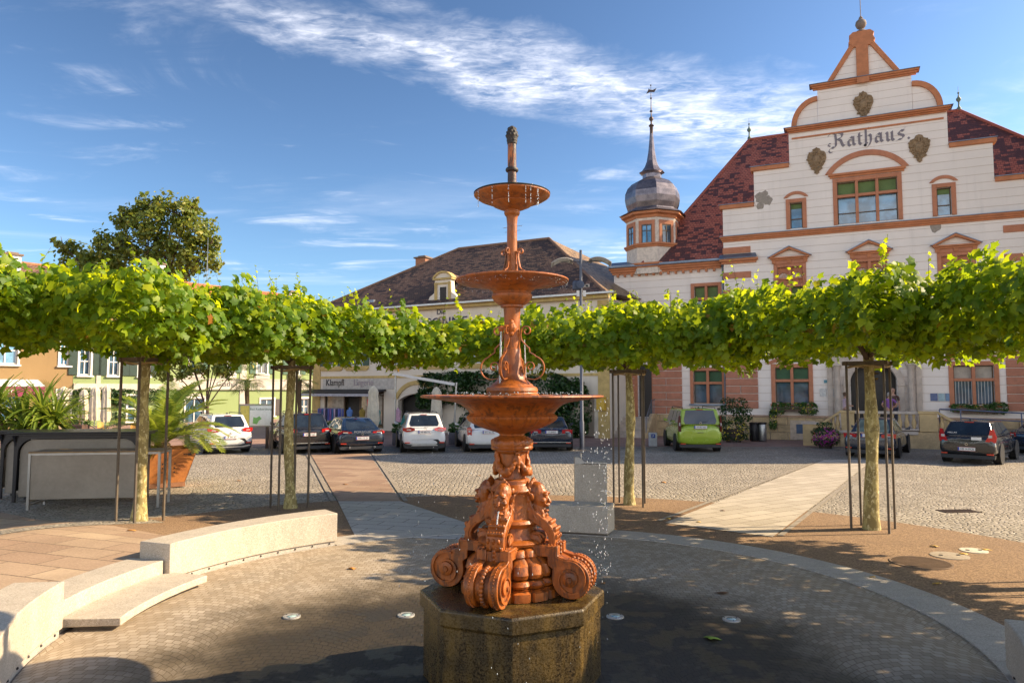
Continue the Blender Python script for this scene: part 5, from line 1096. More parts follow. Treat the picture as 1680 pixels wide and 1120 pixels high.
# "Rathaus." in blackletter, drawn with a broad nib
LETM=PM('painted_lettering',(.22,.19,.21),.6,scale=8)
def nib(strokes,ox,oz,s,mb,y,w=.17):
    a=R(40); nv=(w/2*math.cos(a)*s,w/2*math.sin(a)*s)
    for st in strokes:
        ww=1.0
        if st and not isinstance(st[0],tuple): ww=st[0]; st=st[1:]
        pts=[(ox+x*s,oz+z*s) for x,z in st]; nx_,nz_=nv[0]*ww,nv[1]*ww
        for (x0,z0),(x1,z1) in zip(pts,pts[1:]):
            c=[(x0-nx_,z0-nz_),(x0+nx_,z0+nz_),(x1-nx_,z1-nz_),(x1+nx_,z1+nz_)]
            cxm=sum(p[0] for p in c)/4; czm=sum(p[1] for p in c)/4; c.sort(key=lambda p:math.atan2(p[1]-czm,p[0]-cxm))
            mb.prism([(px_,y,pz_) for px_,pz_ in c],(0,.025,0))
Rl=[[(.16,.05),(.30,.0),(.40,.10),(.42,.5),(.38,.84)],[.5,(-.05,.78),(.05,.92),(.22,.96),(.38,.86),(.42,.80)],[1.0,(.44,.88),(.58,.96),(.74,.90),(.80,.76),(.72,.62),(.46,.52)],[(.54,.55),(.70,.42),(.78,.16),(.88,.04)],[.6,(.88,.04),(1.0,.14)],[.5,(.18,.05),(.04,-.05),(-.02,-.18),(.06,-.30),(.18,-.28)],[.5,(.08,.12),(-.06,.20),(.0,.32),(.1,.3)]]
al=[[(.08,.48),(.2,.58),(.30,.5)],[(.34,.58),(.34,.12),(.44,.02)],[(.06,.36),(.06,.10),(.16,.0),(.32,.12)],[.5,(.08,.40),(.34,.34)]]
tl=[[(.10,.76),(.10,.12),(.20,.0),(.32,.10)],[.6,(.0,.54),(.28,.56)]]
hl=[[(.08,.98),(.08,.06),(.14,.0)],[.6,(.08,.96),(.24,1.04)],[(.12,.44),(.26,.58),(.36,.48),(.36,.16),(.26,-.10),(.12,-.24)]]
ul=[[(.04,.56),(.10,.5),(.10,.10),(.20,.0),(.32,.12)],[(.34,.58),(.36,.5),(.36,.1),(.46,.0)]]
sl=[[(.10,.46),(.22,.58),(.38,.52)],[(.10,.46),(.14,.34),(.34,.26),(.38,.14)],[(.38,.14),(.26,.02),(.08,.02),(.0,-.06)],[.6,(.36,.60),(.46,.70)]]
lm=MB(); sc=.80; ox=3.78; 
for L,adv in ((Rl,1.08),(al,.58),(tl,.40),(hl,.58),(al,.60),(ul,.62),(sl,.56)):
    nib(L,ox,14.98,sc,lm,-.028); ox+=adv*sc
lm.prism([(ox,-.028,15.0),(ox+.07,-.028,14.93),(ox+.14,-.028,15.0),(ox+.07,-.028,15.07)],(0,.025,0))
lm.build('lettering',LETM,rh)
# ---------------------------------------------------------------- terrace, balustrade
tc_=thing('entrance_terrace','raised stone entrance terrace with baluster parapet in front of the town hall door','terrace',(12.94,37.64,0),-(PI/2-AR))
YS=PM('ochre_render',(.56,.40,.20),.85,var=.2,scale=2)
fbox('terrace_block',YS,tc_,3.9,7.45,-3.3,-.45,0,.70); fbox('terrace_floor',STONE,tc_,3.85,7.5,-3.35,-.44,.702,.775)
fbox('parapet_base',SAND,tc_,3.85,8.2,-3.62,-3.36,0,.72); fbox('base_moulding',STONE,tc_,3.85,7.0,-3.72,-3.621,.60,.74,.01)
MB().box(4.5,7.05,-3.64,-3.38,.78,.86).box(4.5,7.05,-3.66,-3.36,1.50,1.62).build('parapet_rail',STONE,tc_,bev=.015)
for x0,x1 in ((3.95,4.49),(7.06,7.75)): MB().box(x0,x1,-3.66,-3.34,.74,1.52).box(x0-.05,x1+.05,-3.70,-3.30,1.521,1.64).build('pier',YS,tc_,bev=.015)
bal=[(.05,0),(.075,.02),(.06,.06),(.095,.18),(.10,.26),(.07,.38),(.045,.47),(.06,.52),(.05,.54),(.075,.60),(.075,.64)]
def baluster(x,y,z): MB().lathe(bal,12,c=(x,y,z)).build('baluster',YS,tc_,smooth=50)
for i in range(9): baluster(4.66+i*.275,-3.51,.862)
# sloping stair parapets
for (xa,xb,za,zb) in ((3.9,2.96,1.5,.84),(7.8,9.0,1.5,.72)):
    b=MB().hexa([(xa,-3.66,za-.0),(xb,-3.66,zb+.0),(xb,-3.36,zb),(xa,-3.36,za),(xa,-3.66,za+.12),(xb,-3.66,zb+.12),(xb,-3.36,zb+.12),(xa,-3.36,za+.12)]).hexa([(xa,-3.62,0),(xb,-3.62,0),(xb,-3.4,0),(xa,-3.4,0),(xa,-3.62,za-.66),(xb,-3.62,zb-.60),(xb,-3.4,zb-.60),(xa,-3.4,za-.66)])
    b.build('stair_parapet',YS,tc_); 
    for i in range(5): u=(i+.5)/5; baluster(xa+(xb-xa)*u,-3.51,za+(zb-za)*u-.65)
fbox('end_pier',YS,tc_,2.32,2.95,-3.75,-3.25,0,.98,.01); fbox('end_pier_cap',STONE,tc_,2.26,3.01,-3.81,-3.19,.981,1.07,.01)
for i in range(4): fbox('stair_step',STONE,tc_,2.6+.33*i,3.9,-3.3,-1.2,.001+.175*i,.175*(i+1))
# blue metal handrail at the right
t=thing('ramp_railing','blue-grey tubular railing of the access ramp right of the entrance terrace','railing',(12.94,37.64,0),-(PI/2-AR)); PIPEC=PM('blue_grey_pipe',(.10,.13,.22),.4,.3)
RL=[(7.9,-3.0,1.72),(8.7,-3.0,1.70),(14.0,-3.0,1.42)]; b=MB().tube(RL,.03,8).tube([(x,y,z-.35) for x,y,z in RL[1:]],.025,8); b.build('handrail',PIPEC,t,smooth=60)
for x in (7.9,8.7,10.9,13.2): MB().cyl((x,-3.0,.6 if x<9 else .4),(x,-3.0,1.70-(x-8.7)*.052 if x>8.7 else 1.71),.024).build('rail_post',PIPEC,t)
t=thing('access_ramp','long sandstone access ramp wall right of the entrance terrace','ramp',(12.94,37.64,0),-(PI/2-AR)); MB().prism([(7.8,-3.3,0),(14.5,-3.3,0),(14.5,-3.3,.35),(7.8,-3.3,.70)],(0,1.6,0)).build('ramp_body',STONE,t); MB().box(9.3,14.5,-3.42,-3.302,0,.9).build('ramp_wall',PM('dark_sandstone',(.38,.29,.19),.85,scale=2,bs=.4,bd=.01),t)

# ---------------------------------------------------------------- hotel / shop building
KL=thing('shop_house','long cream two-storey house with ochre trim, brown roof and a clothes shop','house',(-13.5,48.5,0),-math.atan2(.4848,.8746))
CRW=wall_mat('cream_render',(.74,.66,.54),(.5,.4,.3),lines=False,bump=.15); OCH=PM('ochre_trim',(.56,.40,.15),.8,scale=3)
uw=[(1.15,2.15),(3.35,4.35),(6.75,7.75),(9.6,10.6),(12.4,13.4),(15.2,16.2),(17.9,18.9)]
shop=(1.1,6.1,.15,2.45); gate=(7.25,10.15,0,2.35)
holes_wall('front_wall',CRW,[(0,21.4,0,7.75)],[shop,gate,(19.6,20.5,0,2.2)]+[(a,b,4.15,5.75) for a,b in uw],0,.4,KL)
fbox('rear_block',CRW,KL,.2,21.2,1.2,11,0,7.6)
SHUT=PM('dark_green_shutter',(.02,.07,.045),.5)
for i,(a,b_) in enumerate(uw):
    w=window(KL,a,b_,4.15,5.75,0,2,2,GLASS,WHITEP,None,dep=.15,name='window'); 
    for s in (-1,1): x=(a-.53 if s<0 else b_+.03); MB().box(x,x+.5,-.06,-.015,4.15,5.75).build('shutter',SHUT,KL)
    MB().box(a-.5,b_+.5,-.12,-.001,3.93,4.12).box(a-.38,b_+.38,-.10,-.001,3.83,3.929).build('window_sill',OCH,KL)
b=MB().box(0,.68,-.06,-.001,0,7.4).box(20.75,21.4,-.06,-.001,0,7.4).box(.682,20.748,-.05,-.001,3.33,3.48).box(-.02,21.42,-.30,.0,7.5,7.75); b.build('ochre_trim',OCH,KL)
fbox('sign_fascia',PM('fascia_grey',(.50,.47,.42),.8),KL,.9,7.0,-.04,-.001,2.62,3.30)
text('Klampfl',.62,.01,PM('black_letters',(.02,.018,.016),.5),KL,(1.20,-.055,2.86),(PI/2,0,0),align='LEFT',sx=.86); text('Lingerie',.60,.01,PM('pale_letters',(.36,.30,.32),.6),KL,(3.62,-.055,2.86),(PI/2,0,0),align='LEFT',sx=.86)
P,v=arch_band(8.7,2.0,1.75,1.15,.28,-.08,-.001,14); MB().prism(P,v).build('gate_arch',OCH,KL); fbox('gate_recess',PM('dark_recess',(.05,.045,.04),.8),KL,7.0,10.4,.9,1.0,0,3.2)
sp_=MB(); ar=arch_pts(8.7,1.9,1.47,.44,12); sp_.prism([(x,.02,z) for x,z in ar]+[(10.17,.02,2.36),(7.23,.02,2.36)],(0,.36,0)); sp_.build('arch_spandrel',CRW,KL)
# shop front
sf=MB().box(1.1,6.1,.62,.66,.15,2.45); sf.build('shop_interior',PM('shop_interior',(.30,.24,.17),.8,scale=1.5),KL)
MB().box(1.1,1.22,-.03,.2,.15,2.45).box(6.0,6.1,-.03,.2,.15,2.45).box(2.75,2.85,.0,.12,.15,2.45).box(4.1,4.2,.0,.12,.15,2.45).box(5.05,5.12,.0,.12,.15,2.45).box(1.22,6.0,-.02,.12,2.33,2.45).build('shopfront_frame',PM('brown_frame',(.10,.06,.03),.5),KL)
MB().box(1.23,2.74,.05,.06,.4,2.32).box(4.21,5.04,.05,.06,.4,2.32).box(5.13,5.99,.05,.06,.4,2.32).build('shop_pane',glass_mat('shop_glass',(.16,.15,.13),.08),KL)
MB().box(2.86,4.09,.3,.34,.15,2.3).build('shop_door',PM('dark_recess',(.05,.045,.04),.8),KL)
AW=thing('shop_awning','dark flat awning with a white edge above the clothes shop window','awning',KL.location,KL.rotation_euler[2])
MB().prism([(.2,-.02,2.52),(6.3,-.02,2.52),(6.3,-1.25,2.34),(.2,-1.25,2.34)],(0,0,.10)).build('awning_cloth',PM('dark_awning',(.02,.02,.025),.6),AW); MB().box(.2,6.3,-1.29,-1.255,2.17,2.33).build('valance',PM('valance_grey',(.42,.42,.46),.6),AW); MB().tube([(.4,0,2.3),(.4,-1.2,2.3)],.02,6).build('arm',METAL,AW); MB().tube([(6.1,0,2.3),(6.1,-1.2,2.3)],.02,6).build('arm',METAL,AW)
# roof
fbx=[(-.4,-.45,7.75),(21.4,-.45,7.75),(23.6,11.4,7.75),(-.4,11.4,7.75),(8.3,5.2,12.35),(15.3,5.2,12.35)]
MB().add(fbx,[(0,1,5,4),(2,3,4,5),(3,0,4),(3,2,1,0)]).build('roof',ROOF_B,KL); MB().add([(x+(.0),y,z+.01) for x,y,z in (fbx[1],fbx[2],fbx[5])],[(0,1,2)]).build('roof_hip',ROOF_SUN,KL)
r_=MB().tube([fbx[4],fbx[5]],.10,8); [r_.tube([fbx[a],fbx[b_]],.09,8) for a,b_ in ((0,4),(1,5))]; r_.build('ridge_tiles',PM('brown_ridge',(.24,.14,.09),.7),KL,smooth=60)
MB().box(3.7,21.9,-.60,-.46,7.70,7.80).build('gutter',METAL,KL)
def chimney(par,x,y,z,w,h,m,cap=True):
    c=MB().box(x-w/2,x+w/2,y-w/2,y+w/2,z-1.5,z+h).build('chimney',m,par,bev=.01); MB().box(x-w*.62,x+w*.62,y-w*.62,y+w*.62,z+h+.002,z+h+.10).box(x-w*.35,x+w*.35,y-w*.35,y+w*.35,z+h+.102,z+h+.2).build('chimney_cap',PM('chimney_cap',(.20,.14,.10),.8),c); return c
BRK=brick_mat('red_bricks',((.36,.12,.05),(.46,.18,.08)),(.30,.24,.18),.25,.075,.008,dirt=.2)
chimney(KL,5.5,5.0,10.3,.85,1.55,BRK); chimney(KL,13.6,3.4,10.2,.22,1.15,PM('plaster_pipe',(.55,.50,.45),.7))
an=MB().cyl((12.6,5.2,12.2),(12.6,5.2,14.0),.03); [an.cyl((12.6-.5*w_,5.2,z_),(12.6+.5*w_,5.2,z_+.03),.012,n=5) for z_,w_ in ((13.9,.8),(13.4,1.5),(13.1,1.2))]; [an.cyl((12.6+x_,5.0,13.4),(12.6+x_,5.4,13.42),.008,n=4) for x_ in (-.6,-.3,.3,.6)]; an.build('antenna',METAL,KL)
fbox('skylight',ZINC,KL,4.3,5.0,.2,.5,8.25,8.45)
# dormer gable
DG=MB(); out=[(9.35,7.76),(9.5,8.0),(9.62,8.3),(9.95,8.5),(10.02,9.3),(11.18,9.3),(11.25,8.5),(11.55,8.3),(11.7,8.0),(11.85,7.76)]
DG.prism([(x,-.02,z) for x,z in out],(0,.4,0)); DG.build('dormer_gable',CRW,KL)
d=MB().box(10.0,10.2,-.06,-.021,7.78,9.15).box(11.0,11.2,-.06,-.021,7.78,9.15).box(9.9,11.3,-.12,.4,9.301,9.42).box(9.98,11.22,-.07,-.021,9.02,9.12); P,v=arch_band(10.6,9.42,.74,.42,.12,-.12,.4,10); d.prism(P,v); d.build('dormer_trim',OCH,KL)
MB().prism([(x,-.01,z) for x,z in arch_pts(10.6,9.42,.66,.34,10)],(0,.36,0)).build('dormer_lunette',CRW,KL); fbox('dormer_window',PM('dark_recess',(.05,.045,.04),.8),KL,10.42,10.86,-.05,-.021,7.95,8.85); fbox('dormer_frame',WHITEP,KL,10.34,10.40,-.055,-.021,7.9,8.9)
MB().prism([(9.9,.38,9.4),(11.3,.38,9.4),(10.6,.38,9.8)],(0,3.2,0)).build('dormer_roof',ROOF_B,KL)
NAVY=PM('navy_letters',(.015,.02,.07),.5); text('Die',.46,.01,NAVY,KL,(10.15,-.03,7.18),(PI/2,0,0),align='LEFT'); text('SONNE',.82,.015,NAVY,KL,(9.35,-.03,6.42),(PI/2,0,0),align='LEFT',sx=1.12)
MB().lathe([(.34,0),(.34,.02),(.27,.02),(.27,0)],20,caps=False).lathe([(.12,0),(.12,.02),(0,.02)],16).build('sun_emblem',PM('gold_emblem',(.42,.32,.14),.5),KL,smooth=40).matrix_local=Matrix.Translation((10.55,-.04,6.72))@Matrix.Rotation(PI/2,4,'X')
fbox('letter_box',PM('yellow_mailbox',(.62,.38,.03),.5),KL,20.75,21.2,-.32,-.07,1.5,2.2)
# ---------------------------------------------------------------- green house and ochre house
def hrow(name,label,x,y,mat,u0,u1,h,upper,lower,roofm,roofh,depth=9,shut=None,trims=WHITEP,ov=.4,hipr=False):
    t=thing(name,label,'house',(x,y,0),math.atan2(.79,.613)); holes=[(a,b,c,d) for a,b,c,d in upper+lower]
    holes_wall('front_wall',mat,[(u0,u1,0,h)],holes,0,.35,t); fbox('rear_block',mat,t,u0+.15,u1-.15,1.2,depth,0,h-.1)
    for a,b,c,d in upper+lower:
        window(t,a,b,c,d,0,2,2,GLASS_B if mat is OCHW else GLASS,WHITEP,trims,.12,None,None,dep=.12,sill=trims,mull=.06)
        if shut and (a,b,c,d) in upper:
            for s in (-1,1): xx=a-.60 if s<0 else b+.13; fbox('shutter',shut,t,xx,xx+.46,-.07,-.02,c,d)
    zt=h; V=[(u0-ov,-ov,zt),(u1+ov,-ov,zt),(u1+ov,depth+ov,zt),(u0-ov,depth+ov,zt),(u0-ov+(3.5 if hipr else 0),depth/2,zt+roofh),(u1+ov-(4.2 if hipr else 0),depth/2,zt+roofh)]
    MB().add(V,[(0,1,5,4),(1,2,5),(2,3,4,5),(3,0,4),(3,2,1,0)]).build('roof',roofm,t); MB().tube([V[4],V[5]],.10,8).build('ridge_tiles',PM('orange_ridge',(.45,.16,.07),.7),t,smooth=60)
    fbox('gutter',METAL,t,u0-ov,u1+ov,-ov-.12,-ov+.02,h-.12,h+.0); return t
GRW=wall_mat('green_render',(.25,.32,.13),(.2,.2,.1),lines=False,bump=.15); OCHW=wall_mat('ochre_render_wall',(.27,.175,.075),(.2,.2,.1),lines=False,bump=.15); PALE=wall_mat('pale_render',(.62,.60,.46),(.2,.2,.1),lines=False,bump=.15)
SH2=PM('black_green_shutter',(.015,.04,.03),.5); SH3=PM('sage_shutter',(.05,.12,.07),.5)
G1=hrow('house','ochre yellow house with white framed windows and a shop awning at the far left',-28.2,39.2,OCHW,-9,3.72,7.4,[(-.3,.85,4.0,5.5),(3.0,3.45,4.0,5.3),(-3.6,-2.4,4.0,5.5)],[(.2,1.2,.9,2.3),(2.95,3.6,1.0,2.5),(-3,-1.5,.9,2.3)],ROOF_B,3.0)
G2=hrow('house','green house with black shutters and a planted ground floor, left of the centre green house',-28.2,39.2,GRW,3.74,9.4,7.6,[(4.05,4.65,3.45,5.1),(5.7,6.3,3.45,5.1),(7.5,8.1,3.45,5.1)],[(6.9,7.9,.6,2.2)],ROOF_O,1.9,shut=SH2)
G3=hrow('house','pale green house with sage shutters, white ornament and an orange roof beside the shop house',-28.2,39.2,GRW,9.42,24.5,7.9,[(10.8,11.6,3.75,5.4),(13.2,14.0,3.75,5.4),(15.85,16.65,3.75,5.4),(18.6,19.4,3.75,5.4),(21.2,22,3.75,5.4)],[(10.6,11.9,.3,2.0),(16.2,17.3,.7,1.9),(19.6,20.4,.7,1.9)],ROOF_O,2.5,shut=SH3,hipr=True)
for t_,a,b_ in ((G2,3.74,9.4),(G3,9.42,24.5)):
    fbox('white_band',PM('white_render',(.52,.48,.41),.85,scale=2),t_,a+.02,b_-.02,-.06,-.001,2.65 if t_ is G3 else 2.5,3.35 if t_ is G3 else 2.95)
MB().box(9.45,24.4,-.16,-.061,2.58,2.68).box(9.45,24.4,-.10,-.061,3.28,3.36).build('band_moulding',PM('white_render',(.52,.48,.41),.85,scale=2),G3)
for cx in (11.2,13.6,16.25,19.0,21.6): 
    p=MB().box(cx-.55,cx+.55,-.09,-.062,3.40,3.60); p.box(cx-.62,cx+.62,-.05,-.003,3.37,3.62); p.build('window_apron',PM('white_render',(.52,.48,.41),.85,scale=2),G3)
fbox('pilaster',PM('white_render',(.52,.48,.41),.85,scale=2),G3,14.5,15.0,-.05,-.001,3.37,7.6); fbox('pilaster',PM('white_render',(.52,.48,.41),.85,scale=2),G3,14.5,15.0,-.05,-.001,0,2.57)
fbox('pilaster',PM('white_render',(.52,.48,.41),.85,scale=2),G2,5.0,5.25,-.05,-.001,2.96,7.4)
SC=text('Gasthof',.5,.01,PM('dark_script',(.08,.08,.09),.6),G3,(12.7,-.07,2.82),(PI/2,0,0),align='LEFT')
P,v=arch_band(11.25,2.0,.82,.35,.16,-.07,-.001,12); MB().prism(P,v).build('arch_moulding',PM('white_render',(.52,.48,.41),.85,scale=2),G3)
fbox('open_shutter',PM('brown_shutter',(.06,.045,.04),.6),G3,17.42,17.95,-.07,-.02,.7,1.9)
chimney(G3,10.5,4.2,9.8,.7,1.6,WHITEP); chimney(G3,22.6,5.6,9.2,.8,1.6,WHITEP); chimney(G1,1.4,3.5,8.8,.8,1.8,WHITEP); chimney(G1,-1.6,5,9.3,.7,1.7,WHITEP)
mst=MB().cyl((14.7,5.2,10.7),(14.7,5.2,14.2),.03,.012,6); [mst.cyl((14.7+s*.3,5.2,10.7),(14.7,5.2,12.2),.012,n=4) for s in (-1,1)]; mst.build('radio_mast',METAL,G3)
a_=thing('shop_awning','white and maroon striped shop awning on the ochre house','awning',(-28.2,39.2,0),math.atan2(.79,.613)); MB().prism([(-3,-.02,3.1),(1.9,-.02,3.1),(1.9,-1.1,2.75),(-3,-1.1,2.75)],(0,0,.05)).build('awning_cloth',PM('awning_white',(.6,.6,.6),.7),a_); MB().box(-3,1.9,-1.14,-1.11,2.2,2.74).build('valance',PM('maroon_cloth',(.20,.02,.06),.7),a_)
text('RESTAURANT',.30,.006,WHITEP,a_,(-.55,-1.16,2.36),(PI/2,0,0))
for q_ in (G1,G2,G3,a_): q_.location=(-28.2*1.2,39.2*1.2,-.50); q_.scale=(1.2,1.2,1.2)
# ivy on the green house ground floor and on the shop house
def leaf_mass(name,label,cat,boxes,n,leaf,ls,seed,loc=(0,0,0),rz=0,kind=None,group=None,parent=None):
    r2=np.random.default_rng(seed); P=[];N=[]; tot=sum(b[3]*b[4]+b[4]*b[5]+b[3]*b[5] for b in boxes)
    for cx,cy,cz,rx,ry,rzz in boxes:
        m=int(n*(rx*ry+ry*rzz+rx*rzz)/tot); v=r2.normal(size=(m,3)); v/=np.linalg.norm(v,axis=1,keepdims=True); k_=1-np.abs(r2.normal(0,.14,(m,1)))+.07*np.sin(v[:,0:1]*9+v[:,2:3]*7)
        v4=np.sign(v)*np.abs(v)**.6; P.append(v4*np.array([rx,ry,rzz])*k_+np.array([cx,cy,cz])); N.append(v+r2.normal(0,.5,(m,3))+np.array([0,0,.3]))
    P=np.concatenate(P); o=leafmesh(name,P,np.concatenate(N),r2.uniform(ls[0],ls[1],len(P)),leaf,parent,OVAL)
    if parent is None: o.location=loc; o.rotation_euler=(0,0,rz); tag(o,label,cat,group)
    return o
leaf_mass('climbing_ivy','dark ivy climbing over the ground floor of the green house behind the parasols','ivy',[(5.0,-.2,1.9,1.4,.35,.55),(7.6,-.2,2.0,1.8,.3,.4),(4.2,-.25,1.0,.5,.3,1.0),(6.4,-.2,1.1,.25,.25,.9)],3000,IVY_LEAF,(.12,.2),41,(-28.2*1.2,39.2*1.2,-.2),math.atan2(.79,.613)).scale=(1.2,1.2,1.2)
iv=thing('ivy_arbour','broad dark green ivy arbour on the shop house, behind the fountain','ivy',KL.location,KL.rotation_euler[2])
leaf_mass('ivy_foliage',None,None,[(11.2,-.6,2.7,1.9,.6,.95),(14.2,-.5,2.6,2.4,.6,1.1),(17.4,-.4,2.3,2.2,.5,1.2),(19.2,-.4,1.6,1.2,.5,1.6),(15.6,-.35,1.3,3.4,.35,1.3),(10.0,-.5,2.0,.9,.5,.6)],19000,IVY_LEAF,(.14,.24),42,parent=iv)
MB().tube([(10.6,-.3,0),(10.8,-.35,1.0),(10.4,-.4,2.0)],.09,8).tube([(12.9,-.3,0),(12.7,-.35,1.1),(13.1,-.4,2.0)],.08,8).build('ivy_stem',BARK_D,iv,smooth=60)
# invented off-frame house, added to cast the shade strip over the parked cars
nb=thing('added_shade_house','invented tall plain house out of frame on the right, added to shade the parked cars','house',(24.8,28.3,0),0)
NW=wall_mat('added_house_render',(.55,.48,.38),(.3,.2,.1),lines=False,bump=.1); hs_=[(x,x+1.1,z,z+1.7) for z in (1.2,4.6,8.0,11.4,14.6) for x in (1.5,4.5,7.5,10.5,13.5,16.5)]
holes_wall('front_wall',NW,[(0,20,0,17.5)],hs_,0,.35,nb); MB().box(.0,20,.352,4.5,0,17.5).build('rear_block',NW,nb)
for a,b_,c,d in hs_: window(nb,a,b_,c,d,0,2,2,GLASS,WHITEP,None,dep=.15)
MB().add([(-.3,-.3,17.5),(20.3,-.3,17.5),(20.3,4.8,17.5),(-.3,4.8,17.5),(.6,2.2,20.2),(19.4,2.2,20.2)],[(0,1,5,4),(1,2,5),(2,3,4,5),(3,0,4),(3,2,1,0)]).build('roof',ROOF_R,nb)  # roof of the added shade house
# distant dark hint of roofs behind
t=thing('far_house','distant house with a brown roof behind the ochre house','house',(-66,66,0),R(40)); MB().box(0,12,0,8,0,8.3).build('wall',PALE,t); MB().add([(-.4,-.4,8.3),(12.4,-.4,8.3),(12.4,8.4,8.3),(-.4,8.4,8.3),(2.5,4,11.6),(9.5,4,11.6)],[(0,1,5,4),(1,2,5),(2,3,4,5),(3,0,4),(3,2,1,0)]).build('roof',ROOF_B,t)
# ================================================================ CARS
def paint(name,c,metal=.0,rough=.22):
    if name in MC: return MC[name]
    m,k=newmat(name); co=k.n('ShaderNodeTexCoord').outputs['Object']; n=k.ramp(k.noise(co,2.5,5,.6),.4,.8)
    cc=k.mix(k.m('MULTIPLY',n,.06),c,(.30,.26,.22)); finish(k,cc,k.m('ADD',rough,k.m('MULTIPLY',n,.15)),metal,None,0,0,{'Coat Weight':.9,'Coat Roughness':.06}); MC[name]=m; return m
CARG=glass_mat('car_glass',(.010,.014,.018),.03,.9); TYRE=PM('tyre_rubber',(.018,.017,.016),.85,scale=20); RIM=PM('alloy_rim',(.42,.42,.43),.3,.85,var=.12); TRIMB=PM('car_black_trim',(.016,.016,.018),.5); REDL=PM('red_lamp_glass',(.50,.012,.010),.12,var=.25,scale=30,extra={'Coat Weight':1.0}); CLRL=PM('clear_lamp_glass',(.55,.50,.48),.12,var=.2); PLATEW=PM('plate_white',(.72,.72,.70),.45,var=.05); PLATEB=PM('plate_blue',(.01,.06,.36),.45); PLATET=PM('plate_text',(.02,.02,.02),.5); CHROME=PM('chrome',(.62,.62,.62),.12,1.0,var=.05); ORANGE=PM('reflector_red',(.60,.05,.02),.25); PLATER=PM('plate_red_line',(.5,.02,.02),.5)
def car(name,label,x,y,fwd,L,W,H,col,belt,rear,g,lights,plate,pz,group='cars parked on the square',bumper=None,lower=.50,ride=.20,wr=.33,rails=False,deck=None,extra=None,cg=None,lc=None):
    """local axes: +y forward, rear at y=0. g: greenhouse (rear y at belt, rear y at roof, front y at roof, front y at belt, half width belt, half width roof)"""
    t=thing(name,label,'car',(x,y,0),math.atan2(fwd[1],fwd[0])-PI/2,group); hw=W/2
    stn=[(0,.88,.40,belt-.10 if deck is None else deck-.16),(.010,.94,.33,belt-.05 if deck is None else deck-.06),(.04,.985,ride+.08,belt-.02 if deck is None else deck-.01),(.10,1,ride+.04,belt if deck is None else deck+.01),(.22,1,ride,belt),(.4,1,ride,belt),(.6,1,ride,belt-.02),(.72,.99,ride,belt-.06),(.85,.96,ride+.03,belt-.14),(.94,.90,ride+.08,belt-.24),(.985,.80,.32,belt-.36),(1.0,.70,.38,belt-.46)]
    vs=[];n=20
    for u,wf,z0,z1 in stn:
        cz,hz=(z0+z1)/2,(z1-z0)/2
        for j in range(n):
            a=2*PI*(j+.5)/n; cx,sx=math.cos(a),math.sin(a); ex=4.4; X=math.copysign(abs(cx)**(2/ex),cx); Z=math.copysign(abs(sx)**(2/ex),sx); wz=1-.06*max(0,Z); vs.append((X*hw*wf*wz,u*L,cz+Z*hz))
    fs=[(i*n+j,i*n+(j+1)%n,(i+1)*n+(j+1)%n,(i+1)*n+j) for i in range(len(stn)-1) for j in range(n)]+[tuple(range(n))[::-1],tuple(range(len(vs)-n,len(vs)))]
    bd=MB().add(vs,fs).build('body',col,t,smooth=50); ss=bd.modifiers.new('s','SUBSURF'); ss.levels=1; ss.render_levels=1
    yb0,yt0,yt1,yb1,wb,wt=g; zb=belt-.05; gh=[(-wb,yb0,zb),(wb,yb0,zb),(wb,yb1,zb-.05),(-wb,yb1,zb-.05),(-wt,yt0,H-.03),(wt,yt0,H-.03),(wt,yt1,H-.03),(-wt,yt1,H-.03)]
    b=MB(); vv=[Vector(p) for p in gh]; 
    # roof with crown
    ridge=[(0,yt0+.02,H),(0,yt1-.02,H)]
    b.add(vv+[Vector(p) for p in ridge],[(0,1,5,8,4),(1,2,6,5),(2,3,7,9,6),(3,0,4,7),(4,8,9,7),(5,6,9,8),(3,2,1,0)]); b.build('cabin',col,t,smooth=50,bev=.055,bseg=3)
    def quad(a,b_,c,d,u0,u1,v0,v1,pr,cut=0):
        P=lambda u,v:a.lerp(b_,u).lerp(d.lerp(c,u),v)
        nrm=(b_-a).cross(d-a).normalized(); q=[P(u0+cut,v0),P(u1-cut,v0),P(u1,v0+.25*(v1-v0)) ,P(u1-.02,v1),P(u0+.02,v1),P(u0,v0+.25*(v1-v0))]; return [p+nrm*pr for p in q],nrm
    G=cg or CARG; a,b_,c,d=vv[0],vv[1],vv[5],vv[4]
    P,nn=quad(a,b_,c,d,.09,.91,rear[0],rear[1],-.002,.05); MB().prism(P,nn*.012).build('rear_window',G,t,bev=.004)
    a,b_,c,d=vv[2],vv[3],vv[7],vv[6]; P,nn=quad(a,b_,c,d,.05,.95,.10,.92,-.002); MB().prism(P,nn*.012).build('windscreen',G,t)
    for s in (0,1):
        if s: a,b_,c,d=vv[1],vv[2],vv[6],vv[5]
        else: a,b_,c,d=vv[3],vv[0],vv[4],vv[7]
        for u0,u1 in ((.06,.28),(.30,.58),(.60,.93)):
            if not s: u0,u1=1-u1,1-u0
            P,nn=quad(a,b_,c,d,u0,u1,.13,.86,-.002); MB().prism(P,nn*.010).build('side_window',G,t)
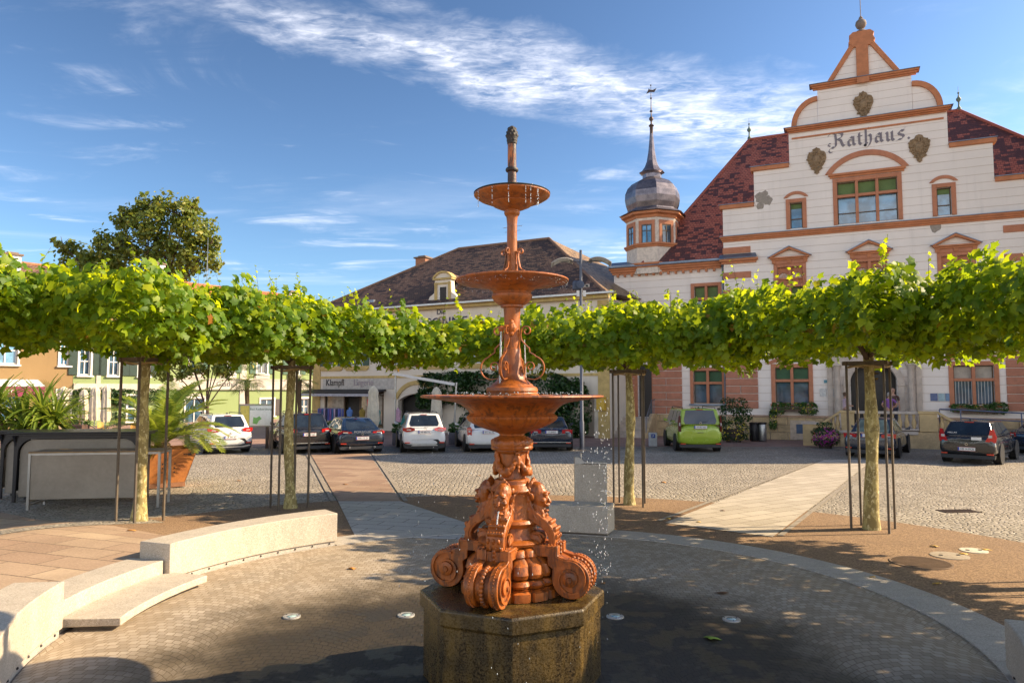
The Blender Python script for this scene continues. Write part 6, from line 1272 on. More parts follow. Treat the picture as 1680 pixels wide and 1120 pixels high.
    # wheels
    for yy in (.19*L,.80*L):
        for s in (-1,1):
            xo=s*(hw-.13); w=MB().lathe([(wr-.09,-.11),(wr-.02,-.115),(wr,-.08),(wr,.08),(wr-.02,.115),(wr-.09,.11)],28); w.v=[(z,y_,x_) for x_,y_,z in w.v]; o=w.build('wheel',TYRE,t,smooth=40); o.location=(xo,yy,wr)
            r=MB(); sd_=s*.105; r.lathe([(wr-.09,-.09),(wr-.085,.10),(wr-.11,.10),(wr-.12,.03)],24,caps=False)
            for i in range(5): a_=2*PI*i/5; r.hexa([(.03*math.cos(a_+1.2),.03*math.sin(a_+1.2),.06),(.03*math.cos(a_-1.2),.03*math.sin(a_-1.2),.06),((wr-.10)*math.cos(a_-.12),(wr-.10)*math.sin(a_-.12),.07),((wr-.10)*math.cos(a_+.12),(wr-.10)*math.sin(a_+.12),.07),(.03*math.cos(a_+1.2),.03*math.sin(a_+1.2),.09),(.03*math.cos(a_-1.2),.03*math.sin(a_-1.2),.09),((wr-.10)*math.cos(a_-.12),(wr-.10)*math.sin(a_-.12),.10),((wr-.10)*math.cos(a_+.12),(wr-.10)*math.sin(a_+.12),.10)])
            r.cyl((0,0,.05),(0,0,.10),.05,n=12); r.v=[(z*s,y_,x_) for x_,y_,z in r.v]; r.build('rim',RIM,o,smooth=35)
            ar=MB().lathe([(wr+.045,-.02),(wr+.05,0),(wr+.045,.02)],28); ar.v=[(z,y_,x_) for x_,y_,z in ar.v]; o2=ar.build('wheel_arch',TRIMB,t,smooth=40); o2.location=(s*(hw-.012),yy,wr+.03)
    # rear fittings: surface follows the rounded tail
    def ys(x): 
        q=min(1.0,abs(x)/hw); return .004+.045*L*max(0,(q-.80)/.2)**2*.9
    def rp(poly,mat_,nm,pr=.012,zt=None,lean=0.0,par=t,dep=.05,z0=None):
        P=[Vector((x_,ys(x_)-pr+lean*max(0,z_-(z0 or 0)),z_)) for x_,z_ in poly]; n_=len(P); Q=[p+Vector((0,dep,0)) for p in P]
        return MB().add(P+Q,[tuple(range(n_)),tuple(range(n_,2*n_))[::-1]]+[(i,(i+1)%n_,n_+(i+1)%n_,n_+i) for i in range(n_)]).build(nm,mat_,par,smooth=30)
    if bumper: rp([(-hw*.90,ride+.02),(-hw*.3,ride-.02),(hw*.3,ride-.02),(hw*.90,ride+.02),(hw*.98,lower),(hw*.55,lower*bumper[0]),(-hw*.55,lower*bumper[0]),(-hw*.98,lower)],bumper[1],'bumper',.016,dep=.2)
    else: rp([(-hw*.90,ride+.0),(hw*.90,ride+.0),(hw*.92,ride+.12),(-hw*.92,ride+.12)],TRIMB,'bumper',.012,dep=.2)
    MB().box(-hw*.8,hw*.8,.12,L*.97,ride-.02,ride+.12).build('underbody',TRIMB,t)
    for s in (-1,1): 
        o=rp([(s*hw*a_,z_) for a_,z_ in lights],lc or REDL,'tail_light',.020,dep=.10)
        xx=[a_ for a_,_ in lights]; zzz=[z_ for _,z_ in lights]; xm=(min(xx)+max(xx))/2; zm=(min(zzz)+max(zzz))/2; h_=(max(zzz)-min(zzz)); w_=(max(xx)-min(xx))*hw
        rp([(s*(hw*xm-w_*.18),zm-h_*.14),(s*(hw*xm+w_*.18),zm-h_*.12),(s*(hw*xm+w_*.18),zm+h_*.06),(s*(hw*xm-w_*.18),zm+h_*.06)],CLRL,'reversing_light',.026,par=o,dep=.01)
        rp([(s*hw*.66,lower*.82),(s*hw*.88,lower*.82),(s*hw*.88,lower*.82+.04),(s*hw*.66,lower*.82+.04)],ORANGE,'reflector',.022,dep=.02)
    pl=MB().box(-.26,.26,-.036,-.022,pz,pz+.115).build('number_plate',PLATEW,t); MB().box(-.26,-.215,-.0375,-.0362,pz,pz+.115).build('plate_band',PLATEB,pl); text(plate,.105,.001,PLATET,pl,(.02,-.0385,pz+.022),(PI/2,0,0),'plate_number',sx=.78)
    MB().box(-.262,.262,-.037,-.0225,pz-.008,pz-.0005).box(-.262,.262,-.037,-.0225,pz+.1155,pz+.123).build('plate_frame',PLATER,pl)
    MB().lathe([(.045,0),(.045,.014),(.034,.014),(.034,.0)],20,caps=False).build('badge_ring',CHROME,t).matrix_local=Matrix.Translation((0,-.012,pz+.22))@Matrix.Rotation(PI/2,4,'X')
    for s in (-1,1):
        MB().hexa([(s*(hw-.02),L*.60,belt+.02),(s*(hw+.15),L*.60,belt+.03),(s*(hw+.15),L*.63,belt+.03),(s*(hw-.02),L*.64,belt+.02),(s*(hw-.02),L*.60,belt+.08),(s*(hw+.17),L*.60,belt+.16),(s*(hw+.16),L*.63,belt+.16),(s*(hw-.02),L*.64,belt+.08)]).build('mirror',col if name!='suv_dark' else TRIMB,t,bev=.02)
        for yy in (.38*L,.55*L): MB().box(s*hw-.004 if s>0 else s*hw-.02,s*hw+.02 if s>0 else s*hw+.004,yy,yy+.17,belt-.16,belt-.135).build('door_handle',CHROME if name!='x' else col,t,bev=.004)
        if rails: MB().tube([(s*(wt-.05),yt0+.1,H-.04),(s*(wt-.05),yt0+.2,H+.035),(s*(wt-.05),yt1-.2,H+.035),(s*(wt-.05),yt1-.1,H-.04)],.015,6).build('roof_rail',TRIMB,t,smooth=60)
    MB().box(-.14,.14,yt0-.05,yt0+.01,H-.06,H-.035).build('brake_light',REDL,t)
    MB().tube([(0,yb0-.01,zb+.10),(.32,yb0+.02,zb+.16)],.008,5).build('rear_wiper',TRIMB,t) if deck is None else None
    MB().box(-.03,.03,yt0+.12,yt0+.2,H-.01,H+.06).build('antenna_fin',TRIMB,t,bev=.01)
    if extra: extra(t,rp,hw,vv)
    return t
WHITE=paint('white_car_paint',(.72,.72,.70)); BLACKC=paint('black_car_paint',(.010,.011,.014)); NAVYC=paint('dark_blue_car_paint',(.008,.018,.040),.3); LIME=paint('lime_green_car_paint',(.30,.42,.025),.1); GREYC=paint('dark_grey_blue_car_paint',(.045,.055,.08),.6,.25); SILV=PM('silver_trim',(.45,.45,.44),.35,.7)
def x_suv(t,rp,hw,vv): rp([(-hw*.6,.30),(hw*.6,.30),(hw*.5,.38),(-hw*.5,.38)],SILV,'skid_plate',.03,dep=.03); rp([(-hw*.70,1.02),(hw*.70,1.02),(hw*.70,1.03),(-hw*.70,1.03)],TRIMB,'tailgate_line',.014,dep=.01)
def x_troc(t,rp,hw,vv): rp([(-hw*.86,.30),(-hw*.55,.25),(hw*.55,.25),(hw*.86,.30),(hw*.80,.34),(hw*.5,.30),(-hw*.5,.30),(-hw*.80,.34)],SILV,'skid_plate',.03,dep=.03)
SUVL=[(.50,.90),(.86,.86),(.97,.92),(.97,1.02),(.62,1.04),(.50,.99)]
car('parked_car','white compact suv with black lower bumper, leftmost of the parked cars, partly behind palm fronds',-11.35,29.0,(-.60,.80),4.23,1.82,1.57,WHITE,1.02,(.14,.90),(.16,.52,2.55,3.2,.80,.62),SUVL,'HF 593 AT',.60,bumper=(1.22,TRIMB),lower=.50,wr=.35,rails=True,extra=x_troc)
AUL=[(.52,.86),(.95,.84),(.98,.98),(.74,1.02),(.52,.98)]
car('parked_car','black estate suv behind the tree trunk, second of the parked cars from the left',-8.15,28.9,(-.46,.89),4.6,1.88,1.62,BLACKC,1.04,(.14,.90),(.14,.50,2.9,3.6,.83,.64),AUL,'HF 517 AZ',.72,bumper=None,lower=.45,wr=.35,rails=True,extra=lambda t,rp,hw,vv: rp([(-hw*.8,.42),(hw*.8,.42),(hw*.8,.45),(-hw*.8,.45)],SILV,'bumper_strip',.02,dep=.01))
def x_pan(t,rp,hw,vv): text('PORSCHE',.10,.002,SILV,t,(0,-.03,.86),(PI/2,0,0),'rear_lettering',sx=1.6); rp([(-hw*.84,.50),(hw*.84,.50),(hw*.84,.58),(-hw*.84,.58)],TRIMB,'rear_strip',.015,dep=.02); [MB().cyl((s*.5,-.03,.28),(s*.5,.1,.28),.045).build('exhaust_pipe',CHROME,t) for s in (-1,1)]
car('parked_car','dark blue low fastback car with pinkish lights, third parked car from the left',-6.0,28.8,(-.42,.905),4.97,1.93,1.42,NAVYC,.98,(.10,.96),(.10,1.05,2.7,3.6,.80,.58),[(.42,.84),(.94,.80),(.98,.88),(.82,.95),(.46,.90)],'WN 173 ZV',.58,lower=.50,wr=.36,extra=x_pan)
car('parked_car','white suv with black and silver lower bumper and roof rails, just left of the fountain',-3.55,29.2,(-.22,.975),4.44,1.82,1.60,WHITE,1.04,(.16,.90),(.14,.48,2.7,3.4,.80,.62),[(.44,.92),(.80,.86),(.97,.92),(.97,1.02),(.62,1.06),(.44,1.0)],'HF 482 TV',.80,bumper=(1.12,TRIMB),lower=.50,wr=.35,rails=True,extra=x_suv)
car('parked_car','white estate car half hidden behind the fountain bowl, second white car from the fountain column',-.95,29.4,(-.20,.98),4.6,1.80,1.47,WHITE,.98,(.14,.90),(.12,.42,2.9,3.7,.79,.60),[(.78,.72),(.96,.72),(.98,1.02),(.84,1.06),(.78,1.0)],'WT 503 AL',.78,lower=.42,wr=.33)
car('parked_car','black saloon with a blue-white plate just right of the fountain column',1.65,29.9,(.02,1),4.52,1.82,1.42,NAVYC,.93,(.10,.92),(.72,1.25,2.5,3.3,.76,.55),[(.48,.76),(.95,.74),(.97,.90),(.70,.93),(.48,.90)],'LA 84953',.76,lower=.42,wr=.33,deck=.98,extra=lambda t,rp,hw,vv: rp([(-hw*.86,.38),(hw*.86,.38),(hw*.86,.41),(-hw*.86,.41)],SILV,'bumper_strip',.02,dep=.01))
def x_van(t,rp,hw,vv): text('CADDY',.07,.002,SILV,t,(0,-.02,.93),(PI/2,0,0),'rear_lettering',sx=2); MB().box(-.12,.12,-.02,.0,.80,.82).build('tailgate_handle',TRIMB,t)
car('parked_car','lime green panel-sided family van with dark windows near the town hall entrance',7.78,29.6,(.06,.998),4.5,1.86,1.80,LIME,1.16,(.06,.93),(.05,.20,3.0,3.75,.86,.72),[(.86,.84),(.95,.84),(.97,1.20),(.93,1.50),(.87,1.50),(.84,1.1)],'HF 857 AU',.98,lower=.40,wr=.33,rails=True,extra=x_van,lc=PM('dark_lamp_glass',(.10,.012,.012),.15))
car('parked_car','dark grey saloon behind the fourth tree trunk, in front of the balustrade',13.42,27.0,(.57,.82),4.87,1.85,1.47,GREYC,.95,(.10,.92),(.78,1.35,2.7,3.5,.78,.58),[(.46,.78),(.95,.76),(.98,.92),(.70,.93),(.46,.90)],'LB 93 UF',.80,lower=.45,wr=.34,deck=.99,extra=lambda t,rp,hw,vv: rp([(-hw*.5,.945),(hw*.5,.945),(hw*.5,.965),(-hw*.5,.965)],CHROME,'chrome_strip',.02,dep=.02),cg=glass_mat('tinted_glass',(.10,.12,.09),.05))
def x_i30(t,rp,hw,vv): MB().box(.15,.45,-.02,-.008,.84,.94).build('sticker',PLATEW,t); text('HELLAS',.07,.002,PLATEW,t,(-.42,.0,1.06),(PI/2-.3,0,0),'window_lettering',sx=1.2)
car('parked_car','black five-door hatchback with tall red tail lights, rightmost whole car on the sunny cobbles',15.75,24.9,(.70,.714),4.25,1.78,1.48,BLACKC,1.00,(.12,.90),(.12,.55,2.5,3.2,.78,.60),[(.62,.80),(.94,.76),(.97,.95),(.90,1.22),(.80,1.20),(.74,.98)],'HB 14 MCB',.47,lower=.42,wr=.32,extra=x_i30)
car('parked_car','dark blue car mostly cut off by the right edge of the photo',20.55,28.4,(.9,.43),4.4,1.80,1.25,NAVYC,.90,(.12,.90),(.12,.6,2.5,3.2,.78,.60),[(.62,.70),(.94,.70),(.97,.85),(.74,.88)],'HF 21 KX',.5,lower=.42,wr=.33)

# ================================================================ STREET FURNITURE
GREYP=PM('grey_pole_paint',(.10,.11,.14),.45,.4,var=.15)
t=thing('street_lamp','tall grey street lamp with two curved arms and a loudspeaker box, right of the fountain','street lamp',(3.0,30.8,0))
MB().lathe([(.16,0),(.16,.03),(.10,.06),(.10,1.2),(.075,1.25),(.06,8.65)],14).build('pole',GREYP,t,smooth=40)
LAMPM=PM('lamp_shell',(.40,.37,.33),.5,.2)
for s in (-1,1):
    MB().tube([(0,0,8.12),(s*.5,-.02,8.16),(s*.9,0,8.14)],.025,6).build('lamp_arm',GREYP,t,smooth=60)
    P=[(s*(.35+.95*i/8),-.02*i,8.22-.02*i-.16*((i-4)/4)**2+(.06 if s<0 else .10)) for i in range(9)]; o=MB().strip(P,(0,.34,-.13),.045).build('lamp_head',LAMPM,t,bev=.01); MB().strip([(a,b_,c-.035) for a,b_,c in P[1:8]],(0,.24,-.09),.012).build('diffuser',PM('lamp_diffuser',(.55,.55,.52),.3),o)
MB().box(-.36,-.06,-.16,.12,6.9,7.28).build('loudspeaker_box',PM('dark_blue_box',(.05,.07,.12),.5),t,bev=.04); MB().lathe([(.0,0),(.17,.0),(.17,.05),(.0,.07)],20).build('dish',PM('dark_blue_box',(.05,.07,.12),.5),t).matrix_local=Matrix.Translation((-.05,-.22,7.1))@Matrix.Rotation(PI/2,4,'X')
for x in (-.14,.14): MB().box(x-.06,x+.06,-.14,-.07,6.6,6.86).build('antenna_box',WHITEP,t)
MB().box(-.08,.30,-.12,-.06,7.0,7.1).box(.2,.36,-.12,-.04,7.02,7.14).build('camera',LAMPM,t)
# notice board
t=thing('notice_board','town map board with a yellow panel and a white map on a brown post','notice board',(-11.25,31.6,0),R(6)); PB=PM('brown_post',(.09,.06,.045),.6)
MB().box(.40,.52,-.05,.05,0,.95).build('post',PB,t); bo=MB().box(-.75,.70,-.03,.03,.95,1.95).build('board',PM('board_frame',(.35,.20,.28),.6,scale=16,c2=(.15,.30,.10)),t)
MB().box(-.70,-.32,-.040,-.031,1.0,1.87).build('yellow_panel',PM('yellow_print',(.60,.50,.10),.6,scale=14),bo); MB().box(-.30,.64,-.040,-.031,1.0,1.87).build('map_panel',PM('white_print',(.68,.70,.66),.6,scale=9,var=.12),bo)
MB().prism([(-.16,-.044,1.10),(.02,-.044,1.06),(.10,-.044,1.22),(.22,-.044,1.30),(.12,-.044,1.42),(-.02,-.044,1.34),(-.14,-.044,1.38)],(0,.003,0)).build('map_print',PM('green_print',(.18,.42,.12),.6,scale=20),bo); text('Bad Radkersburg',.135,.001,PM('green_ink',(.03,.12,.07),.6),bo,(.17,-.043,1.68),(PI/2,0,0),'map_title')
# parking posts
for x,y,lb in ((6.45,32.9,'low white parking block with a blue P sign left of the green van'),(-1.62,31.5,'low white parking block with a blue sign beside the white suv')):
    t=thing('parking_marker',lb,'bollard',(x,y,0),0,'parking markers'); MB().box(-.18,.18,-.12,.12,0,.62).build('block',PM('marker_white',(.55,.55,.55),.7),t,bev=.02); b=MB().box(-.09,.09,-.128,-.121,.38,.56).build('blue_sign',PLATEB,t); text('P',.16,.001,PLATEW,b,(0,-.130,.41),(PI/2,0,0),'sign_letter')
t=thing('bollard','short grey steel bollard by the town hall plinth','bollard',(8.1,36.6,0)); MB().lathe([(.09,0),(.09,.95),(.07,1.0),(0,1.02)],16).build('post',METAL,t,smooth=40)
# bins
def bin_(x,y,lb,c,h=.95):
    t=thing('litter_bin',lb,'bin',(x,y,0),0,'litter bins by the flowering shrub'); MB().lathe([(.20,.03),(.21,.06),(.21,h-.12),(.20,h-.10)],20).build('drum',c,t,smooth=40); MB().lathe([(.22,h-.09),(.225,h-.02),(.18,h),(0,h+.01)],20).build('lid',DARKM,t,smooth=40); MB().box(-.03,.03,.2,.26,0,h).build('post',DARKM,t)
bin_(12.55,36.0,'silver litter bin right of the flowering shrub',METAL); bin_(12.15,36.05,'dark litter bin directly right of the flowering shrub',DARKM)
# flower pots, planted beds
YEL=PM('yellow_petals',(.75,.60,.04),.6); MAG=PM('magenta_petals',(.42,.03,.30),.6); RED=PM('red_petals',(.55,.02,.02),.6)
def blooms(parent,boxes,n,m,s,seed,name='flowers'):
    r2=np.random.default_rng(seed); P=[];N=[]
    for cx,cy,cz,rx,ry,rz in boxes:
        v=r2.normal(size=(n,3)); v/=np.linalg.norm(v,axis=1,keepdims=True); v[:,1]=-np.abs(v[:,1]); P.append(v*np.array([rx,ry,rz])*1.03+np.array([cx,cy,cz])); N.append(v)
    P=np.concatenate(P); leafmesh(name,P,np.concatenate(N)+r2.normal(0,.3,(len(P),3)),r2.uniform(s*.7,s*1.3,len(P)),m,parent,OVAL)
t=thing('potted_shrub','tall dark flowering shrub in a pot covered with yellow flowers beside the green van','shrub',(10.95,35.5,0))
MB().lathe([(.35,0),(.50,.6),(.54,.65),(.46,.65)],20).build('pot',PM('dark_pot',(.08,.06,.05),.7),t,smooth=40)
leaf_mass('foliage',None,None,[(0,0,.55,.75,.55,.5),(-.1,0,1.35,.62,.5,.50),(.25,0,1.75,.45,.4,.45),(-.3,0,1.85,.3,.3,.35),(.55,0,1.4,.4,.35,.4)],2600,IVY_LEAF,(.07,.13),51,parent=t); blooms(t,[(0,0,.55,.78,.58,.52)],150,YEL,.09,52); blooms(t,[(0,0,1.5,.6,.4,.7)],10,WHITEP,.06,53)
rzH=-(PI/2-AR)
def fpot(u,out,z,boxes,lb,n,seed,fl,fn,box=None,fs=.07):
    t=thing('flower_box',lb,'flowers',(12.94+math.sin(AR)*u-math.cos(AR)*out,37.64-math.cos(AR)*u-math.sin(AR)*out,z),rzH); leaf_mass('foliage',None,None,boxes,n,HEDGE_LEAF if fl is YEL else IVY_LEAF,(.07,.12),seed,parent=t); blooms(t,boxes,fn,fl,fs,seed+1)
    MB().box(*(box or (-.9,.9,-.15,.15,-.22,-.02))).build('box',PM('flowerbox_brown',(.12,.07,.05),.8),t)
fpot(1.7,.32,1.72,[(-.7,0,-.1,.35,.22,.32),(0,0,.0,.7,.2,.18),(.75,0,-.08,.45,.24,.33),(-.95,0,-.65,.2,.15,.55)],'trailing yellow flowers in the window box under the left arched window',2200,61,YEL,34)
fpot(9.67,.32,1.72,[(-.6,0,.0,.45,.2,.2),(.2,0,-.02,.5,.2,.2),(.9,0,.02,.35,.24,.28)],'leafy window box under the right arched window with bars',1500,63,YEL,6)
t=thing('flower_tub','round tub overflowing with magenta and red flowers at the balustrade','flowers',(13.85,31.75,0)); MB().lathe([(.25,0),(.36,.35),(.32,.35)],16).build('tub',PM('dark_pot',(.08,.06,.05),.7),t,smooth=40); leaf_mass('foliage',None,None,[(0,0,.50,.55,.5,.42),(0,0,.95,.32,.3,.22)],900,IVY_LEAF,(.08,.13),65,parent=t); blooms(t,[(0,0,.48,.56,.5,.42)],330,MAG,.085,66); blooms(t,[(0,0,.48,.56,.5,.42)],60,RED,.07,67,'red_flowers')
# cafe hedges, parasols, chairs by the shop house
def hedgebox(x,y,w,h,lb,seed):
    t=thing('hedge_planter',lb,'planter',(x,y,0)); MB().box(-w/2+.05,w/2-.05,-.25,.25,0,.55).build('box',PM('grey_box',(.20,.17,.17),.7),t,bev=.02); leaf_mass('hedge',None,None,[(0,0,.55+h*.45,w/2,.3,h*.5)],1500,HEDGE_LEAF,(.06,.12),seed,parent=t)
hedgebox(-8.15,33.6,1.1,.62,'clipped hedge planter between the black suv and the shop door',71); hedgebox(-5.1,33.8,1.1,.55,'clipped hedge planter left of the white suv',72); hedgebox(-2.3,34.2,1.5,.5,'clipped low hedge behind the white suv',73)
CREAMC=PM('cream_cloth',(.62,.55,.42),.85,scale=3,bs=.2,bd=.01)
def parasol(x,y,h,lb,r=.28,z=0,c=None,grp='folded parasols'):
    t=thing('folded_parasol',lb,'parasol',(x,y,z),0,grp); MB().cyl((0,0,0),(0,0,h),.03).build('pole',METAL,t)
    MB().lathe([(r*.75,h*.30),(r,h*.40),(r*.9,h*.62),(r*.72,h*.84),(r*.80,h*.90),(r*.5,h*.97),(.03,h+.02)],28,lob=lambda i,q,z:1+.16*math.sin(q*7+i*.5)).build('cloth',c or CREAMC,t,smooth=60); MB().lathe([(.28,0),(.28,.06),(.06,.09)],16).build('base',METAL,t)
parasol(-6.65,34.3,2.75,'large folded cream parasol beside the shop window'); parasol(-3.75,35.5,2.7,'folded cream parasol behind the white suv, left of the fountain bowl')
parasol(-25.9,41.3,2.75,'folded cream parasol in front of the ochre house, leftmost',.36); parasol(-24.9,41.6,2.6,'slim folded beige parasol next to the leftmost one',.27); parasol(-24.0,41.2,2.75,'folded beige parasol standing between two slim ones',.30); parasol(-22.0,38.8,2.8,'slim folded cream parasol by the stone pot palm',.24)
GCH=PM('grey_plastic_chair',(.33,.29,.28),.6)
for i,(x,y,rz,lb) in enumerate(((-4.75,32.8,.4,'grey cafe chair under the hedge, left of the white suv'),(-4.2,33.1,-1.2,'grey cafe chair nearest the left side of the white suv'),(-1.15,33.2,.3,'grey cafe chair between the white cars'),(-.65,33.3,2.6,'grey cafe chair behind the half hidden white car'),(-7.4,33.2,2.6,'grey cafe chair beside the large folded parasol'))): cafe_chair(x,y,rz,lb,0,'grey cafe chairs by the shop house',GCH)
for i,(x,y,rz,lb) in enumerate(((-25.4,39.9,-1.3,'yellow cafe chair facing right, beside the leftmost parasol'),(-22.75,39.9,1.2,'yellow cafe chair between the parasols and the stone pot'),(-20.6,39.0,.2,'yellow cafe chair hidden behind the tree trunk'),(-26.9,39.4,.5,'yellow cafe chair hidden behind the yucca leaves'))): cafe_chair(x,y,rz,lb)
t=thing('stone_pot','rough pale stone pot of the low fan palm on the terrace','planter',(-21.6,34.0,0)); MB().lathe([(.55,0),(.62,.3),(.52,.75),(.56,.92),(.46,.92),(.44,.85)],18,lob=lambda i,q,z:1+.06*math.sin(q*5+i)).build('pot',PM('rough_stone',(.42,.31,.20),.9,scale=4,bs=.7,bd=.04),t,smooth=50)
t=thing('wooden_planter','dark wooden box planter with a small palm on the terrace','planter',(-23.1,38.3,0)); MB().prism([(-.35,-.35,.08),(.35,-.35,.08),(.35,.35,.08),(-.35,.35,.08)],(0,0,.65)).build('box',PM('dark_wood_box',(.10,.055,.04),.7),t,bev=.02); strap_plant(-23.1,38.3,.7,'small drooping palm in the dark wooden box',[(0,0,.7)],50,.6,.04,77,PALM_LEAF,'small_palm')
t=thing('awning_frame','tilted white metal awning arm on posts in front of the ivy','awning',(-6.3,38.6,0)); MB().cyl((0,0,0),(0,0,3.45),.05).build('post',METAL,t); MB().cyl((3.35,-2.5,0),(3.5,-2.5,2.95),.05).build('post',METAL,t); MB().strip([(-.15,0,3.45),(3.4,-2.5,2.85)],(.0,.12,0),.14).build('cross_arm',WHITEP,t)
# clothes rack in front of the shop
t=thing('clothes_rack','rack of blue and purple clothes outside the shop window','clothes rack',(-10.9,43.0,0),-math.atan2(.4848,.8746)); MB().tube([(-.9,0,0),(-.9,0,1.5),(.9,0,1.5),(.9,0,0)],.02,6).build('rail',METAL,t)
for i in range(11): x=-.8+i*.16; MB().strip([(x,0,1.45),(x+.02,0,1.1),(x,0,.75)],(0,.42,0),.07).build('garment',PM('cloth_%d'%(i%5),[(.12,.14,.42),(.28,.14,.36),(.06,.16,.34),(.50,.38,.52),(.04,.05,.10)][i%5],.85),t)
def mannequin(x,y,c,lb,h=1.6):
    t=thing('shop_mannequin',lb,'mannequin',(x,y,0),0,'mannequins outside the shop'); MB().lathe([(.22,0),(.20,.03),(.02,.04),(.02,.8)],14).build('stand',METAL,t); MB().lathe([(.18,.62),(.20,.75),(.15,1.0),(.19,1.28),(.16,1.4),(.06,1.46),(.05,1.55)],16,lob=lambda i,q,z:1-.25*abs(math.sin(q))).build('torso',PM('dress_%.2f'%c[0],c,.85),t,smooth=60)
mannequin(-8.7,41.6,(.28,.19,.03),'mannequin in a mustard yellow dress by the shop door'); mannequin(-9.5,41.9,(.10,.20,.45),'mannequin in a blue dress by the shop door'); mannequin(-7.7,41.0,(.03,.22,.20),'mannequin in a teal dress right of the red sale sign'); mannequin(-6.6,41.4,(.50,.30,.38),'mannequin in a pink top at the right end of the shop window')
t=thing('sale_sign','small red percent sale sign on a stand outside the shop','sign',(-8.05,40.6,0)); MB().cyl((0,0,0),(0,0,1.7),.02).build('stand',METAL,t); s_=MB().box(-.16,.16,-.02,.02,1.65,2.05).build('sign_plate',PM('sale_red',(.60,.02,.02),.5),t); text('%',.32,.002,PLATEW,s_,(0,-.024,1.74),(PI/2,0,0),'sign_letter')

# ================================================================ PEOPLE (on the entrance terrace)
SKIN=PM('skin',(.46,.25,.17),.55,var=.08); GREYH=PM('grey_hair',(.42,.38,.34),.8,scale=30); BRH=PM('brown_hair',(.10,.055,.03),.8,scale=30)
def skin_mesh(name,verts,edges,mat,parent,root=0,sub=2):
    me=bpy.data.meshes.new(name); me.from_pydata([v[:3] for v in verts],edges,[]); o=bpy.data.objects.new(name,me); C.objects.link(o); me.materials.append(mat)
    if parent is not None: o.parent=parent
    m=o.modifiers.new('skin','SKIN'); m.use_smooth_shade=True
    for i,v in enumerate(verts): me.skin_vertices[0].data[i].radius=(v[3],v[4] if len(v)>4 else v[3])
    me.skin_vertices[0].data[root].use_root=True
    s=o.modifiers.new('sub','SUBSURF'); s.levels=sub; s.render_levels=sub; return o
def person(label,x,y,z,rz,h,shirt,legs,hair,pose='side',hairlen=.0):
    t=thing('person',label,'person',(x,y,z),rz); k_=h/1.7
    V=[(0,0,.95,.13,.11),(0,0,1.12,.12,.10),(0,.0,1.30,.15,.11),(0,.0,1.42,.10,.08),(0,.01,1.50,.055),(0,.02,1.56,.055)]; E=[(0,1),(1,2),(2,3),(3,4),(4,5)]
    def chain(a,pts):
        for p in pts: V.append(p); E.append((a,len(V)-1)); a=len(V)-1
        return a
    for s in (-1,1):
        chain(0,[(s*.09,0,.86,.085),(s*.10,.02,.48,.058),(s*.10,-.02,.10,.038),(s*.11,.10,.03,.035)])
    arms={'hips':[(.20,0,1.38,.05),(.36,-.04,1.17,.038),(.22,.10,1.02,.026)],'down':[(.20,0,1.38,.05),(.24,-.02,1.10,.036),(.24,.10,.86,.024)],'front':[(.19,0,1.38,.05),(.24,.03,1.12,.038),(.14,.24,1.10,.026)]}[pose]
    AV=[]
    for s in (-1,1):
        a=chain(3,[(s*p[0],p[1],p[2],p[3]) for p in arms]); w=V[a]; pr=V[a-1]; d=Vector((w[0]-pr[0],w[1]-pr[1],w[2]-pr[2])).normalized(); pal=Vector(w[:3])+d*.06; V.append((*pal,.026,.014)); E.append((a,len(V)-1)); pi_=len(V)-1
        sdv=d.cross(Vector((1,0,0))).normalized()
        for i,(o_,l_) in enumerate(((-.024,.065),(-.008,.075),(.008,.072),(.024,.058))): p1=pal+sdv*o_+d*.03; p2=p1+d*l_*.6+Vector((-s*.01,0,-.005)); chain(pi_,[(*p1,.009),(*p2,.008)])
        p1=pal-d*.03+sdv*.035; chain(pi_,[(*p1,.010),(*(p1+d*.03+sdv*.012),.008)])
    # head continues from the neck
    chain(5,[(0,.015,1.62,.085,.075),(0,.02,1.70,.080,.075)])
    V=[(v[0]*k_,v[1]*k_,v[2]*k_)+tuple(r*k_ for r in v[3:]) for v in V]
    body=skin_mesh('body',V,E,SKIN,t)
    f=MB(); f.tube([(0,.09*k_,1.655*k_),(0,.118*k_,1.632*k_),(0,.095*k_,1.62*k_)],.011,6); [f.ball((s*.028*k_,.088*k_,1.662*k_),.010,6,5) for s in (-1,1)]; f.ball((0,.092*k_,1.600*k_),(.024,.008,.006),8,5); [f.ball((s*.078*k_,.01*k_,1.645*k_),(.012,.018,.03),8,6) for s in (-1,1)]
    f.build('face',PM('face_skin',(.40,.18,.13),.55),t,smooth=60)
    hb=MB().ball((0,-.012*k_,1.685*k_),(.092*k_,.098*k_,.090*k_),14,10); [hb.ball((s*.06*k_,-.03*k_,1.62*k_),(.035,.05,.05+hairlen),8,6) for s in (-1,1)]; hb.build('hair',hair,t,smooth=60)
    sv=[(0,0,.90,.150,.128),(0,0,1.12,.142,.12),(0,0,1.30,.168,.125),(0,0,1.425,.112,.092)]; se=[(0,1),(1,2),(2,3)]
    for s in (-1,1):
        a=arms; sv.append((s*a[0][0],a[0][1],a[0][2],.062)); se.append((3,len(sv)-1)); q=[a[0][i]+(a[1][i]-a[0][i])*.7 for i in range(3)]; sv.append((s*q[0],q[1],q[2],.054)); se.append((len(sv)-2,len(sv)-1))
    skin_mesh('shirt',[(v[0]*k_,v[1]*k_,v[2]*k_,v[3]*k_,(v[4] if len(v)>4 else v[3])*k_) for v in sv],se,shirt,t)
    lv=[(0,0,.93,.145,.125)]; le=[]
    for s in (-1,1):
        for j,(p) in enumerate([(s*.09,0,.84,.10),(s*.10,.02,.48,.07),(s*.10,-.02,.14,.055)]): lv.append(p); le.append((0 if j==0 else len(lv)-2,len(lv)-1))
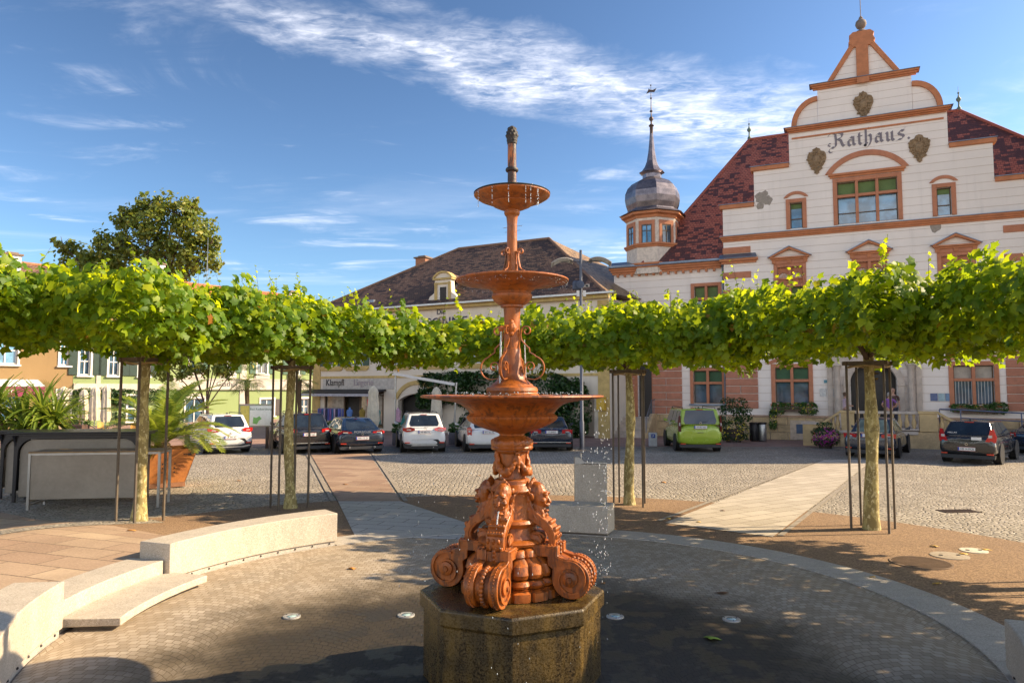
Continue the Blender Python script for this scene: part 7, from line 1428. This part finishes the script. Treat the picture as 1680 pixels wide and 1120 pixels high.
    skin_mesh('trousers',[(v[0]*k_,v[1]*k_,v[2]*k_,v[3]*k_,(v[4] if len(v)>4 else v[3])*k_) for v in lv],le,legs,t); return t
def TH(u,out): return (12.94+math.sin(AR)*u-math.cos(AR)*out,37.64-math.cos(AR)*u-math.sin(AR)*out)
PINK=PM('pale_pink_shirt',(.62,.45,.50),.85); PURP=PM('purple_patterned_shirt',(.10,.07,.30),.85,scale=22,c2=(.32,.10,.30)); DKT=PM('dark_trousers',(.04,.04,.06),.85); SKS=PM('dark_brown_shirt',(.10,.05,.04),.8)
a=TH(4.15,2.3); person('person with short dark hair in a pale pink top standing side-on at the balustrade',a[0],a[1],.778,R(-95),1.62,PINK,DKT,BRH,'front')
a=TH(6.0,2.2); person('person with white hair in a purple patterned top, hands on hips, seen from behind',a[0],a[1],.778,R(-10),1.62,PURP,DKT,GREYH,'hips',.02)
a=TH(6.25,.6); person('bald person in a dark shirt standing in the doorway behind the purple top',a[0],a[1],.778,R(160),1.80,SKS,DKT,SKIN,'down')

# every separate piece of these architectural parts is a part of its own
def split_loose(names):
    for o in [o for o in bpy.data.objects if o.type=='MESH' and o.name.split('.')[0] in names]:
        me=o.data; n=len(me.vertices); par=list(range(n))
        def fd(a):
            while par[a]!=a: par[a]=par[par[a]]; a=par[a]
            return a
        for e in me.edges: a,b=fd(e.vertices[0]),fd(e.vertices[1]); par[a]=b
        comps={}
        for p in me.polygons: comps.setdefault(fd(p.vertices[0]),[]).append(p)
        if len(comps)<2: continue
        kids=[c for c in bpy.data.objects if c.parent==o]; first=True; base=o.name.split('.')[0]
        for ps in comps.values():
            mb=MB(); idx={}
            for p in ps:
                f=[]
                for v in p.vertices:
                    if v not in idx: idx[v]=len(mb.v); mb.v.append(tuple(me.vertices[v].co))
                    f.append(idx[v])
                mb.f.append(tuple(f))
            c=mb.build(base,me.materials[0],o.parent); c.matrix_local=o.matrix_local.copy()
            for m in o.modifiers:
                if m.type=='BEVEL': b=c.modifiers.new('bevel','BEVEL'); b.width=m.width; b.segments=m.segments; b.limit_method='ANGLE'
            if first:
                for kc in kids: kc.parent=c
                first=False
        bpy.data.objects.remove(o)
split_loose({'gable_shoulder','shoulder_moulding','step_coping','corner_band','shop_pane','screw','lead_flashing'})
